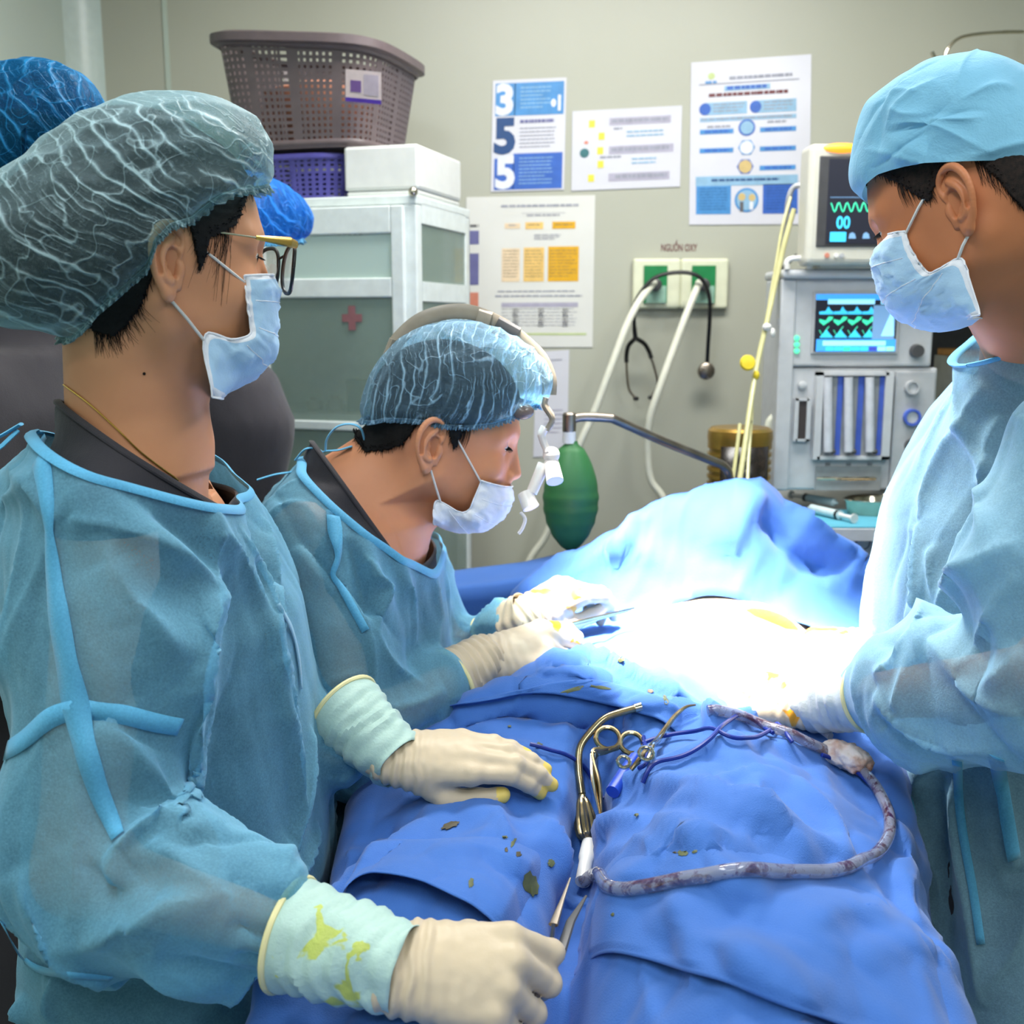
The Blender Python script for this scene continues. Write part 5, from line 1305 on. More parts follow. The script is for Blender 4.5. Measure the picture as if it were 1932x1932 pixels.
def build_head(h, neck, nr=0.056, h_res=0.0021, stack=None, jaw=1.0, sg=-0.030):
    """head, neck and shoulders as one surface (world space)"""
    T, R, k = h.T, h.R, h.s
    nb = np.asarray(neck, float)
    lo = np.minimum(T((-0.12, 0, 0)) - 0.0, h.C - 0.15); pts = np.array([T((x, y, z)) for x in (-.115, .125) for y in (-.10, .10) for z in (-.115, .145)] + [nb + [0.12, 0.13, 0.0], nb - [0.12, 0.13, 0.13]])
    lo = pts.min(0); hi = pts.max(0)
    v = Vol(lo, hi, h_res)
    E = lambda c, r, kk=0.02, m='u': v.ell(T(c), np.array(r) * k, kk, m, R)
    B = lambda c, r, kk=0.01, m='u': v.ball(T(c), r * k, kk, m)
    Cp = lambda a, b, ra, rb, kk=0.01, m='u': v.cap(T(a), T(b), ra * k, rb * k, kk, m)
    E((-.006, 0, .048), (.097, .076, .084), 0)
    E((.028, 0, -.004), (.062, .063, .082), .03)
    E((.033, 0, -.036), (.052, .052 * jaw, .045), .03)
    for s_ in (1, -1):
        Cp((-.002, s_ * .052, -.044), (.062, s_ * .012, -.067), .015, .013, .035)
        E((.050, s_ * .046, -.018), (.026, .017, .018), .022)         # cheekbone
        Cp((.086, s_ * .010, .032), (.066, s_ * .048, .030), .008, .008, .016)   # brow
        B((.092, s_ * .032, .014), .0135, .012, 's')                  # socket
        B((.0690, s_ * .031, .014), .0145, .006)                      # lid bulge
        Cp((.0838, s_ * .020, .0145), (.0790, s_ * .044, .0130), .0012, .0012, .002, 's')     # lid slit
        B((.094, s_ * .0115, -.026), .0082, .006)
        E((-.015, s_ * .050, .02), (.06, .03, .05), .02)
    E((.083, 0, -.058), (.020, .026, .024), .02)
    B((.072, 0, -.074), .015, .02)
    Cp((.088, 0, .020), (.1035, 0, -.020), .0075, .0090, .008)
    Cp((.0995, -.016, -.0505), (.0995, .016, -.0505), .0055, .0055, .006); Cp((.098, -.014, -.0625), (.098, .014, -.0625), .0062, .0062, .006)
    Cp((.106, -.018, -.0565), (.106, .018, -.0565), .0014, .0014, .003, 's')
    # neck
    up = R[:, 2]
    v.cap(T((-.028, 0, -.022)), nb + R[:, 0] * 0.0, nr * k, nr * 1.08, .035)
    v.cap(T((-.048, 0, -.015)), nb - R[:, 0] * 0.015, .036 * k, nr * 0.9, .03)
    v.cap(T((.012, 0, -.065)), nb + R[:, 0] * .028, .022 * k, .030, .04)
    # sternocleidomastoid
    for s_ in (1, -1): v.cap(T((-.018, s_ * .060, -.030)), nb + R[:, 0] * .045 + R[:, 1] * s_ * .018, .011 * k, .009, .02)
    if stack is not None:
        g_, a_, b_ = stack.f(sg, None, stack.z[-1] - 0.04); v.op(g_, a_, b_, .10)
    v.cap(nb, nb - [0, 0, .10], nr * 1.07, nr * 1.15, .015)
    V, F = v.mesh(1)
    return V, F
def ear_mesh(h, side, sc=1.0):
    """outer ear in detail, in the head frame"""
    k = h.s * sc
    A = Matrix.Rotation(math.radians(-side * 27), 3, 'Z'); A = np.array(A)
    R = h.R @ A; o = h.T((-.006 - h.dx, side * .0745, 0))
    def T(x, y, z): return o + R @ (np.array([x, side * y, z]) * k)
    v = Vol(o - 0.052, o + 0.052, 0.0011)
    C_ = lambda a, b, ra, rb, kk=.002, m='u': v.cap(T(*a), T(*b), ra * k, rb * k, kk, m)
    v.ell(T(-.013, .004, .004), np.array([.0165, .0035, .027]) * k, 0, 'u', R)
    v.ell(T(-.008, -.002, -.005), np.array([.013, .008, .020]) * k, .006, 'u', R)
    hel = [(-.006, .006, .001), (.001, .007, .010), (.003, .007, .021), (-.004, .008, .0300), (-.014, .0085, .0335), (-.024, .0085, .0285), (-.0300, .0085, .017), (-.0305, .008, .004), (-.0270, .007, -.008), (-.0215, .006, -.018), (-.0145, .0055, -.0265)]
    rr_ = [.0022, .0028, .0032, .0034, .0036, .0038, .0037, .0034, .0032, .0032, .0036]
    hp = smooth_path(hel, 3); hr = np.interp(np.linspace(0, 1, len(hp)), np.linspace(0, 1, len(rr_)), rr_)
    for i in range(len(hp) - 1): C_(hp[i], hp[i + 1], hr[i], hr[i + 1], .0012)
    an = smooth_path([(-.008, .0062, .0215), (-.0165, .007, .013), (-.0215, .0072, .001), (-.0195, .007, -.010), (-.0125, .0065, -.0165)], 3)
    for i in range(len(an) - 1): C_(an[i], an[i + 1], .0030, .0030, .003)
    C_((-.0165, .007, .013), (-.004, .006, .013), .0025, .0020, .003)
    v.ell(T(-.0105, .0045, -.0265), np.array([.0075, .0035, .0080]) * k, .004, 'u', R)
    sc_ = smooth_path([(-.008, .0095, .0275), (-.0180, .0100, .0245), (-.0255, .0100, .0140), (-.0262, .0098, .002), (-.0235, .009, -.009)], 3)
    for i in range(len(sc_) - 1): C_(sc_[i], sc_[i + 1], .0024, .0024, .0015, 's')
    v.ell(T(-.0085, .0095, .0035), np.array([.0088, .0090, .0105]) * k, .002, 's', R)
    v.ell(T(-.004, .0050, -.006), np.array([.0058, .0085, .0078]) * k, .002, 's', R)
    v.ell(T(-.0015, -.001, -.005), np.array([.0040, .0075, .0045]) * k, .001, 's', R)
    v.ell(T(.0030, .0035, -.0045), np.array([.0038, .0042, .0062]) * k, .003, 'u', R)
    v.ball(T(-.0095, .0068, -.0155), .0030 * k, .003)
    C_((.004, .001, .012), (.002, .001, -.020), .004, .004, .006)
    return v.mesh(0)
def join(parts):
    V = []; F = []; n = 0
    for a, b in parts: V.append(a); F.append(np.asarray(b) + n); n += len(a)
    return np.concatenate(V), np.concatenate(F)

def scalp_hair(h, V, F, line_px, mat, parent, th=0.0035, yl=0.062, seed=1, name='hair'):
    """hair as an offset of the scalp itself, above the hairline given as seen from the near side"""
    L = h.L(V); c = sorted([h.px(x, y, h.side * yl) for x, y in line_px]); cx, cz = [np.array(q) for q in zip(*c)]
    N = vnormals(V, F); keep = (L[:, 2] > np.interp(L[:, 0], cx, cz) + 0.0035 * perlin(L * 160 + seed)) & (L[:, 2] > -0.085) & (L[:, 0] < 0.088) & (np.linalg.norm(L - [-.008, 0, .040], axis=1) < 0.122)
    W_ = V + N * (th + 0.0011 * perlin(L * [60, 60, 200] + seed))[:, None]
    V2, F2, _ = cut_faces(W_, F, keep); o = mk(name, V2, F2, mat, parent, True); solid(o, th, -1)
    bv = bvh_of(V, F); r = random.Random(seed); g = G(); cen = h.T((-.01, 0, .05))
    for lp in boundary_loops(F2)[:2]:
        if len(lp) < 60: continue
        for i in range(len(lp)):
            if i % 2: continue
            p0 = V2[lp[i]]; dn = -h.R[:, 2] + 0.5 * nrm(p0 - cen) * 0 + h.R[:, 0] * r.uniform(-.35, .35); q = [p0 - dn * 0.008 + nrm(p0 - cen) * .002]
            for k_ in (0.3, 1.0, 1.0):
                x = q[-1] + dn * 0.0055 * k_ * (0.6 + 0.8 * r.random()); hh = bv.find_nearest(Vector(x)); q.append(np.array(hh[0]) + np.array(hh[1]) * 0.0012)
            g.tube(q, [.0007, .0006, .0004, .00015], 4)
    e = g.build('hairline_wisps', mat, o); e['kind'] = 'stuff'; return o
class Stack:
    """upright trunk: rows (z, cx, cy, rx, ry); optional angle of the x axis"""
    def __init__(s, rows, ang=0.0):
        r = np.array(sorted(rows), float); s.z = r[:, 0]; s.r = r; s.a = math.radians(ang)
    def f(s, grow=0.0, z0=None, z1=None):
        ca, sa = math.cos(s.a), math.sin(s.a); zz = s.z; r = s.r
        def g(x, y, z):
            zc = z[0, 0, :]
            cx, cy, rx, ry = [np.interp(zc, zz, r[:, i])[None, None, :] for i in (1, 2, 3, 4)]
            rx = rx + grow; ry = ry + grow
            u = (x - cx) * ca + (y - cy) * sa; w = -(x - cx) * sa + (y - cy) * ca
            a, b = u / rx, w / ry; k0 = (np.abs(a) ** 2.3 + np.abs(b) ** 2.3) ** (1 / 2.3); k1 = np.sqrt((a / rx) ** 2 + (b / ry) ** 2) + 1e-6
            d = k0 * (k0 - 1) / k1
            d = np.clip(d, -0.2, 0.5)
            top = z - (zz[-1] if z1 is None else z1) - grow; bot = (zz[0] if z0 is None else z0) - z
            return np.maximum(np.maximum(d, top), bot)
        lo = np.array([(r[:, 1] - r[:, 3:5].max(1)).min(), (r[:, 2] - r[:, 3:5].max(1)).min(), zz[0]]) - grow; hi = np.array([(r[:, 1] + r[:, 3:5].max(1)).max(), (r[:, 2] + r[:, 3:5].max(1)).max(), zz[-1]]) + grow
        return g, lo, hi
def garment(stack, arms, grow, res, neck=None, k=0.05, z0=None, sub=True):
    """arms: list of (points, radii); neck: (a, b, r)"""
    g, lo, hi = stack.f(grow, z0); P = [lo - 0.03, hi + 0.03]
    for p, r in arms:
        for q, rr_ in zip(p, r): P += [np.asarray(q) - rr_ - grow - 0.03, np.asarray(q) + rr_ + grow + 0.03]
    if neck is not None: P += [np.asarray(neck[1]) - neck[2] - .03, np.asarray(neck[1]) + neck[2] + .03]
    P = np.array(P); v = Vol(P.min(0), P.max(0), res)
    v.op(g, lo, hi, 0)
    for p, r in arms:
        for i in range(len(p) - 1): v.cap(p[i], p[i + 1], r[i] + grow, r[i + 1] + grow, k if i == 0 else k * 0.5)
    if neck is not None: v.cap(neck[0], neck[1], neck[2] + grow, neck[2] + grow, k)
    V, F = v.mesh(1)
    if sub: V, F = subdiv(V, F)
    return V, F
def cutplane(V, F, p, n, keep_below=True, extra=None):
    d = (V - np.asarray(p)) @ nrm(n); m = d < 0
    if extra is not None: m = m | extra
    V2, F2, used = cut_faces(V, F, m)
    # snap the rim onto the plane for a clean edge
    lp = boundary_loops(F2)
    for l in lp:
        l = np.array(l); dd = (V2[l] - np.asarray(p)) @ nrm(n)
        if abs(dd).mean() < 0.015:
            V2[l] -= dd[:, None] * nrm(n)
            for _ in range(60):
                V2[l] = 0.5 * V2[l] + 0.25 * (np.roll(V2[l], 1, 0) + np.roll(V2[l], -1, 0))
    keepb = np.zeros(len(V2), bool)
    for l in lp: keepb[l] = True
    near = np.zeros(len(V2), bool); near[np.abs((V2 - np.asarray(p)) @ nrm(n)) < 0.02] = True; near &= ~keepb
    for _ in range(6): V2[near] = relax(V2, F2, 0.6)[near]
    return V2, F2
def cutsaddle(V, F, pb, pf, pm, grow=0.0):
    """neckline through back pb, front pf and near-side pm, symmetric about the body's middle"""
    pb, pf, pm = [np.asarray(q, float) for q in (pb, pf, pm)]; ab = (pf - pb)[:2]; L2 = ab @ ab
    def zc(P):
        t = ((P[:, :2] - pb[:2]) @ ab) / L2; side = np.abs((P[:, 0] - pb[0]) * ab[1] - (P[:, 1] - pb[1]) * ab[0]) / math.sqrt(L2); return t, side
    t0, s0 = zc(pm[None]); k = (pm[2] - (pb[2] + (pf[2] - pb[2]) * t0[0])) / max(s0[0], .02)
    def z_(P):
        t, sd = zc(P); return pb[2] + (pf[2] - pb[2]) * np.clip(t, -.25, 1.25) + k * np.minimum(sd, .16)
    V2, F2, used = cut_faces(V, F, V[:, 2] < z_(V)); bl = boundary_loops(F2); kb = np.zeros(len(V2), bool)
    for l in bl:
        l = np.array(l); dd = V2[l, 2] - z_(V2[l])
        if np.abs(dd).mean() < 0.02 and len(l) > 25:
            for _ in range(60):
                V2[l] = 0.5 * V2[l] + 0.25 * (np.roll(V2[l], 1, 0) + np.roll(V2[l], -1, 0)); V2[l, 2] = z_(V2[l])
            kb[l] = True
    near = (np.abs(V2[:, 2] - z_(V2)) < 0.02) & ~kb
    for _ in range(8): V2[near] = relax(V2, F2, 0.6)[near]
    return V2, F2
def crinkles(V, F, seed, amp=0.006, sc=6.0, stretch=(1, 1, 0.45), a2=0.35):
    N = vnormals(V, F); q = V * stretch + 0.35 * np.stack([perlin(V * 3 + i * 9) for i in range(3)], 1) * 0.3
    return V + N * (amp * (3.0 * (crumple(q * sc, seed) - 0.35) + 0.9 * perlin(q * sc * 0.6 + seed * 3) + a2 * (crumple(q * sc * 2.7, seed + 4) - 0.3)))[:, None]
def ribbon(name, bvh, pts, width, mat, parent, off=0.0022, thick=0.0004, n=8, label=None):
    """flat band lying on a surface along pixels"""
    P_ = []; Nn = []
    for p in smooth_path([(x, y, 0) for x, y in pts], n):
        q, m = ray(bvh, p[0], p[1])
        if q is not None: P_.append(q + m * off); Nn.append(m)
    if len(P_) < 3: return None
    P_ = np.array(P_); Nn = np.array(Nn)
    for _ in range(4):
        P_[1:-1] = 0.5 * P_[1:-1] + 0.25 * (P_[:-2] + P_[2:]); Nn[1:-1] = 0.5 * Nn[1:-1] + 0.25 * (Nn[:-2] + Nn[2:])
    T_ = np.gradient(P_, axis=0); W = np.cross(T_, Nn); W /= np.linalg.norm(W, axis=1)[:, None] + 1e-9
    w_ = width if isinstance(width, (int, float)) else np.interp(np.linspace(0, 1, len(P_)), np.linspace(0, 1, len(width)), width)[:, None]
    V = np.concatenate([P_ + W * w_ / 2, P_ + Nn * 0.0002, P_ - W * w_ / 2]); m = len(P_)
    F = [(i, i + 1, m + i + 1, m + i) for i in range(m - 1)] + [(m + i, m + i + 1, 2 * m + i + 1, 2 * m + i) for i in range(m - 1)]
    o = mk(name, V, F, mat, parent, True, label=label); solid(o, thick, 0); return o
def rim_tube(name, V, F, near, mat, parent, r=0.004, flat=0.6, maxd=0.2):
    for l in boundary_loops(F):
        c = V[l].mean(0)
        if np.linalg.norm(c - near) < maxd and len(l) > 20:
            p = V[l]; 
            for _ in range(5): p = 0.5 * p + 0.25 * (np.roll(p, 1, 0) + np.roll(p, -1, 0))
            p = p[::3]; p = np.vstack([p, p[:1]]); G().tube(p, r, 8, flat=flat).build(name, mat, parent); return True
# ---------------------------------------------------------------- lens-shaped shells from side-view outlines (caps, hair)
def lens(h, c, outline, W, na=96, nb=48, e=1.0, skew=0.0):
    """outline: local (x,z) points round centre c; W half width; returns local coords grid (na x nb)"""
    c = np.asarray(c, float); O = np.asarray(outline, float) - c
    a = np.unwrap(np.arctan2(O[:, 1], O[:, 0])); r = np.hypot(O[:, 0], O[:, 1]); o = np.argsort(np.mod(a, 2 * PI)); am = np.mod(a, 2 * PI)[o]; rm = r[o]
    am = np.concatenate([am - 2 * PI, am, am + 2 * PI]); rm = np.concatenate([rm] * 3)
    fi = np.linspace(0, 2 * PI, na, endpoint=False)
    rho = np.interp(fi, am, rm)
    for _ in range(2): rho = 0.5 * rho + 0.25 * (np.roll(rho, 1) + np.roll(rho, -1))
    b = np.linspace(-PI / 2, PI / 2, nb)
    X = c[0] + rho[:, None] * np.cos(fi)[:, None] * (np.abs(np.cos(b)) ** e)[None]; Z = c[1] + rho[:, None] * np.sin(fi)[:, None] * (np.abs(np.cos(b)) ** e)[None]
    Y = W * np.sign(np.sin(b)) * np.abs(np.sin(b)) ** e; Y = np.broadcast_to(Y[None], X.shape)
    V = np.stack([X, Y, Z], -1).reshape(-1, 3); I = np.arange(na * nb).reshape(na, nb); J = np.roll(I, -1, 0)
    F = np.stack([I[:, :-1].ravel(), J[:, :-1].ravel(), J[:, 1:].ravel(), I[:, 1:].ravel()], 1)
    return V, F
def band_cut(V, F, curve, snap=True):
    """keep the part above the band curve z = zc(x) (local)"""
    cx = np.array([p[0] for p in curve]); cz = np.array([p[1] for p in curve]); o = np.argsort(cx); cx, cz = cx[o], cz[o]
    zc = np.interp(V[:, 0], cx, cz); m = V[:, 2] > zc
    V2, F2, _ = cut_faces(V, F, m)
    lps = boundary_loops(F2); l = np.array(lps[0]); 
    for _ in range(3): V2[l, 2] = np.interp(V2[l, 0], cx, cz); V2[l] = 0.5 * V2[l] + 0.25 * (np.roll(V2[l], 1, 0) + np.roll(V2[l], -1, 0))
    return V2, F2, l
def bouffant(h, name, outline_px, c_px, W, band_px, mat, parent, seed=1, amp=0.004, ruffle=0.010, gather=0.006, band_y=0.07, elastic=True, label=None, ridge_dir=(1, 1, 1), rsc=26, na=220, nb=120, tent=0):
    out = [h.px(x, y) for x, y in outline_px]; c = h.px(*c_px); bd = [h.px(x, y, h.side * band_y) for x, y in band_px]
    V, F = lens(h, c, out, W, na, nb, 0.92)
    N = vnormals(V, F); cc = np.array([c[0], 0, c[1]]); 
    if ((V - cc) * N).sum(1).mean() < 0: N = -N
    q = V * np.asarray(ridge_dir)
    cx = np.array([p[0] for p in bd]); cz = np.array([p[1] for p in bd]); o = np.argsort(cx); zc = np.interp(V[:, 0], cx[o], cz[o]); dz = V[:, 2] - zc
    w = perlin(q * 9 + seed) 
    rd = 1 - np.abs(perlin(q * rsc + seed + 0.6 * w[:, None])) * 3.0
    near = np.exp(-np.clip(dz, 0, 1) / 0.03)
    pull = 0.80 * np.clip(1 - dz / 0.018, 0, 1) ** 2 * gather / 0.006 * 0.006
    V = V + N * (amp * np.clip(rd, -0.6, 1) + amp * 0.9 * w - pull)[:, None]
    if tent: V = tents(V, N, 60, tent, (0.003, 0.012), (0.02, 0.08), seed, bias=(1, 0, 0.2), bw=0.7)
    V2, F2, l = band_cut(V, F, bd)
    L = V2[l]
    o_ = mk(name, h.T(V2), F2, mat, parent, True, label=label)
    g = G(); c2 = L.mean(0); k = len(l); rad = L - c2; rad[:, 2] = 0; rad /= np.linalg.norm(rad, axis=1)[:, None] + 1e-9
    if ruffle:
        t_ = np.arange(k); fl = np.sin(t_ * 1.9) + 0.6 * np.sin(t_ * 0.83 + 1)
        r1 = L + rad * 0.002; r2 = L + rad * (0.0035 + 0.0028 * fl[:, None]) + np.array([0, 0, -1]) * ruffle * (0.8 + 0.15 * fl[:, None])
        g.ring_loft([h.T(L), h.T(r1), h.T((r1 + r2) / 2), h.T(r2)], cap=False, closed=True)
        solid(g.build('ruffle', M_seam if elastic == 'blue' else mat, o_), 0.0006, 0)
    if elastic:
        p = h.T(L + rad * 0.001); p = np.vstack([p, p[:1]]); G().tube(p[::2], 0.0020, 6).build('elastic_band', M_seam if elastic == 'blue' else mat, o_)
    return o_
def strands(h, name, pts_local, mat, parent, rad=0.0006, seg=4, bvh=None, off=0.001):
    g = G()
    for p in pts_local: 
        q = smooth_path(h.T(np.array(p)), 3)
        if bvh is not None:
            qq = []
            for x in q:
                hh = bvh.find_nearest(Vector(x)); qq.append(np.array(hh[0]) + np.array(hh[1]) * off)
            q = np.array(qq); n = len(q); g.tube(q, [rad * (1 - 0.8 * i / (n - 1)) for i in range(n)], seg)
    o = g.build(name, mat, parent); o['kind'] = 'stuff'; return o

def face_mask(h, mid_px, side_px, parent, ear_top, ear_bot, loops, side_y=0.064, mats=None, seed=0, bulge=1.0):
    """mid_px: outline down the middle of the face; side_px: visible side edge, same count"""
    n = 40; m = 40
    mid = smooth_path([(*h.px(x, y), 0) for x, y in mid_px], 8); sd = smooth_path([(*h.px(x, y, h.side * side_y), 0) for x, y in side_px], 8)
    def rs(c):
        L = np.concatenate([[0], np.cumsum(np.linalg.norm(np.diff(c, axis=0), axis=1))]); q = np.linspace(0, L[-1], n); return np.stack([np.interp(q, L, c[:, 0]), np.interp(q, L, c[:, 1])], 1)
    tm = np.linspace(0, 1, len(mid)); q = np.linspace(0, 1, n)
    mid = np.stack([np.interp(q, tm, mid[:, 0]), np.interp(q, tm, mid[:, 1])], 1); tm = np.linspace(0, 1, len(sd)); sd = np.stack([np.interp(q, tm, sd[:, 0]), np.interp(q, tm, sd[:, 1])], 1)
    V = []
    for i in range(n):
        t = i / (n - 1)
        for j in range(m):
            s_ = (j / (m - 1)) * 2 - 1; a = abs(s_) * PI / 2
            ca = math.cos(a) ** 0.9; sy = side_y * math.sin(a)
            x = sd[i, 0] + (mid[i, 0] - sd[i, 0]) * ca; z = sd[i, 1] + (mid[i, 1] - sd[i, 1]) * ca
            pl = 0.0022 * ((t * 5.0) % 1.0) * (0.3 + 0.7 * math.cos(a)) if 0.15 < t < 0.85 else 0
            wr = 0.0035 * perlin(np.array([x * 60, sy * 60, z * 60 + seed])) + 0.002 * (1 - abs(perlin(np.array([x * 90, sy * 70, z * 90 + seed]))) * 4)
            x += (pl + wr) * math.cos(a) ; V.append((x, math.copysign(sy, s_) + math.copysign(wr * 1.6 * math.sin(a) + pl * 0.6, s_), z))
    I = np.arange(n * m).reshape(n, m); F = np.stack([I[:-1, :-1].ravel(), I[:-1, 1:].ravel(), I[1:, 1:].ravel(), I[1:, :-1].ravel()], 1)
    ri, ci = np.divmod(F[:, 0], m); mi = np.where((ri < 2) | (ri >= n - 2) | (ci < 1) | (ci >= m - 2), 1, 0)
    V = np.array(V)
    o = mk('face_mask', h.T(V), F, mats or [M_maskm, M_maskw], parent, True, mi); solid(o, 0.0012, 1)
    # stitched edge bands and pleat lines as raised cords
    g = G()
    for jj in (0, m - 1): g.tube(h.T(V[I[:, jj]] + [0, 0, 0]), 0.0010, 5)
    for ii in (9, 17, 26): g.tube(h.T(V[I[ii, 2:-2]]), 0.0006, 4)
    for ii in (0, n - 1): g.tube(h.T(V[I[ii, :]]), 0.0011, 5)
    g.build('stitched_edge', M_maskw, o)
    for s_ in (1, -1):
        g = G()
        j = m - 1 if s_ > 0 else 0
        A_ = V[I[loops[0], j]]; B_ = V[I[loops[1], j]]
        et = np.array([ear_top[0], s_ * 0.080, ear_top[1]]); eb = np.array([ear_bot[0], s_ * 0.078, ear_bot[1]])
        G().tube(h.T(np.array([A_, A_ * 0.5 + et * 0.5 + [0, s_ * 0.004, 0], et])), 0.0018, 6, flat=0.7).build('ear_loop', M_loop, o)
        G().tube(h.T(np.array([B_, B_ * 0.5 + eb * 0.5 + [0, s_ * 0.003, 0], eb])), 0.0018, 6, flat=0.7).build('ear_loop', M_loop, o)
    return o, V, I

# ---------------------------------------------------------------- gloved hands
def hand(name, wrist, X, Z, side, curls, spread, thumb, parent, scale=1.0, mat=None, elbow=None, cuff=None, cuffmat=None, tipmat=None, res=0.0019, seed=1, wr=(0.026, 0.026), bead=True, label=None):
    """side=+1 thumb on +Y (right hand palm down). curls: 4 x (mcp,pip,dip) degrees; spread: 4 degrees; thumb: 3 local direction vectors"""
    X = nrm(X); Z = nrm(np.asarray(Z, float) - X * np.dot(Z, X)); Y = np.cross(Z, X); R = np.stack([X, Y * side, Z], 1)   # columns; Y towards the thumb
    W = np.asarray(wrist, float); k = scale
    T = lambda p: W + R @ (np.asarray(p, float) * k)
    mc = [(.088, .030, -.001), (.091, .010, .002), (.086, -.011, .000), (.079, -.029, -.004)]
    ln = [(.046, .027, .022), (.050, .031, .023), (.046, .029, .022), (.037, .022, .020)]
    rd = [.0108, .0110, .0104, .0092]
    segs = []; tips = []
    for f in range(4):
        p = np.array(mc[f]); a = 0.0; sp = math.radians(spread[f])
        base = p.copy(); pr = rd[f]
        for j in range(3):
            a += math.radians(curls[f][j]); d = np.array([math.cos(a) * math.cos(sp), math.sin(sp) * (1 if j == 0 else 0.7), -math.sin(a)]); d = nrm(d)
            q = p + d * ln[f][j]; r2 = rd[f] * (0.95, 0.88, 0.78)[j]; segs.append((p, q, pr, r2, f, j)); p, pr = q, r2
        tips.append(T(p))
    tb = np.array([.022, .020, -.010]); tl = (.046, .036, .028); tr_ = (.0165, .0125, .0115, .0095); p = tb; tseg = []
    for j in range(3):
        q = p + nrm(thumb[j]) * tl[j]; tseg.append((p, q, tr_[j], tr_[j + 1])); p = q
    ttip = T(p)
    allp = [T(s_[0]) for s_ in segs] + [T(s_[1]) for s_ in segs] + [T(s_[1]) for s_ in tseg] + [W - X * 0.05]
    allp = np.array(allp); v = Vol(allp.min(0) - 0.035, allp.max(0) + 0.035, res)
    # palm
    for f in range(4):
        a = np.array([.004, mc[f][1] * 0.62, -.002]); b = np.array(mc[f]) - np.array([.002, 0, .003])
        v.cap(T(a), T(b), .0165 * k, .0125 * k, .014)
    v.cap(T((.03, 0, -.006)), T((.070, 0, -.006)), .018 * k, .015 * k, .02)
    v.cap(T((-.012, 0, -.001)), T((.01, 0, -.002)), wr[0] * k, .0235 * k, .02, flat=(R[:, 2], 1.25))
    v.cap(T((.015, -.018, -.010)), T((.055, -.026, -.010)), .013 * k, .011 * k, .012)
    order = sorted(segs, key=lambda s_: s_[5])
    for f in range(4):     # fingers in their own volume so that they stay apart, then joined
        fs = [s_ for s_ in segs if s_[4] == f]
        for (a, b, r1, r2, _, j) in fs:
            v.cap(T(a), T(b), r1 * k, r2 * k, .007 if j == 0 else .0022)
            if j < 2: v.ball(T(b) + R[:, 2] * .001, r2 * k * 1.04, .003)
    for i, (a, b, r1, r2) in enumerate(tseg): v.cap(T(a), T(b), r1 * k, r2 * k, .014 if i == 0 else .006)
    V, F = v.mesh(1)
    # latex wrinkles near the wrist and slight knuckle creases
    N = vnormals(V, F); L = (V - W) @ R / k
    wr_ = np.exp(-((L[:, 0] - 0.0) / 0.035) ** 2)
    V = V + N * (0.0016 * wr_ * np.sin(L[:, 0] * 520 + 3 * perlin(V * 40)) + 0.0009 * perlin(V * 90 + seed))[:, None]
    mi = None; mats = [mat or M_glove]
    if tipmat is not None:
        fc = V[F].mean(1); mi = np.zeros(len(F), int)
        for tp in tips + [ttip]:
            mi[np.linalg.norm(fc - tp, axis=1) < 0.0125 * k + 0.004 * perlin(fc * 70)] = 1
        mats = [mat or M_glove, tipmat]
    o = mk('glove', V, F, mats, parent, True, mi, label=label)
    if elbow is not None:
        E_ = np.asarray(elbow, float); d = nrm(E_ - W); L_ = cuff[0]; ns = 30; sg = 40
        rings = []
        for i in range(ns):
            t = i / (ns - 1); c = W - d * 0.012 + d * (L_ + 0.012) * t; r = cuff[1] * k * (1 - t) + cuff[2] * t
            Rz = frame_z(d, R[:, 2]); a = np.linspace(0, 2 * PI, sg, endpoint=False)
            Pc = c + (np.cos(a)[:, None] * Rz[:, 0] + np.sin(a)[:, None] * Rz[:, 1] * 0.97) * r
            nn = nrm(0) if False else (np.cos(a)[:, None] * Rz[:, 0] + np.sin(a)[:, None] * Rz[:, 1])
            w1 = 0.0016 * np.sin(t * 38 + 2.4 * np.sin(a * 2 + seed) + 5.0 * perlin(Pc * 20)) + 0.0065 * perlin(Pc * [34, 34, 34] + seed) + 0.004 * (crumple(Pc * 30, seed) - .3)
            w1 = w1 * min(1, (1 - t) * 6)
            rings.append(Pc + nn * w1[:, None])
        g = G(); g.ring_loft(rings, cap=False); cf = g.build('glove_cuff', cuffmat or M_cuff, o); solid(cf, 0.001)
        if bead:
            p = rings[-1]; G().tube(np.vstack([p, p[:1]]), 0.0030, 8).build('bead', M_bead, cf)
    return o, tips, ttip, T, R
def simple_legs(base, facing, spread=0.10, top=0.8, r=0.085):
    """trouser legs and shoes geometry down to the floor"""
    f = nrm([facing[0], facing[1], 0]); l = np.array([-f[1], f[0], 0]); g = G(); g2 = G()
    for s_ in (1, -1):
        b = np.array([base[0], base[1], 0]) + l * spread * s_
        g.tube([b + [0, 0, top], b + [0, 0, top * 0.55], b + [0, 0, 0.09]], [r * 1.05, r * 0.82, r * 0.72], 20)
        g2.ring_loft([[b + f * (0.04 + 0.135 * k_ * math.cos(a)) + l * (0.048 * k_ * math.sin(a)) + np.array([0, 0, z]) for a in np.linspace(0, 2 * PI, 20, endpoint=False)] for k_, z in ((0.98, 0.002), (1.0, 0.02), (0.93, 0.05), (0.62, 0.085), (0.4, 0.10))])
    return g, g2
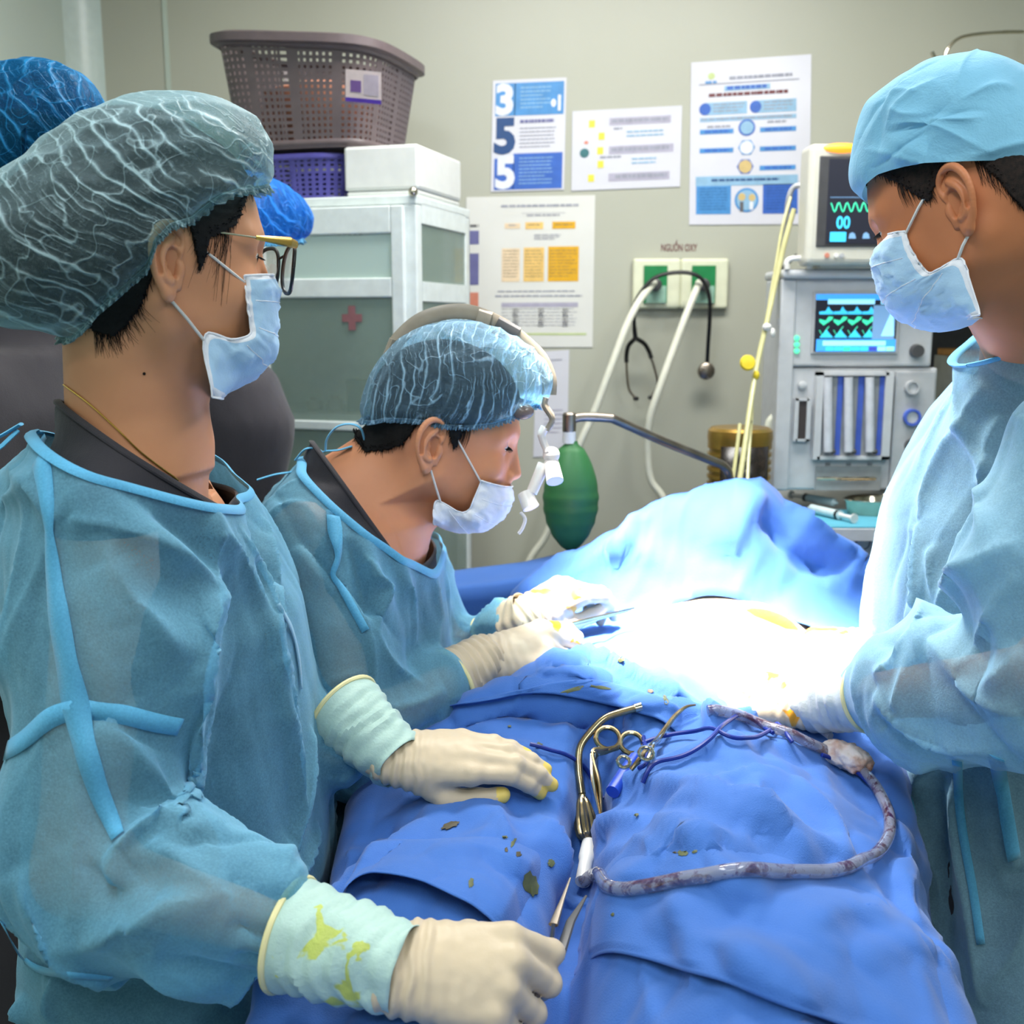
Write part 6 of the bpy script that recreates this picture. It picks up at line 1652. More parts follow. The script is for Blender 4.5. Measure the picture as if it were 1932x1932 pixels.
# ================================================================== nurse with glasses, nearest on the left
def person(label, base): return thing('person', base, label, 'person')
NA = person('person with glasses, pale blue bouffant cap and blue gown, standing nearest on the left', (-0.36, 1.10, 0))
hA = Head((322, 497), 0.965, 31, 2, -1, 0.98)
neckA = at(262, 800, 1.05) + np.array([0, 0, -0.01])
eA = ear_mesh(hA, -1, 1.0); eA2 = ear_mesh(hA, 1, 1.0)
def row(z_py, px_front, th, ry, Y=1.12, dy=0.0, cut=None):
    """trunk row from the pixel of its front edge"""
    p = at(px_front, z_py, Y); return p
def rows_from(front, Y, back, ryv, sgn=1):
    """front: [(px,py)...] visible front edge; back/ry: thickness and half width lists"""
    out = []
    for (x, y), th, ry in zip(front, back, ryv):
        p = at(x, y, Y); out.append((p[2], p[0] - sgn * th / 2, Y, th / 2, ry))
    return out
rA = rows_from([(395, 880), (455, 960), (505, 1050), (562, 1150), (588, 1300), (602, 1450), (618, 1600), (622, 1750), (628, 1932)], 1.13, [0.20, 0.25, 0.27, 0.29, 0.29, 0.29, 0.31, 0.32, 0.34], [0.165, 0.195, 0.205, 0.205, 0.20, 0.20, 0.205, 0.215, 0.225])
zl = rA[-1]; rA.append((0.55, zl[1], zl[2], zl[3] + 0.02, zl[4] + 0.02)); rA.append((0.38, zl[1], zl[2], zl[3] + 0.03, zl[4] + 0.03))
rA.append((rA[0][0] + 0.035, neckA[0] + 0.01, neckA[1], .085, .105)); stA = Stack(rA)
V1, F1 = build_head(hA, neckA, 0.052, 0.0021, stack=stA, jaw=0.95)
shN = at(205, 955, 0.965); elN = at(150, 1640, 0.90); wrN = at(742, 1822, 0.80)
shF = np.array([shN[0] - 0.05, 1.28, shN[2] - 0.01]); wrF = at(722, 1462, 1.13); elF = np.array([-0.33, 1.28, 1.10])
mid = (shN + elN) / 2
arN = ([shN, shN * .6 + elN * .4 + [0.015, 0, 0], elN * .9 + shN * .1, elN + [0.03, 0, -0.01], elN * .5 + wrN * .5 + [0, 0, 0.005], wrN * .74 + elN * .26], [0.070, 0.078, 0.075, 0.075, 0.062, 0.034])
arF = ([shF, elF, wrF * .72 + elF * .28], [0.066, 0.062, 0.040])
gA = garment(stA, [arN, arF], 0.0, 0.0085, neck=(neckA + [0, 0, -0.08], neckA + [0.0, 0, 0.02], 0.092), k=0.05, z0=0.38)
V, F = gA
V = crinkles(V, F, 1, 0.0045, 7.0)
N = vnormals(V, F); V = tents(V, N, 170, 0.010, (0.006, 0.030), (0.05, 0.20), 11, bias=(0.25, 0, -1.0), bw=0.45)
bb = bvh_of(V, F); N = vnormals(V, F)
FA = [ # big folds of the near sleeve and chest
    ([(415, 1118), (370, 1180), (345, 1290), (342, 1400), (345, 1600)], 0.022, 0.016, 'sharp'),
    ([(340, 1240), (300, 1210), (250, 1140), (210, 1060)], 0.018, 0.016, 'sharp'),
    ([(415, 1118), (340, 1060), (250, 1000), (130, 975)], 0.016, 0.018, 'sharp'),
    ([(420, 1115), (370, 1040), (290, 960), (190, 900)], -0.014, 0.016, 'ridge'),
    ([(210, 1650), (250, 1600), (300, 1580), (370, 1600)], 0.024, 0.014, 'sharp'),
    ([(210, 1655), (260, 1620), (330, 1630), (420, 1690)], 0.020, 0.012, 'sharp'),
    ([(230, 1600), (290, 1600), (300, 1570)], -0.022, 0.014, 'ridge'),
    ([(375, 1600), (330, 1540), (250, 1440), (190, 1360)], 0.020, 0.020, 'sharp'),
    ([(120, 1775), (250, 1750), (350, 1715), (440, 1685)], 0.018, 0.014, 'sharp'),
    ([(30, 1640), (90, 1730), (150, 1800), (230, 1850)], 0.018, 0.016, 'sharp'),
    ([(500, 980), (505, 1040), (515, 1100), (530, 1240)], 0.010, 0.008, 'sharp'),
    ([(445, 1000), (470, 1060), (505, 1160), (530, 1290), (560, 1420)], 0.012, 0.008, 'sharp'),
    ([(400, 980), (440, 1050), (500, 1150)], 0.010, 0.012, 'sharp'),
    ([(510, 1240), (535, 1350), (550, 1440), (560, 1540)], 0.012, 0.008, 'sharp'),
    ([(590, 1380), (570, 1500), (540, 1600), (515, 1690)], 0.012, 0.010, 'sharp'),
    ([(600, 1560), (560, 1640), (520, 1700)], 0.012, 0.008, 'sharp'),
    ([(200, 1000), (215, 1080), (240, 1180)], 0.012, 0.012, 'ridge'),
    ([(20, 880), (80, 930), (100, 990)], 0.010, 0.010, 'sharp'), ([(0, 960), (60, 920), (90, 890)], 0.010, 0.008, 'sharp'),
    ([(45, 1880), (50, 1932)], 0.012, 0.01, 'sharp'), ([(110, 1840), (112, 1932)], 0.014, 0.01, 'sharp'),
    ([(430, 1740), (480, 1760), (560, 1790)], -0.010, 0.008, 'sharp'), ([(440, 1810), (500, 1830), (560, 1830)], -0.010, 0.008, 'sharp'), ([(300, 1800), (400, 1840), (520, 1870)], -0.010, 0.014, 'ridge'),
]
for pts, A_, w_, kd in FA: V = fold(V, N, pre_fold(bb, pts), A_ * 1.5, w_, kd)
pb = at(30, 790, 1.10); pf = at(385, 922, 1.14); pn = nrm(np.cross(pf - pb, [0, 1, 0])); pn = pn if pn[2] > 0 else -pn
pn = nrm(pn + np.array([0, 0.0, 0]))
V, F = cutsaddle(V, F, pb, pf, at(225, 884, 1.0))
gownA = mk('gown', V, F, M_gown, NA)
rim_tube('neck_binding', V, F, (pb + pf) / 2, M_seam, gownA, 0.0055, 0.35)
bA = bvh_of(V, F)
ribbon('sleeve_seam', bA, [(68, 830), (85, 900), (95, 1000), (112, 1150), (135, 1280), (160, 1400), (190, 1500), (225, 1580)], [0.020, 0.016, 0.008, 0.020, 0.024, 0.020, 0.016, 0.012], M_seam, gownA)
ribbon('waist_tie', bA, [(4, 1424), (50, 1395), (100, 1352), (150, 1338)], 0.017, M_seam, gownA); ribbon('waist_tie', bA, [(160, 1338), (220, 1345), (290, 1362), (338, 1370)], 0.016, M_seam, gownA)
ribbon('waist_tie', bA, [(8, 1740), (30, 1790), (80, 1830), (150, 1838), (210, 1842)], 0.007, M_seam, gownA)
ribbon('chest_flap', bA, [(524, 1140), (548, 1190), (560, 1240), (566, 1300)], [0.004, 0.012, 0.012, 0.004], M_gown_w, gownA)
# neck ties at the back
G().tube([at(40, 800, 1.10), at(20, 812, 1.1), at(-15, 832, 1.1), at(-60, 850, 1.08)], 0.006, 8, flat=0.3).build('neck_tie', M_seam, gownA)
G().tube([at(34, 812, 1.10), at(5, 840, 1.09), at(-50, 880, 1.08)], 0.006, 8, flat=0.3).build('neck_tie', M_seam, gownA)
# scrub top under the gown
V, F = garment(stA, [([shN, elN * .5 + shN * .5], [0.055, 0.055]), ([shF, elF * .5 + shF * .5], [0.055, 0.055])], -0.016, 0.012, neck=(neckA + [0.01, 0, -0.08], neckA + [0.0, 0, 0.03], 0.092), k=0.04, z0=0.45, sub=True)
pb2 = at(100, 742, 1.08); pf2 = at(372, 915, 1.13); q2 = nrm(np.cross(pf2 - pb2, [0, 1, 0])); q2 = q2 if q2[2] > 0 else -q2
V = crinkles(V, F, 9, 0.0015, 8.0); V, F = cutsaddle(V, F, pb2, pf2, at(215, 832, 1.0)); o = mk('scrub_top', V, F, M_scrub, NA)
rim_tube('collar', V, F, (pb2 + pf2) / 2, M_scrub, o, 0.004, 0.5)
# body below the clothes, one mesh with the head
body_parts = [(V1, F1), eA, eA2]
vb = Vol((-0.62, 0.80, 0.70), (-0.02, 1.50, 1.36), 0.012); g_, lo_, hi_ = stA.f(-0.035); vb.op(g_, lo_, hi_, 0)
for p_, r_ in (([shN, elN, wrN * .7 + elN * .3], [.045, .036, .022]), ([shF, elF, wrF * .7 + elF * .3], [.045, .036, .022])): vb.chain(p_, r_, .03)
vb.cap(neckA - [0, 0, 0.12], neckA - [0, 0, 0.03], .08, .055, .04)
body_parts.append(vb.mesh(1))
V, F = join(body_parts); mk('body', V, F, M_skinA, NA)
lg, sh_ = simple_legs((-0.36, 1.12), (1, 0.2)); lg.build('trousers', M_scrub, NA); sh_.build('shoes', M_dgrey, NA)
# eyes, brow, lashes, hair
def eye_set(h, mat_brow, parent, lid=True, opening=0.5):
    for s_ in (1, -1):
        e = G().ball(h.T((.0722, s_ * .031, .0142)), 0.0118 * h.s, 20, 14).build('eye', M_eye, parent)
        ax = h.R @ nrm([1, s_ * 0.12, -0.25]); G().lathe([(.0058, .0100), (.0050, .0112), (.001, .0122)], h.T((.0722, s_ * .031, .0142)), frame_z(ax), 16).build('iris', M_iris, e)
        g = G()
        for i in range(14):
            t = i / 13; p = np.array([.0845 - .006 * t * t, s_ * (.019 + .026 * t), .0150 - .0015 * t]); g.tube(h.T(np.array([p, p + [.004, s_ * .001, -.001], p + [.0075, s_ * .002 * (1 + t), -.0035]])), [.0003, .00025, .0001], 4)
        g.build('eyelashes', M_hair, parent)['kind'] = 'stuff'
        g = G(); r = random.Random(3)
        for i in range(70):
            t = r.random(); z = .0345 + .004 * math.sin(PI * t) + r.uniform(-.0022, .0022); x = .0925 - .020 * t ** 1.8; y = s_ * (.012 + .036 * t)
            p = np.array([x, y, z]); g.tube(h.T(np.array([p, p + [-.0012, s_ * .004, .0004], p + [-.003, s_ * .0085, -.0008]])), [.0005, .0004, .0001], 4)
        g.build('eyebrow', mat_brow, parent)['kind'] = 'stuff'
eye_set(hA, M_hair, NA)
def hair_shell(h, outline, c, W, curve_keep, mat, parent, seed=2, fuzz=None, name='hair'):
    V, F = lens(h, c, outline, W, 160, 80, 0.95)
    V2 = V + vnormals(V, F) * (0.0016 * perlin(V * [30, 30, 110] + seed))[:, None]
    cx, cz = zip(*sorted(curve_keep)); zc = np.interp(V2[:, 0], cx, cz) + 0.004 * perlin(V * 120)
    V2, F2, _ = cut_faces(V2, F, V2[:, 2] > zc)
    o = mk(name, h.T(V2), F2, mat, parent, True); solid(o, 0.003, -1); return o
# head outline (upright head) used for hair; bun behind
cA = (-.006, .050)
def head_outline(grow=0.005, bun=None):
    pts = []
    for a in np.linspace(0, 2 * PI, 72, endpoint=False):
        x = -.006 + (.097 + grow) * math.cos(a); z = .048 + (.084 + grow) * math.sin(a); r = math.hypot(x - cA[0], z - cA[1])
        if bun:
            bx, bz, br = bun; dx, dz = math.cos(a), math.sin(a); ox, oz = cA[0] - bx, cA[1] - bz; b_ = ox * dx + oz * dz; disc = b_ * b_ - (ox * ox + oz * oz - br * br)
            if disc > 0: r = max(r, -b_ + math.sqrt(disc))
        pts.append((cA[0] + r * math.cos(a), cA[1] + r * math.sin(a)))
    return pts
scalp_hair(hA, V1, F1, [(60, 690), (120, 690), (170, 672), (225, 640), (262, 590), (282, 520), (300, 440), (345, 428), (368, 520), (385, 450), (415, 440), (440, 425), (470, 372), (505, 345)], M_hair, NA, 0.004)
vb_ = Vol(hA.T((-.09, 0, .02)) - 0.13, hA.T((-.09, 0, .02)) + 0.13, 0.004); vb_.ell(hA.T((-.105, 0, .005)), (.062, .062, .060), 0, 'u', hA.R); vb_.ell(hA.T((-.02, 0, .055)), (.094, .083, .087), .04, 'u', hA.R)
bV, bF = vb_.mesh(1); Lb = hA.L(bV); bV, bF, _ = cut_faces(bV, bF, (Lb[:, 2] > np.interp(Lb[:, 0], [-.2, -.06, -.02, .01, .04, .1], [-.08, -.05, .02, .045, .07, .10]))); mk('hair_bun', bV, bF, M_hair, NA)
bhA = bvh_of(V1, F1)
r = random.Random(5); st = []
for i in range(120):   # loose nape hair
    x = r.uniform(-.085, -.035); z0 = np.interp(x, [-.085, -.06, -.035], [-.06, -.055, -.025]); y = -.052 - .012 * r.random()
    dx = r.uniform(-.012, .02); st.append([(x, y + .010, z0 + .012), (x + dx * .3, y, z0 - .008), (x + dx, y - .001, z0 - .018 - .014 * r.random())])
strands(hA, 'nape_hair', st, M_hair, NA, 0.00035, bvh=bhA)
st = []
for i in range(50):    # temple wisps
    t = r.random(); x = .012 + .030 * t + r.uniform(-.004, .004); z = .052 + .01 * r.random(); y = -.0745 + .007 * t
    st.append([(x, y, z), (x + .004 + r.uniform(-.003, .003), y - .002, z - .025), (x - .004 + r.uniform(-.006, .012), y - .001 + .004 * t, z - .045 - .05 * r.random() ** 2)])
strands(hA, 'temple_hair', st, M_hair, NA, 0.00035, bvh=bhA)
M_capA = capmat('bouffant_pale_teal', (176, 206, 212), (176, 206, 210), 0.30, 24, (0, math.radians(55), 0), (1, 1, 1), 0.75)
bouffant(hA, 'bouffant_cap', [(503, 300), (498, 262), (470, 225), (420, 198), (370, 185), (300, 182), (240, 188), (180, 208), (110, 250), (50, 292), (0, 325), (-60, 380), (-95, 450), (-95, 520), (-60, 580), (0, 615), (70, 632), (120, 645), (200, 640), (300, 560), (400, 430), (480, 370), (504, 345)],
         (225, 420), 0.112, [(520, 345), (498, 352), (440, 362), (395, 378), (345, 418), (300, 432), (272, 462), (262, 510), (222, 545), (180, 590), (150, 640), (110, 642), (40, 628), (-60, 610), (-130, 580)], M_capA, NA, seed=3, amp=0.0035, ruffle=0.006, band_y=0.066, label='pale teal bouffant cap, the largest in view', ridge_dir=(0.75, 1.0, 1.5), rsc=20)
mA, MV, MI = face_mask(hA, [(503, 520), (514, 545), (513, 590), (511, 635), (503, 680), (480, 708), (445, 732), (402, 749)], [(460, 520), (462, 545), (466, 580), (472, 612), (470, 632), (436, 640), (384, 634), (400, 749)],
                   NA, (-.004, .028), (-.012, -.030), (3, 34), 0.064)
# spectacles
gl = bpy.data.objects.new('spectacles', None); COL.objects.link(gl); gl.parent = NA; ORG[gl.name] = ORG[NA.name]
M_lens = glassmat('spectacle_lens', (236, 236, 230), 0.26, 0.02)
for s_ in (1, -1):
    g = G(); rim = []
    for a in np.linspace(0, 2 * PI, 40, endpoint=False):
        yy = .033 + .026 * math.copysign(abs(math.cos(a)) ** 0.8, math.cos(a)); zz = .004 + .0235 * math.copysign(abs(math.sin(a)) ** 0.85, math.sin(a)); 
        rim.append((.120 - 3.2 * (yy - .01) ** 2 - .10 * (0.028 - zz) * 1.0, s_ * yy, zz))
    rim = np.array(rim); P_ = hA.T(rim); G().tube(np.vstack([P_, P_[:1]]), 0.0019, 8).build('frame_rim', M_black if True else M_gold2, gl)
    c_ = hA.T(rim.mean(0) + [0.001, 0, 0]); g = G(); g.add(np.vstack([P_, [c_]]), [(i, (i + 1) % 40, 40) for i in range(40)]); solid(g.build('lens', M_lens, gl), 0.0015)
    a = np.array([.113, s_ * .058, .026]); b = np.array([.104, s_ * .0665, .027]); c_ = np.array([.035, s_ * .077, .030]); d = np.array([-.002, s_ * .081, .026])
    G().tube(hA.T(np.array([a, b, b * .5 + c_ * .5])), [0.0024, 0.0030, 0.0012], 8, flat=1.6).build('temple_end', M_gold2, gl)
    G().tube(hA.T(np.array([b * .5 + c_ * .5, c_, d])), 0.0010, 8).build('temple_arm', M_chrome, gl)
    G().ball(hA.T((.106, s_ * .012, .004)), (.004, .002, .006), 10, 8).build('nose_pad', M_lens, gl)
G().tube(hA.T(np.array([(.119, .009, .016), (.122, 0, .019), (.119, -.009, .016)])), 0.0013, 8).build('bridge', M_black, gl)
# necklace
bsk = bvh_of(V1, F1)
pts = []
for x, y in smooth_path([(122, 726, 0), (170, 762, 0), (220, 808, 0), (262, 850, 0), (300, 880, 0), (335, 905, 0)], 8)[:, :2]:
    q, n_ = ray(bsk, x, y)
    if q is not None: pts.append(q + n_ * 0.001)
if len(pts) > 3: G().tube(pts, 0.0009, 6).build('necklace', M_gold2, NA, label='thin gold necklace chain')
q, n_ = ray(bsk, 272, 705)
if q is not None: G().ball(q, 0.0014).build('mole', M_hair, NA)
# hands
hN = hand('glove', wrN, (0.985, 0.02, -0.10), (0.05, -0.55, 0.80), 1, [(38, 62, 42), (50, 66, 40), (55, 68, 40), (58, 70, 40)], [3, 1, -2, -6], [(0.75, 0.45, -0.45), (0.85, -0.10, -0.5), (0.8, -0.5, -0.2)], NA, 1.06,
          elbow=elN, cuff=(0.094, 0.0335, 0.046), cuffmat=M_cuffs, seed=2, wr=(0.029, 0.026), label='latex glove closed round the forceps')
hF = hand('glove', wrF + [0.012, 0, 0.022], (0.985, 0.06, 0.01), (-0.05, -0.42, 1), -1, [(16, 22, 12), (14, 20, 14), (8, 18, 12), (2, 14, 10)], [-8, 0, 6, 12], [(0.66, 0.30, -0.40), (0.97, -0.02, -0.08), (1, -0.12, 0.03)], NA, 0.97,
          elbow=elF + [-0.02, 0.02, 0.10], cuff=(0.085, 0.033, 0.047), seed=5, tipmat=M_glove_y, label='latex glove resting flat on the drape')
# ================================================================== surgeon bending over the field (middle)
NB = person('person with headlamp and bouffant cap in a blue gown, bending over the patient', (-0.30, 1.50, 0))
hB = Head((818, 843), 1.40, 4, 13, -1, 1.02, dx=0.003)
neckB = at(655, 950, 1.47)
eB = ear_mesh(hB, -1, 1.05); eB2 = ear_mesh(hB, 1, 1.05)
rB = rows_from([(740, 930), (800, 975), (836, 1030), (838, 1100), (850, 1200), (856, 1300), (850, 1400), (850, 1600), (850, 1900)], 1.50, [0.17, 0.235, 0.265, 0.27, 0.27, 0.27, 0.28, 0.29, 0.30], [0.15, 0.19, 0.20, 0.20, 0.20, 0.20, 0.205, 0.21, 0.22])
zl = rB[-1]; rB.append((0.38, zl[1], zl[2], zl[3] + 0.03, zl[4] + 0.03)); rB.append((rB[0][0] + 0.035, neckB[0] + 0.01, neckB[1], .085, .105)); stB = Stack(rB)
V1, F1 = build_head(hB, neckB, 0.058, 0.0022, stack=stB)
shB = at(575, 1010, 1.35); elB = at(662, 1400, 1.27); wrB = at(915, 1245, 1.42)
shB2 = np.array([shB[0] + 0.05, 1.68, shB[2]]); elB2 = at(850, 1270, 1.66); wrB2 = at(985, 1162, 1.60)
arB = ([shB, elB * .5 + shB * .5 + [0.01, 0, 0], elB, elB * .45 + wrB * .55, wrB * .76 + elB * .24], [0.062, 0.072, 0.066, 0.050, 0.034]); arB2 = ([shB2, elB2, wrB2 * .72 + elB2 * .28], [0.066, 0.060, 0.040])
V, F = garment(stB, [arB, arB2], 0.0, 0.0095, neck=(neckB + [-0.01, 0, -0.07], neckB + [0.03, 0, 0.03], 0.088), k=0.05, z0=0.38)
V = crinkles(V, F, 21, 0.0045, 7.0); N = vnormals(V, F); V = tents(V, N, 130, 0.010, (0.006, 0.030), (0.05, 0.20), 12, bias=(0.15, 0, -1.0), bw=0.45); bb = bvh_of(V, F); N = vnormals(V, F)
FB = [([(640, 960), (640, 1000), (630, 1080), (690, 1190), (705, 1330)], 0.010, 0.008, 'sharp'),
      ([(672, 1010), (705, 1090), (725, 1120), (700, 1200)], 0.020, 0.010, 'sharp'), ([(660, 1020), (678, 1080), (690, 1170)], -0.020, 0.010, 'ridge'),
      ([(745, 1020), (770, 1120), (782, 1220)], 0.012, 0.008, 'sharp'), ([(790, 1000), (815, 1090), (835, 1180)], 0.010, 0.010, 'ridge'),
      ([(600, 1300), (640, 1280), (690, 1265)], 0.010, 0.008, 'sharp'), ([(700, 1190), (740, 1260), (800, 1300)], 0.014, 0.012, 'sharp'),
      ([(560, 1030), (590, 1080), (630, 1120)], 0.010, 0.012, 'ridge'), ([(490, 1000), (530, 960), (580, 950)], 0.008, 0.01, 'sharp'),
      ([(720, 1340), (780, 1330), (840, 1300)], 0.014, 0.010, 'sharp'), ([(700, 1380), (770, 1400), (830, 1360)], -0.014, 0.012, 'ridge')]
for pts, A_, w_, kd in FB: V = fold(V, N, pre_fold(bb, pts), A_, w_, kd)
pb = at(574, 868, 1.46); pf = at(765, 1018, 1.48); pn = nrm(np.cross(pf - pb, [0, 1, 0])); pn = pn if pn[2] > 0 else -pn
V, F = cutsaddle(V, F, pb, pf, at(650, 958, 1.37)); gownB = mk('gown', V, F, M_gown, NB); rim_tube('neck_binding', V, F, (pb + pf) / 2, M_seam, gownB, 0.0065, 0.4)
bB = bvh_of(V, F)
ribbon('sleeve_seam', bB, [(624, 950), (632, 1000), (636, 1050), (628, 1085), (650, 1120), (690, 1190)], [0.014, 0.018, 0.010, 0.006, 0.010, 0.010], M_seam, gownB)
ribbon('waist_tie', bB, [(602, 1320), (640, 1300), (680, 1275)], 0.008, M_seam, gownB)
for pts in ([(585, 872), (560, 888), (520, 895), (486, 905)], [(614, 851), (600, 858), (586, 872)], [(614, 851), (617, 828), (635, 806), (660, 800), (680, 808), (688, 830)], [(614, 851), (640, 849), (664, 842)], [(610, 855), (596, 846), (575, 848), (557, 868)]):
    G().tube(smooth_path([at(x, y, 1.44) for x, y in pts], 6), 0.0055, 8, flat=0.25).build('neck_tie', M_seam, gownB)
V, F = garment(stB, [([shB, elB * .5 + shB * .5], [0.05, 0.05])], -0.011, 0.012, neck=(neckB + [-0.01, 0, -0.07], neckB + [0.01, 0, 0.05], 0.080), k=0.04, z0=0.45)
pb2 = at(606, 858, 1.46); pf2 = at(716, 1012, 1.48); q2 = nrm(np.cross(pf2 - pb2, [0, 1, 0])); q2 = q2 if q2[2] > 0 else -q2
V, F = cutsaddle(V, F, pb2, pf2, at(655, 925, 1.38)); o = mk('scrub_top', V, F, M_scrub, NB); rim_tube('collar', V, F, (pb2 + pf2) / 2, M_scrub, o, 0.004, 0.5)
vb = Vol((-0.62, 1.2, 0.70), (0.05, 1.85, 1.36), 0.012); g_, lo_, hi_ = stB.f(-0.035); vb.op(g_, lo_, hi_, 0)
for p_, r_ in (([shB, elB, wrB * .7 + elB * .3], [.045, .038, .026]), ([shB2, elB2, wrB2 * .7 + elB2 * .3], [.045, .038, .026])): vb.chain(p_, r_, .03)
V, F = join([(V1, F1), eB, eB2, vb.mesh(1)]); mk('body', V, F, M_skinB, NB)
lg, sh_ = simple_legs((-0.28, 1.5), (1, 0.1)); lg.build('trousers', M_scrub, NB); sh_.build('shoes', M_dgrey, NB)
eye_set(hB, M_hair, NB)
scalp_hair(hB, V1, F1, [(660, 860), (690, 858), (730, 852), (762, 838), (788, 802), (838, 792), (856, 850), (872, 812), (930, 795), (1000, 768)], M_hair, NB, 0.004)
bhB = bvh_of(V1, F1)
r = random.Random(15); st = []
for i in range(90):
    x = r.uniform(-.085, -.04); z0 = np.interp(x, [-.085, -.06, -.04], [-.052, -.045, -.015]); y = -.050 - .014 * r.random()
    st.append([(x, y + .006, z0 + .012), (x + .002, y, z0 - .004), (x + r.uniform(-.004, .006), y, z0 - .012 - .008 * r.random())])
for i in range(60):
    t = r.random(); x = .004 + .022 * t; st.append([(x, -.074 + .004 * t, .04), (x + .001, -.0755 + .005 * t, .02), (x - .001, -.074 + .005 * t, .002 + .012 * r.random())])
strands(hB, 'short_hair', st[90:], M_hair, NB, 0.0003, bvh=bhB)
M_capB = capmat('bouffant_clear_blue', (165, 206, 232), (195, 220, 232), 0.32, 26, (0, math.radians(-8), 0), (1.1, 0.8, 0.30), 0.8)
bouffant(hB, 'bouffant_cap', [(1008, 768), (1034, 752), (1044, 722), (1034, 690), (1008, 660), (965, 632), (920, 615), (870, 606), (820, 612), (770, 630), (735, 660), (706, 700), (690, 740), (682, 775), (684, 810), (760, 850), (860, 850), (950, 820)],
         (860, 735), 0.096, [(1010, 766), (965, 788), (925, 798), (880, 802), (840, 800), (800, 792), (765, 790), (730, 790), (705, 798), (685, 800), (660, 800)], M_capB, NB, seed=8, amp=0.0028, ruffle=0.006, band_y=0.066, label='pale bouffant cap under the headlamp strap', ridge_dir=(1.3, 1.0, 0.5), rsc=30)
face_mask(hB, [(966, 914), (968, 935), (958, 960), (938, 984), (908, 1000), (870, 1004), (840, 996), (818, 982)], [(908, 906), (902, 922), (892, 945), (884, 962), (866, 965), (826, 944), (818, 962), (818, 980)], NB, (.002, .030), (-.010, -.030), (1, 27), 0.066, mats=[M_maskw, M_maskw])
# headlamp: strap over the cap, stem, joints, lamp
HL = bpy.data.objects.new('headlamp', None); COL.objects.link(HL); HL.parent = NB; ORG[HL.name] = ORG[NB.name]
M_strap = plain('beige_grey_plastic', (150, 140, 124), 0.4); M_wlamp = plain('white_lamp_plastic', (236, 228, 222), 0.35, 0, 0.02)
YB = 1.475
def hb(pts, n=6): return smooth_path([at(x, y, YB) for x, y in pts], n)
G().tube(hb([(738, 668), (752, 640), (790, 606), (835, 590), (880, 588), (920, 600), (960, 622), (1000, 655), (1022, 680), (1036, 715), (1036, 745)]), 0.010, 10, flat=0.22, up=(0, 1, 0)).build('overhead_strap', M_strap, HL)
G().tube(hb([(728, 675), (742, 640)], 2), 0.009, 8, flat=0.6).build('rear_buckle', M_strap, HL)
for a_, b_ in (((900, 598), (925, 606)), ((935, 612), (975, 634))): G().tube(hb([a_, b_], 2), 0.0125, 8, flat=0.5, up=(0, 1, 0)).build('strap_clip', M_dgrey if a_[0] > 910 else M_strap, HL)
g = G(); band = []
for a in np.linspace(-1.9, 1.9, 40): band.append(hB.T((-.006 + .104 * math.cos(a), .084 * math.sin(a), .066 + .012 * math.cos(a))))
G().tube(smooth_path([at(1030, 750, 1.44), at(1028, 765, 1.44), at(1042, 790, 1.44), at(1032, 812, 1.44)], 4), [0.007] * 4 + [0.008] * 4 + [0.007] * 5, 10, flat=0.6).build('hinge_arm', M_strap, HL)
g = G(); g.tube(smooth_path([at(1028, 806, 1.44), at(1022, 822, 1.44), at(1030, 845, 1.44), at(1042, 858, 1.44)], 4), [.008] * 5 + [.007] * 4 + [.010] * 4, 12, flat=0.7); g.ball(at(1040, 858, 1.44), 0.0115, 14, 10); g.build('front_plate', M_wlamp, HL)
g = G(); g.tube([at(1040, 872, 1.44), at(1047, 908, 1.42)], [0.010, 0.0115], 18); g.build('lamp_head', M_wlamp, HL)
G().tube([at(1026, 876, 1.44), at(1003, 930, 1.43)], [0.0085, 0.0075], 16).build('link_arm', M_wlamp, HL)
G().tube([at(990, 930, 1.43), at(1002, 958, 1.42)], [0.010, 0.0115], 16).build('lower_lamp', M_wlamp, HL)
G().tube(hb([(982, 956), (990, 968), (985, 985), (978, 995)], 5) + [0, -0.045, 0], 0.0022, 8).build('switch_lever', M_wlamp, HL)
g = G(); c_ = at(985, 776, 1.43); g.ball(c_, (0.016, 0.014, 0.011), 18, 12); g.build('forehead_pad', plain('smoky_clear_plastic', (120, 104, 98), 0.1), HL)
hand('glove', wrB, (0.90, 0.22, 0.20), (-0.25, -0.55, 0.80), 1, [(30, 30, 20), (38, 38, 24), (46, 46, 28), (55, 55, 30)], [4, 1, -3, -7], [(0.8, 0.42, -0.35), (0.9, -0.1, -0.3), (0.95, -0.3, -0.1)], NB, 1.02, elbow=elB, cuff=(0.062, 0.032, 0.044), seed=3, res=0.0022, mat=M_glove_s, cuffmat=M_glove, label='latex glove nearer the camera, holding the needle driver')
hand('glove', wrB2, (0.80, 0.25, 0.42), (-0.35, -0.45, 0.82), -1, [(35, 40, 25), (45, 50, 30), (52, 55, 30), (58, 58, 30)], [-3, 0, 3, 7], [(0.8, 0.40, -0.45), (0.9, -0.15, -0.3), (0.9, -0.3, -0.2)], NB, 1.0, elbow=elB2, cuff=(0.07, 0.031, 0.042), seed=4, res=0.0022, mat=M_glove_s, cuffmat=M_glove, label='latex glove farther back over the field')

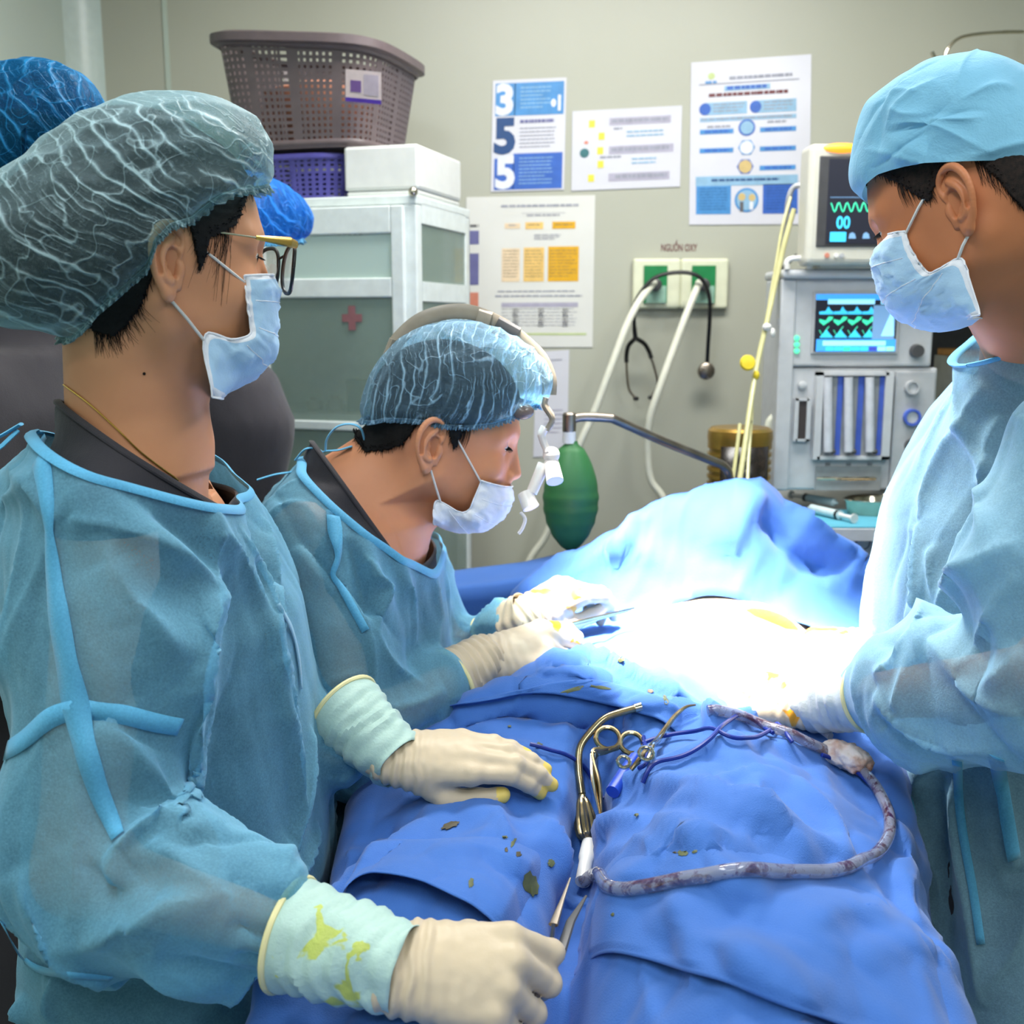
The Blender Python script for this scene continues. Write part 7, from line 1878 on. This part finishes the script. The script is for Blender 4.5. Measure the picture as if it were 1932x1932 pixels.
# ================================================================== surgeon on the right
NC = person('person with cloth cap and pale blue gown on the right, head bowed over the patient', (0.64, 1.37, 0))
hC = Head((1805, 385), 1.105, 141, 22, 1, 1.0)
neckC = at(2000, 680, 1.29)
eC = ear_mesh(hC, 1, 1.04); eC2 = ear_mesh(hC, -1, 1.04)
rC = rows_from([(1905, 665), (1862, 700), (1795, 780), (1742, 870), (1700, 960), (1676, 1080), (1660, 1200), (1646, 1330), (1650, 1450), (1655, 1650), (1660, 1900)], 1.37, [0.15, 0.17, 0.20, 0.23, 0.25, 0.27, 0.29, 0.30, 0.31, 0.33, 0.34], [0.12, 0.15, 0.19, 0.20, 0.205, 0.205, 0.205, 0.21, 0.21, 0.22, 0.23], -1)
zl = rC[-1]; rC.append((0.38, zl[1], zl[2], zl[3] + 0.02, zl[4] + 0.02)); rC.append((rC[0][0] + 0.03, neckC[0] - 0.02, neckC[1], .09, .11)); stC = Stack(rC)
V1, F1 = build_head(hC, neckC, 0.060, 0.0022, stack=stC, sg=-0.045)
shC = at(2040, 840, 1.06); elC = at(2030, 1275, 1.02); wrC = at(1528, 1325, 1.31)
shC2 = at(1880, 870, 1.50); elC2 = at(1830, 1230, 1.60); wrC2 = at(1648, 1224, 1.55)
arC = ([shC, elC * .5 + shC * .5 + [-0.02, 0, 0], elC + [0, 0, -0.01], elC * .5 + wrC * .5 + [0, 0, 0.0], wrC * .72 + elC * .28], [0.075, 0.088, 0.092, 0.076, 0.034]); arC2 = ([shC2, elC2, wrC2 * .80 + elC2 * .20], [0.066, 0.062, 0.038])
V, F = garment(stC, [arC, arC2], 0.0, 0.0095, neck=(neckC + [-0.02, 0, -0.08], neckC + [-0.03, 0, 0.02], 0.095), k=0.05, z0=0.38)
V = crinkles(V, F, 31, 0.0045, 6.5); N = vnormals(V, F); V = tents(V, N, 150, 0.010, (0.006, 0.030), (0.05, 0.22), 13, bias=(-0.15, 0, -1.0), bw=0.5); bb = bvh_of(V, F); N = vnormals(V, F)
FC = [([(1735, 985), (1738, 1080), (1742, 1200), (1745, 1260)], 0.022, 0.010, 'sharp'), ([(1800, 830), (1760, 920), (1735, 985)], 0.012, 0.012, 'sharp'), ([(1860, 720), (1800, 830), (1740, 960)], 0.014, 0.016, 'sharp'),
      ([(1890, 780), (1862, 860), (1858, 960), (1862, 1040)], 0.014, 0.010, 'sharp'), ([(1720, 1000), (1700, 1100), (1680, 1260)], -0.012, 0.016, 'ridge'), ([(1760, 1030), (1766, 1080), (1775, 1130)], 0.016, 0.008, 'sharp'),
      ([(1930, 1025), (1850, 1060), (1820, 1080), (1768, 1160)], 0.026, 0.014, 'sharp'), ([(1768, 1165), (1768, 1215), (1820, 1255), (1850, 1230)], 0.014, 0.012, 'sharp'), ([(1925, 1080), (1880, 1140), (1862, 1180), (1845, 1220)], 0.012, 0.008, 'sharp'),
      ([(1650, 1280), (1700, 1240), (1735, 1205), (1765, 1215)], 0.020, 0.012, 'sharp'), ([(1735, 1215), (1720, 1260), (1700, 1320), (1690, 1335)], 0.016, 0.008, 'sharp'), ([(1765, 1215), (1820, 1270), (1860, 1315), (1932, 1350)], 0.020, 0.012, 'sharp'),
      ([(1860, 1315), (1895, 1270), (1932, 1225)], 0.016, 0.010, 'sharp'), ([(1650, 1310), (1700, 1360), (1780, 1400), (1870, 1415)], 0.018, 0.012, 'sharp'), ([(1650, 1345), (1720, 1400), (1800, 1425)], -0.014, 0.010, 'ridge'),
      ([(1735, 1440), (1730, 1560), (1720, 1700)], 0.020, 0.014, 'ridge'), ([(1800, 1440), (1806, 1560), (1830, 1700), (1850, 1900)], 0.022, 0.012, 'sharp'), ([(1880, 1430), (1895, 1540), (1915, 1640)], 0.018, 0.012, 'sharp'), ([(1770, 1440), (1775, 1600), (1790, 1800)], -0.02, 0.014, 'ridge')]
for pts, A_, w_, kd in FC: V = fold(V, N, pre_fold(bb, pts), A_, w_, kd)
pb = at(2070, 600, 1.2); pf = at(1884, 676, 1.23); pn = nrm(np.cross(pf - pb, [0, 1, 0])); pn = pn if pn[2] > 0 else -pn
V, F = cutplane(V, F, pf, pn); gownC = mk('gown', V, F, M_gown_w, NC); rim_tube('neck_binding', V, F, pf, M_seam, gownC, 0.006, 0.4, 0.4)
bC = bvh_of(V, F)
ribbon('waist_tie', bC, [(1712, 1480), (1722, 1560), (1716, 1640)], 0.010, M_seam, gownC); ribbon('front_panel_edge', bC, [(1806, 1432), (1812, 1540), (1832, 1660), (1850, 1780)], 0.010, M_seam, gownC); ribbon('waist_tie', bC, [(1880, 1425), (1892, 1500), (1912, 1620)], 0.016, M_seam, gownC)
V, F = garment(stC, [([shC, elC * .5 + shC * .5], [0.06, 0.06])], -0.016, 0.013, neck=(neckC + [-0.02, 0, -0.08], neckC + [-0.02, 0, 0.03], 0.086), k=0.04, z0=0.45)
pf2 = at(1890, 655, 1.22); V, F = cutplane(V, F, pf2, pn); o = mk('scrub_top', V, F, M_scrub, NC); rim_tube('collar', V, F, pf2, M_scrub, o, 0.004, 0.5, 0.4)
vb = Vol((0.35, 0.85, 0.70), (1.0, 1.75, 1.42), 0.013); g_, lo_, hi_ = stC.f(-0.035); vb.op(g_, lo_, hi_, 0)
for p_, r_ in (([shC, elC, wrC * .7 + elC * .3], [.048, .040, .028]), ([shC2, elC2, wrC2 * .7 + elC2 * .3], [.048, .040, .028])): vb.chain(p_, r_, .03)
V, F = join([(V1, F1), eC, eC2, vb.mesh(1)]); mk('body', V, F, M_skinC, NC)
lg, sh_ = simple_legs((0.66, 1.37), (-1, 0.1), top=0.66); lg.build('trousers', M_scrub, NC); sh_.build('shoes', M_dgrey, NC)
eye_set(hC, M_hairb, NC)
scalp_hair(hC, V1, F1, [(2030, 440), (1960, 420), (1932, 405), (1890, 345), (1850, 305), (1800, 300), (1785, 330), (1768, 385), (1745, 375), (1705, 350), (1640, 325)], M_hairb, NC, 0.0025)
bhC = bvh_of(V1, F1)
r = random.Random(25); st = []
for i in range(110):
    t = r.random(); x = .004 + .034 * t; z = .055 - .0 * t; st.append([(x, .0745 - .006 * t * t, z), (x + .001, .0755 - .007 * t * t, z - .020), (x - .001, .0745 - .007 * t * t, z - .030 - .018 * r.random() * (1 - t * .6))])
for i in range(90):
    x = r.uniform(-.09, -.035); z0 = np.interp(x, [-.09, -.06, -.035], [-.040, -.020, .02]); y = .052 + .016 * r.random() * (x + .1) / .06
    st.append([(x, y, z0 + .012), (x, y + .001, z0 - .002), (x + r.uniform(-.003, .003), y, z0 - .012)])
strands(hC, 'short_hair', st, M_hairb, NC, 0.0003, bvh=bhC)
M_capC = fabric('cloth_cap_light_blue', (138, 200, 230), weave=500, bumps=0.4, crinkle=4.0, vary=0.10, rough=0.8, trans=0.2)
bouffant(hC, 'surgical_cap', [(1620, 352), (1626, 300), (1638, 240), (1652, 200), (1690, 166), (1745, 135), (1800, 116), (1860, 108), (1905, 116), (1945, 140), (1985, 190), (2005, 250), (2010, 300), (1980, 400), (1800, 440), (1650, 420)],
         (1810, 260), 0.093, [(1600, 372), (1626, 352), (1660, 330), (1720, 318), (1775, 312), (1850, 308), (1932, 298), (2000, 288), (2060, 280)], M_capC, NC, seed=12, amp=0.0035, tent=0.006, ruffle=0, band_y=0.070, elastic=False, label='light blue cloth surgical cap', ridge_dir=(0.9, 1, 1.1), rsc=11)
mC, MVC, MIC = face_mask(hC, [(1690, 450), (1658, 488), (1660, 525), (1676, 572), (1706, 604), (1752, 622), (1802, 622), (1850, 600)], [(1708, 436), (1716, 460), (1736, 495), (1752, 514), (1772, 508), (1814, 487), (1832, 535), (1850, 594)], NC, (.002, .030), (-.012, -.032), (1, 27), 0.071, seed=4)
hand('glove', wrC, (-0.93, 0.36, 0.06), (0.12, -0.42, 0.90), -1, [(28, 30, 18), (34, 40, 24), (42, 48, 26), (48, 52, 28)], [-3, 0, 3, 7], [(0.72, 0.38, -0.50), (0.92, 0.0, -0.35), (0.95, -0.15, -0.1)], NC, 1.06, elbow=elC, cuff=(0.098, 0.033, 0.043), seed=6, res=0.0022, mat=M_glove_s, label='latex glove nearer the camera over the drape', cuffmat=fabric('grey_white_cuff', (206, 212, 208), weave=300, bumps=0.3, crinkle=3.0, rough=0.5))
hand('glove', wrC2, (-0.96, 0.05, 0.02), (0.05, -0.50, 0.85), 1, [(24, 26, 18), (28, 32, 20), (34, 38, 24), (40, 44, 26)], [4, 1, -2, -6], [(0.78, 0.45, -0.40), (0.9, 0.0, -0.3), (0.95, -0.1, -0.1)], NC, 1.02, elbow=elC2, cuff=(0.05, 0.032, 0.040), seed=7, res=0.0024, mat=M_glove_s, cuffmat=M_glove, label='latex glove farther back over the field')

# ================================================================== two people standing behind the nurse
def onlooker(label, base, ear, Y, yaw, pitch, neck, rows, cap_px, cap_c, W, band, capm, shoulders, arms, seed, skin, vneck, caplabel):
    t = person(label, base); h = Head(ear, Y, yaw, pitch, -1, 1.0)
    st_ = Stack(rows); V1, F1 = build_head(h, neck, 0.055, 0.004, stack=st_); e1 = ear_mesh(h, -1)
    V, F = garment(st_, arms, 0.0, 0.013, neck=(neck - [0, 0, 0.09], neck + [0, 0, 0.0], 0.08), k=0.06, z0=0.55)
    V = crinkles(V, F, seed, 0.005, 5.0); V, F = cutplane(V, F, vneck[0], vneck[1]); o = mk('scrub_top', V, F, M_scrub, t); rim_tube('collar', V, F, vneck[0], M_scrub, o, 0.005, 0.5, 0.4)
    x0, x1 = st_.r[:, 1].min() - .26, st_.r[:, 1].max() + .26; vb = Vol((x0, base[1] - .3, 0.7), (x1, base[1] + .3, 1.5), 0.02); g_, lo_, hi_ = st_.f(-0.04); vb.op(g_, lo_, hi_, 0); vb.cap((rows[2][1], rows[2][2], rows[2][0] - .05), neck - [0, 0, .03], .10, .055, .05)
    V, F = join([(V1, F1), e1, vb.mesh(1)]); mk('body', V, F, skin, t)
    hair_shell(h, head_outline(0.004), cA, .080, [(-.3, -.06), (-.11, -.055), (-.045, -.02), (-.022, .024), (.002, .010), (.024, .02), (.062, .085), (.12, .12)], M_hair, t)
    bouffant(h, 'bouffant_cap', cap_px, cap_c, W, band, capm, t, seed=seed, amp=0.003, ruffle=0.006, elastic='blue', label=caplabel, ridge_dir=(1.2, 1, .5), rsc=28, na=160, nb=90)
    eye_set(h, M_hair, t); lg, sh_ = simple_legs(base, (1, 0.2), top=0.85); lg.build('trousers', M_scrub, t); sh_.build('shoes', M_dgrey, t); return t, h
M_capD = capmat('bouffant_deep_blue', (30, 150, 214), (28, 84, 140), 0.42, 20, (0, math.radians(27), 0), (1.1, 1.0, 0.28), 0.7)
M_capE = capmat('bouffant_bright_blue', (20, 130, 226), (40, 120, 200), 0.8, 18, (0, math.radians(30), 0), (1.2, 1.0, 0.5), 0.9)
nD = at(10, 560, 1.52); zD = nD[2]
rD = [(zD - 0.07, nD[0], 1.52, .10, .15), (zD - 0.15, nD[0] + .01, 1.52, .12, .19), (zD - 0.30, nD[0] + .01, 1.52, .13, .20), (zD - .5, nD[0], 1.52, .13, .19), (0.75, nD[0], 1.52, .15, .20), (0.55, nD[0], 1.52, .16, .21)]
onlooker('person in charcoal scrubs and deep blue bouffant cap at the far left edge', (nD[0], 1.52, 0), (40, 400), 1.44, 20, 5, nD, rD, [(205, 250), (196, 195), (160, 150), (110, 125), (60, 117), (0, 122), (-60, 160), (-90, 230), (-90, 320), (-40, 380), (60, 380), (160, 330)],
         (55, 250), 0.095, [(240, 335), (200, 340), (100, 360), (0, 375), (-120, 390)], M_capD, [(nD + [0.02, -.12, -.08], .05, .045), (nD + [0, .12, -.08], .05, .045)], [([np.array([nD[0], 1.33, zD - .12]), np.array([nD[0] + .02, 1.28, zD - .42])], [.06, .06]), ([np.array([nD[0], 1.71, zD - .12]), np.array([nD[0], 1.76, zD - .42])], [.06, .06])],
         41, M_skinB, (nD + np.array([0, 0, -0.045]), (-0.45, 0, 1)), 'deep blue bouffant cap')
nE = at(400, 640, 1.80); zE = nE[2]; xE = at(285, 700, 1.80)[0]
rE = [(zE - 0.06, nE[0] - .02, 1.80, .12, .13), (zE - 0.13, xE + .04, 1.80, .19, .14), (zE - 0.25, xE, 1.80, .20, .15), (zE - .45, xE - .02, 1.80, .18, .14), (0.75, xE, 1.80, .17, .14), (0.55, xE, 1.80, .18, .15)]
onlooker('person in charcoal scrubs and bright blue cap behind the nurse with glasses', (xE, 1.80, 0), (425, 475), 1.73, 62, 4, nE, rE, [(556, 440), (560, 410), (545, 380), (520, 358), (480, 335), (430, 328), (380, 345), (340, 400), (340, 460), (400, 500), (500, 480)],
         (450, 420), 0.092, [(580, 450), (550, 455), (500, 460), (440, 462), (340, 480)], M_capE, [(nE + [0.1, .0, -.08], .05, .045), (nE + [-.12, 0, -.08], .05, .045)], [([np.array([xE + .16, 1.76, zE - .16]), np.array([xE + .13, 1.72, zE - .45])], [.06, .055]), ([np.array([xE - .17, 1.76, zE - .13]), np.array([xE - .17, 1.72, zE - .45])], [.06, .06])],
         43, M_skinB, (nE + np.array([0, 0, -0.03]), (-0.2, -0.1, 1)), 'bright blue bouffant cap')

# ================================================================== patient under the drapes
NP = person('patient lying under the blue drapes with iodine-stained skin in the opening', (0.24, 1.45, 0.84))
t = NT('iodine_skin'); c = lin((236, 206, 178))
def iod(t, px, py, z, r, soft=0.5):
    q = atz(px, py, z) - np.array([0.24, 1.45, 0.84]); geo = t.n('ShaderNodeTexCoord'); sb = t.n('ShaderNodeVectorMath', operation='SUBTRACT'); t.l(geo.outputs['Object'], sb.inputs[0]); sb.inputs[1].default_value = tuple(q)
    sc = t.n('ShaderNodeVectorMath', operation='DIVIDE'); t.l(sb.outputs[0], sc.inputs[0]); sc.inputs[1].default_value = r
    ln = t.n('ShaderNodeVectorMath', operation='LENGTH'); t.l(sc.outputs[0], ln.inputs[0])
    d = t.math('ADD', ln.outputs['Value'], t.math('MULTIPLY', t.math('SUBTRACT', t.noise(30, 3), 0.5), soft)); return t.ramp(d, [(0.78, (1, 1, 1)), (1.0, (0, 0, 0))])
a1 = iod(t, 1462, 1158, 1.09, (0.050, 0.035, 0.10)); a2 = iod(t, 1160, 1186, 1.08, (0.012, 0.030, 0.10))
col = t.mixc(a1, c, (0.42, 0.15, 0.004)); col = t.mixc(a2, col, (0.16, 0.035, 0.004)); t.set(col, 0.45); M_patient = t.m
v = Vol((-0.15, 0.30, 0.84), (0.62, 2.20, 1.12), 0.008)
def ell(c, r, k=0.06, ang=-11): v.ell(c, r, k, 'u', rotm('Z', ang))
ell((0.225, 1.50, 0.965), (.165, .20, .110), 0); ell((0.275, 1.68, 0.975), (.17, .20, .120)); ell((0.345, 1.80, 0.975), (.20, .13, .120)); ell((0.38, 1.68, 0.965), (.13, .16, .115)); ell((0.19, 1.34, .93), (.16, .11, .08))
v.cap((0.12, 1.30, .90), (-0.05, 0.95, .885), .060, .040, .05); v.cap((-0.05, .95, .885), (-0.08, 0.45, .88), .045, .035, .03)
v.cap((0.27, 1.30, .90), (0.255, 0.95, .895), .064, .045, .05); v.cap((0.255, .95, .895), (0.20, 0.45, .88), .044, .036, .03)
v.cap((.32, 1.84, .95), (.36, 1.94, .94), .055, .05, .04); v.ell((.375, 2.04, .95), (.075, .098, .085), .03); v.ball((.375, 2.03, 1.035), .012, .02)
v.cap((0.14, 1.75, .95), (0.02, 1.60, .92), .045, .036, .04); v.cap((0.42, 1.70, .95), (0.41, 1.45, .92), .045, .036, .04)
V, F = v.mesh(2); mk('body', V, F, M_patient, NP)
# ================================================================== instruments, tubing, gauze and stains on the drape
def lay(pts, lift, n=8, it=6, extra=None):
    """path on the drape: pixels -> points resting on the cloth"""
    P_ = []
    for i, p in enumerate(smooth_path([(x, y, 0) for x, y in pts], n)):
        q, m = ray_top(p[0], p[1])
        if q is None: continue
        P_.append(q + np.array([0, 0, 1.0]) * lift)
    P_ = np.array(P_)
    Q = P_.copy()
    for _ in range(it): Q[1:-1] = 0.5 * Q[1:-1] + 0.25 * (Q[:-2] + Q[2:]); Q[:, 2] = np.maximum(Q[:, 2], P_[:, 2])
    for _ in range(3): Q[1:-1] = 0.5 * Q[1:-1] + 0.25 * (Q[:-2] + Q[2:])
    return Q
def on_plane(px, py, p0, n):
    d = nrm(at(px, py, 1.0) - np.array([0, 0, CAMZ])); o = np.array([0, 0, CAMZ]); n = nrm(n)
    return o + d * (((p0 - o) @ n) / (d @ n))
PLN = (0.0, -0.50, 0.86)
# suction cannula
t = thing('suction_cannula', on_drape(1100, 1500), 'steel suction cannula with bent tip and ribbed bulb handle lying on the drape', 'instrument')
M_brass = plain('warm_steel', (176, 156, 118), 0.2, 0.95, 0.15, 40)
cp0 = on_drape(1098, 1498, 0.022); c = smooth_path([on_plane(x, y, cp0, (0, -0.66, 0.75)) for x, y in [(1208, 1334), (1175, 1343), (1140, 1356), (1112, 1384), (1094, 1412), (1092, 1450), (1098, 1498)]], 6)
G().tube(c, 0.0046, 12).build('shaft', M_brass, t)
G().tube([c[0] + (c[0] - c[1]) * 0.3, c[0] - (c[0] - c[2]) * 1.0], [0.0062, 0.0055], 14).build('tip', M_chrome, t)
h0 = c[-1]; h1 = on_drape(1106, 1612, 0.016); d_ = h1 - h0; L = np.linalg.norm(d_)
prof = [(0.004, 0), (0.0045, L * .04), (0.0085, L * .22), (0.0125, L * .50), (0.0135, L * .70), (0.0125, L * .84), (0.006, L * .93), (0.004, L * 1.0)]
rings = []; RZ = frame_z(d_)
for r_, z_ in [(np.interp(q, [p[1] for p in prof], [p[0] for p in prof]), q) for q in np.linspace(0, L, 30)]:
    a = np.linspace(0, 2 * PI, 48, endpoint=False); rr_ = r_ * (1 + 0.07 * np.cos(a * 12)) if 0.1 * L < z_ < .88 * L else r_ + 0 * a
    rings.append(h0 + RZ[:, 2] * z_ + (np.cos(a) * rr_)[:, None] * RZ[:, 0] + (np.sin(a) * rr_ * 0.8)[:, None] * RZ[:, 1])
g = G(); g.ring_loft(rings, True); g.build('handle', M_brass, t)
w0 = h1 + d_ / L * -0.002; w1 = on_drape(1120, 1668, 0.012)
t2 = thing('suction_tube', w0, 'clear suction tube streaked with dark blood looping over the drape', 'tube')
G().tube([w0, w0 * .6 + w1 * .4, w0 * .5 + w1 * .5, w1], [0.0085, 0.0095, 0.0080, 0.0085], 16).build('connector', M_whitew, t2, label='white rubber connector')
tp = lay([(1118, 1660), (1128, 1682), (1165, 1696), (1250, 1682), (1350, 1666), (1450, 1661), (1550, 1660), (1612, 1650), (1658, 1622), (1680, 1580), (1670, 1530), (1640, 1480), (1600, 1446), (1540, 1420), (1450, 1385), (1385, 1358), (1335, 1352)], 0.008, 8, 12)
tp[0] = w1
nt = NT('blood_streaked_tube'); f = nt.noise(26, 4, 0.7, dist=1.5); f2 = nt.noise(120, 3, 0.7)
colr = nt.ramp(nt.math('ADD', nt.math('MULTIPLY', f, 0.7), nt.math('MULTIPLY', f2, 0.3)), [(0.48, lin((150, 152, 168))), (0.55, lin((104, 70, 76))), (0.62, lin((58, 12, 16)))])
nt.set(colr, 0.08); nt.b.inputs['Coat Weight'].default_value = 0.8; nt.b.inputs['Alpha'].default_value = 0.62; M_tube = nt.m
G().tube(tp, 0.0066, 14).build('hose', M_tube, t2)
# scissors
t = thing('surgical_scissors', on_drape(1150, 1460), 'steel surgical scissors with two finger rings lying beside the suction cannula', 'scissors')
piv = on_drape(1163, 1447, 0.034); tipb = on_plane(1134, 1538, piv, (0, -0.40, 0.92))
def ringat(px, py, rpx):
    c = on_drape(px, py, 0.023) if rpx < 20 else on_plane(px, py, piv, PLN); r_ = rpx / 2050.0 * c[1]; n_ = nrm(PLN); fr = frame_z(n_, (0, 1, 0))
    return c, np.array([c + r_ * (math.cos(a) * fr[:, 0] + 1.12 * math.sin(a) * fr[:, 1]) for a in np.linspace(0, 2 * PI, 33)]), r_
for (px, py, rp), bl in (((1147, 1393, 24), 1), ((1192, 1402, 23), -1)):
    c, R_, r_ = ringat(px, py, rp); o_ = G().tube(R_, 0.0032, 10, cap=False).build('finger_ring', M_brass, t)
    j = c + nrm(piv - c) * r_; lat = np.array([0.0035 * bl, 0, 0])
    pts = [j, (j + piv) / 2 + lat * 0.6, piv + lat * 0.2, (piv + tipb) / 2 - lat * 0.8, tipb - lat * 0.3]
    G().tube(smooth_path(pts, 5), list(np.interp(np.linspace(0, 1, 21), [0, .2, .5, .7, 1], [.0034, .0042, .0070, .0068, .0018])), 10, flat=0.45, up=(0, 1, 0)).build('blade', M_chrome if bl > 0 else M_brass, t)
G().ball(piv + [0, 0, 0.004], (0.0028, 0.0028, 0.0016), 10, 6).build('pivot_screw', M_brass, t)
# blue pencil / plastic sheath under the scissors
a_ = on_drape(1205, 1440, 0.008); b_ = on_drape(1165, 1500, 0.008)
o = G().tube([a_, a_ * .5 + b_ * .5, b_], [0.007, 0.0085, 0.008], 14).build('diathermy_pencil', plain('royal_blue_plastic', (30, 70, 180), 0.35), label='blue plastic diathermy pencil between scissors and clamp', cat='instrument')
# curved clamp
t = thing('curved_clamp', on_drape(1240, 1420), 'long curved steel clamp right of the scissors, its hooked tip pointing up', 'clamp')
cl = lay([(1312, 1346), (1292, 1350), (1272, 1368), (1250, 1400), (1222, 1440), (1190, 1470)], 0.011, 6, 16)
G().tube(cl, list(np.interp(np.linspace(0, 1, len(cl)), [0, .3, .6, 1], [.0012, .0026, .0036, .0026])), 10).build('jaw_shank', M_brass, t)
cl2 = lay([(1256, 1392), (1246, 1412), (1232, 1432), (1222, 1452)], 0.012, 6, 10); G().tube(cl2, 0.0028, 10).build('jaw_shank', M_chrome, t)
for px, py, rp in ((1240, 1446, 14), (1203, 1462, 12)):
    c, R_, r_ = ringat(px, py, rp); G().tube(R_, 0.0022, 10, cap=False).build('finger_ring', M_chrome, t)
# cables
M_cable = plain('navy_cable', (20, 44, 130), 0.4)
for pts, lab in (([(1000, 1416), (1040, 1428), (1086, 1444), (1112, 1470), (1128, 1505), (1138, 1520)], 'thin navy cable running from the gloved fingertips under the cannula'),
                 ([(1212, 1414), (1240, 1403), (1290, 1394), (1340, 1394), (1390, 1408), (1430, 1406), (1458, 1386), (1466, 1374), (1480, 1395), (1494, 1412)], 'navy cable forming the wave across the drape to the right of the clamp'),
                 ([(1212, 1490), (1232, 1452), (1260, 1446), (1300, 1436), (1345, 1404), (1372, 1376), (1392, 1360), (1418, 1366), (1440, 1385), (1458, 1395)], 'navy cable looping beneath the clamp, the lower of the crossing cables'),
                 ([(1550, 1436), (1600, 1455), (1640, 1490), (1668, 1525), (1684, 1560)], 'blue cable following the suction tube at the right edge of the drape'),
                 ([(1214, 1402), (1218, 1430), (1222, 1455), (1205, 1462)], 'short navy cable dropping past the right scissor ring')):
    G().tube(lay(pts, 0.008, 6, 10), 0.0026, 8).build('diathermy_cable', M_cable, label=lab, cat='cable', group='diathermy cables on the drape')
# gauze lump and little glass tube
gz = on_drape(1585, 1432, 0.014)
v = Vol(gz - 0.05, gz + 0.05, 0.002); v.ball(gz, .017, 0); v.ball(gz + [-.014, .008, .002], .014, .01); v.ball(gz + [.016, -.008, -.004], .014, .01); v.ball(gz + [.006, -.016, -.004], .012, .01); v.ball(gz + [-.010, .018, .0], .010, .01)
V, F = v.mesh(0); N_ = vnormals(V, F); V = V + N_ * (0.006 * (crumple(V * 70, 3) - .35) + .003 * perlin(V * 120))[:, None]
nt = NT('soiled_gauze'); nt.set(nt.ramp(nt.noise(28, 4, 0.6), [(0.42, lin((232, 218, 208))), (0.58, lin((206, 166, 146))), (0.68, lin((150, 88, 70)))]), 0.9); nt.bump(nt.noise(500, 2), 0.5, 0.001)
mk('gauze_swab', V, F, nt.m, label='crumpled blood-tinged gauze swab beside the suction tube', cat='gauze')
gz2 = on_drape(1530, 1366, 0.010); v = Vol(gz2 - 0.03, gz2 + 0.03, 0.002); v.ball(gz2, .010, 0); v.ball(gz2 + [.012, .003, .0], .009, .008); V, F = v.mesh(0); N_ = vnormals(V, F); V = V + N_ * (0.005 * (crumple(V * 90, 5) - .35))[:, None]
mk('gauze_swab', V, F, M_whitew, label='small white gauze scrap under the right surgeon\'s glove', cat='gauze')
G().tube(lay([(1508, 1362), (1535, 1382), (1566, 1404)], 0.010, 5, 4), 0.0048, 14).build('glass_tube', glassmat('clear_glass_tube', (210, 210, 214), 0.45), label='short clear tube leading to the gauze swab', cat='tube')
# forceps held in the nurse's near glove
t = thing('tissue_forceps', at(1046, 1790, 0.86), 'steel tissue forceps held upright in the near gloved fist', 'forceps')
f0 = at(1036, 1812, 0.845); f1 = at(1044, 1745, 0.865); f2 = on_drape(1076, 1656, 0.004); f2 = at(1076, 1656, 0.93); f3 = at(1106, 1690, 0.945)
G().tube([f0, f0 * .5 + f1 * .5, f1], [0.0055, 0.0062, 0.0050], 12, flat=0.35, up=(1, 0, 0)).build('grip_plate', M_steel, t)
G().tube([f1, f1 * .5 + f2 * .5, f2], [0.0045, 0.0022, 0.0008], 8, flat=0.5).build('prong', M_steel, t)
G().tube([f0 + [.008, 0.002, 0], f1 * .7 + f3 * .3 + [0.006, 0, -0.006], f3], [0.005, 0.0042, 0.0012], 8, flat=0.5).build('prong', M_dgrey, t)
# needle holder in the seated surgeon's glove
t = thing('needle_holder', at(1110, 1165, 1.52), 'slim steel needle holder between the bending surgeon\'s gloved hands', 'instrument')
n0 = at(1040, 1185, 1.50); n1 = at(1196, 1148, 1.60)
G().tube([n0, n1], [0.0028, 0.0018], 10).build('shaft', M_chrome, t); G().tube([n0 + [0, 0, -.006], n1 + [0, 0, -.001]], [0.0026, 0.0014], 10).build('shaft', M_chrome, t)
# stains
M_stain = plain('olive_brown_stain', (92, 98, 62), 0.6, 0, 0.15, 60); M_dark = plain('dark_brown_stain', (70, 62, 40), 0.6)
rs = random.Random(9); k_ = 0
for (px, py, w_, h_, an) in ((850, 1559, 20, 6, -20), (998, 1668, 14, 26, -18), (953, 1582, 5, 4, 0), (967, 1592, 3, 11, 20), (977, 1614, 5, 5, 0), (1038, 1630, 7, 8, 0), (1016, 1408, 8, 5, -25), (961, 1372, 4, 2, 0), (955, 1606, 3, 5, 0), (888, 1668, 5, 9, 10),
                             (1290, 1612, 10, 6, 0), (1312, 1609, 6, 3, -20), (1275, 1611, 4, 2, 0), (1080, 1302, 22, 4, -15), (1130, 1298, 20, 3, 8), (1256, 1322, 5, 10, -20), (1228, 1305, 7, 4, 0), (1172, 1245, 7, 5, -30), (1158, 1727, 4, 3, -40), (1201, 1540, 4, 3, 0), (1405, 1345, 3, 1.5, 0)):
    c_ = on_drape(px, py, 0.004)
    if c_ is None: continue
    g = G(); ring = []; n = 18; ca, sa = math.cos(math.radians(an)), math.sin(math.radians(an)); ok = True
    for i in range(n):
        a = 2 * PI * i / n; q = 0.72 + 0.45 * rs.random(); x = w_ * q * math.cos(a); y = h_ * q * math.sin(a)
        p_ = on_drape(px + x * ca - y * sa, py + x * sa + y * ca, 0.0016)
        ring.append(p_)
    ctr = on_drape(px, py, 0.0024); V = np.array(ring + [ctr]); g.add(V, [(i, (i + 1) % n, n) for i in range(n)][::-1]); 
    g.add(np.array(ring + [ctr]) + [0, 0, .0002], [(i, (i + 1) % n, n) for i in range(n)])
    g.build('stain', M_stain if k_ % 4 else M_dark, drape); k_ += 1
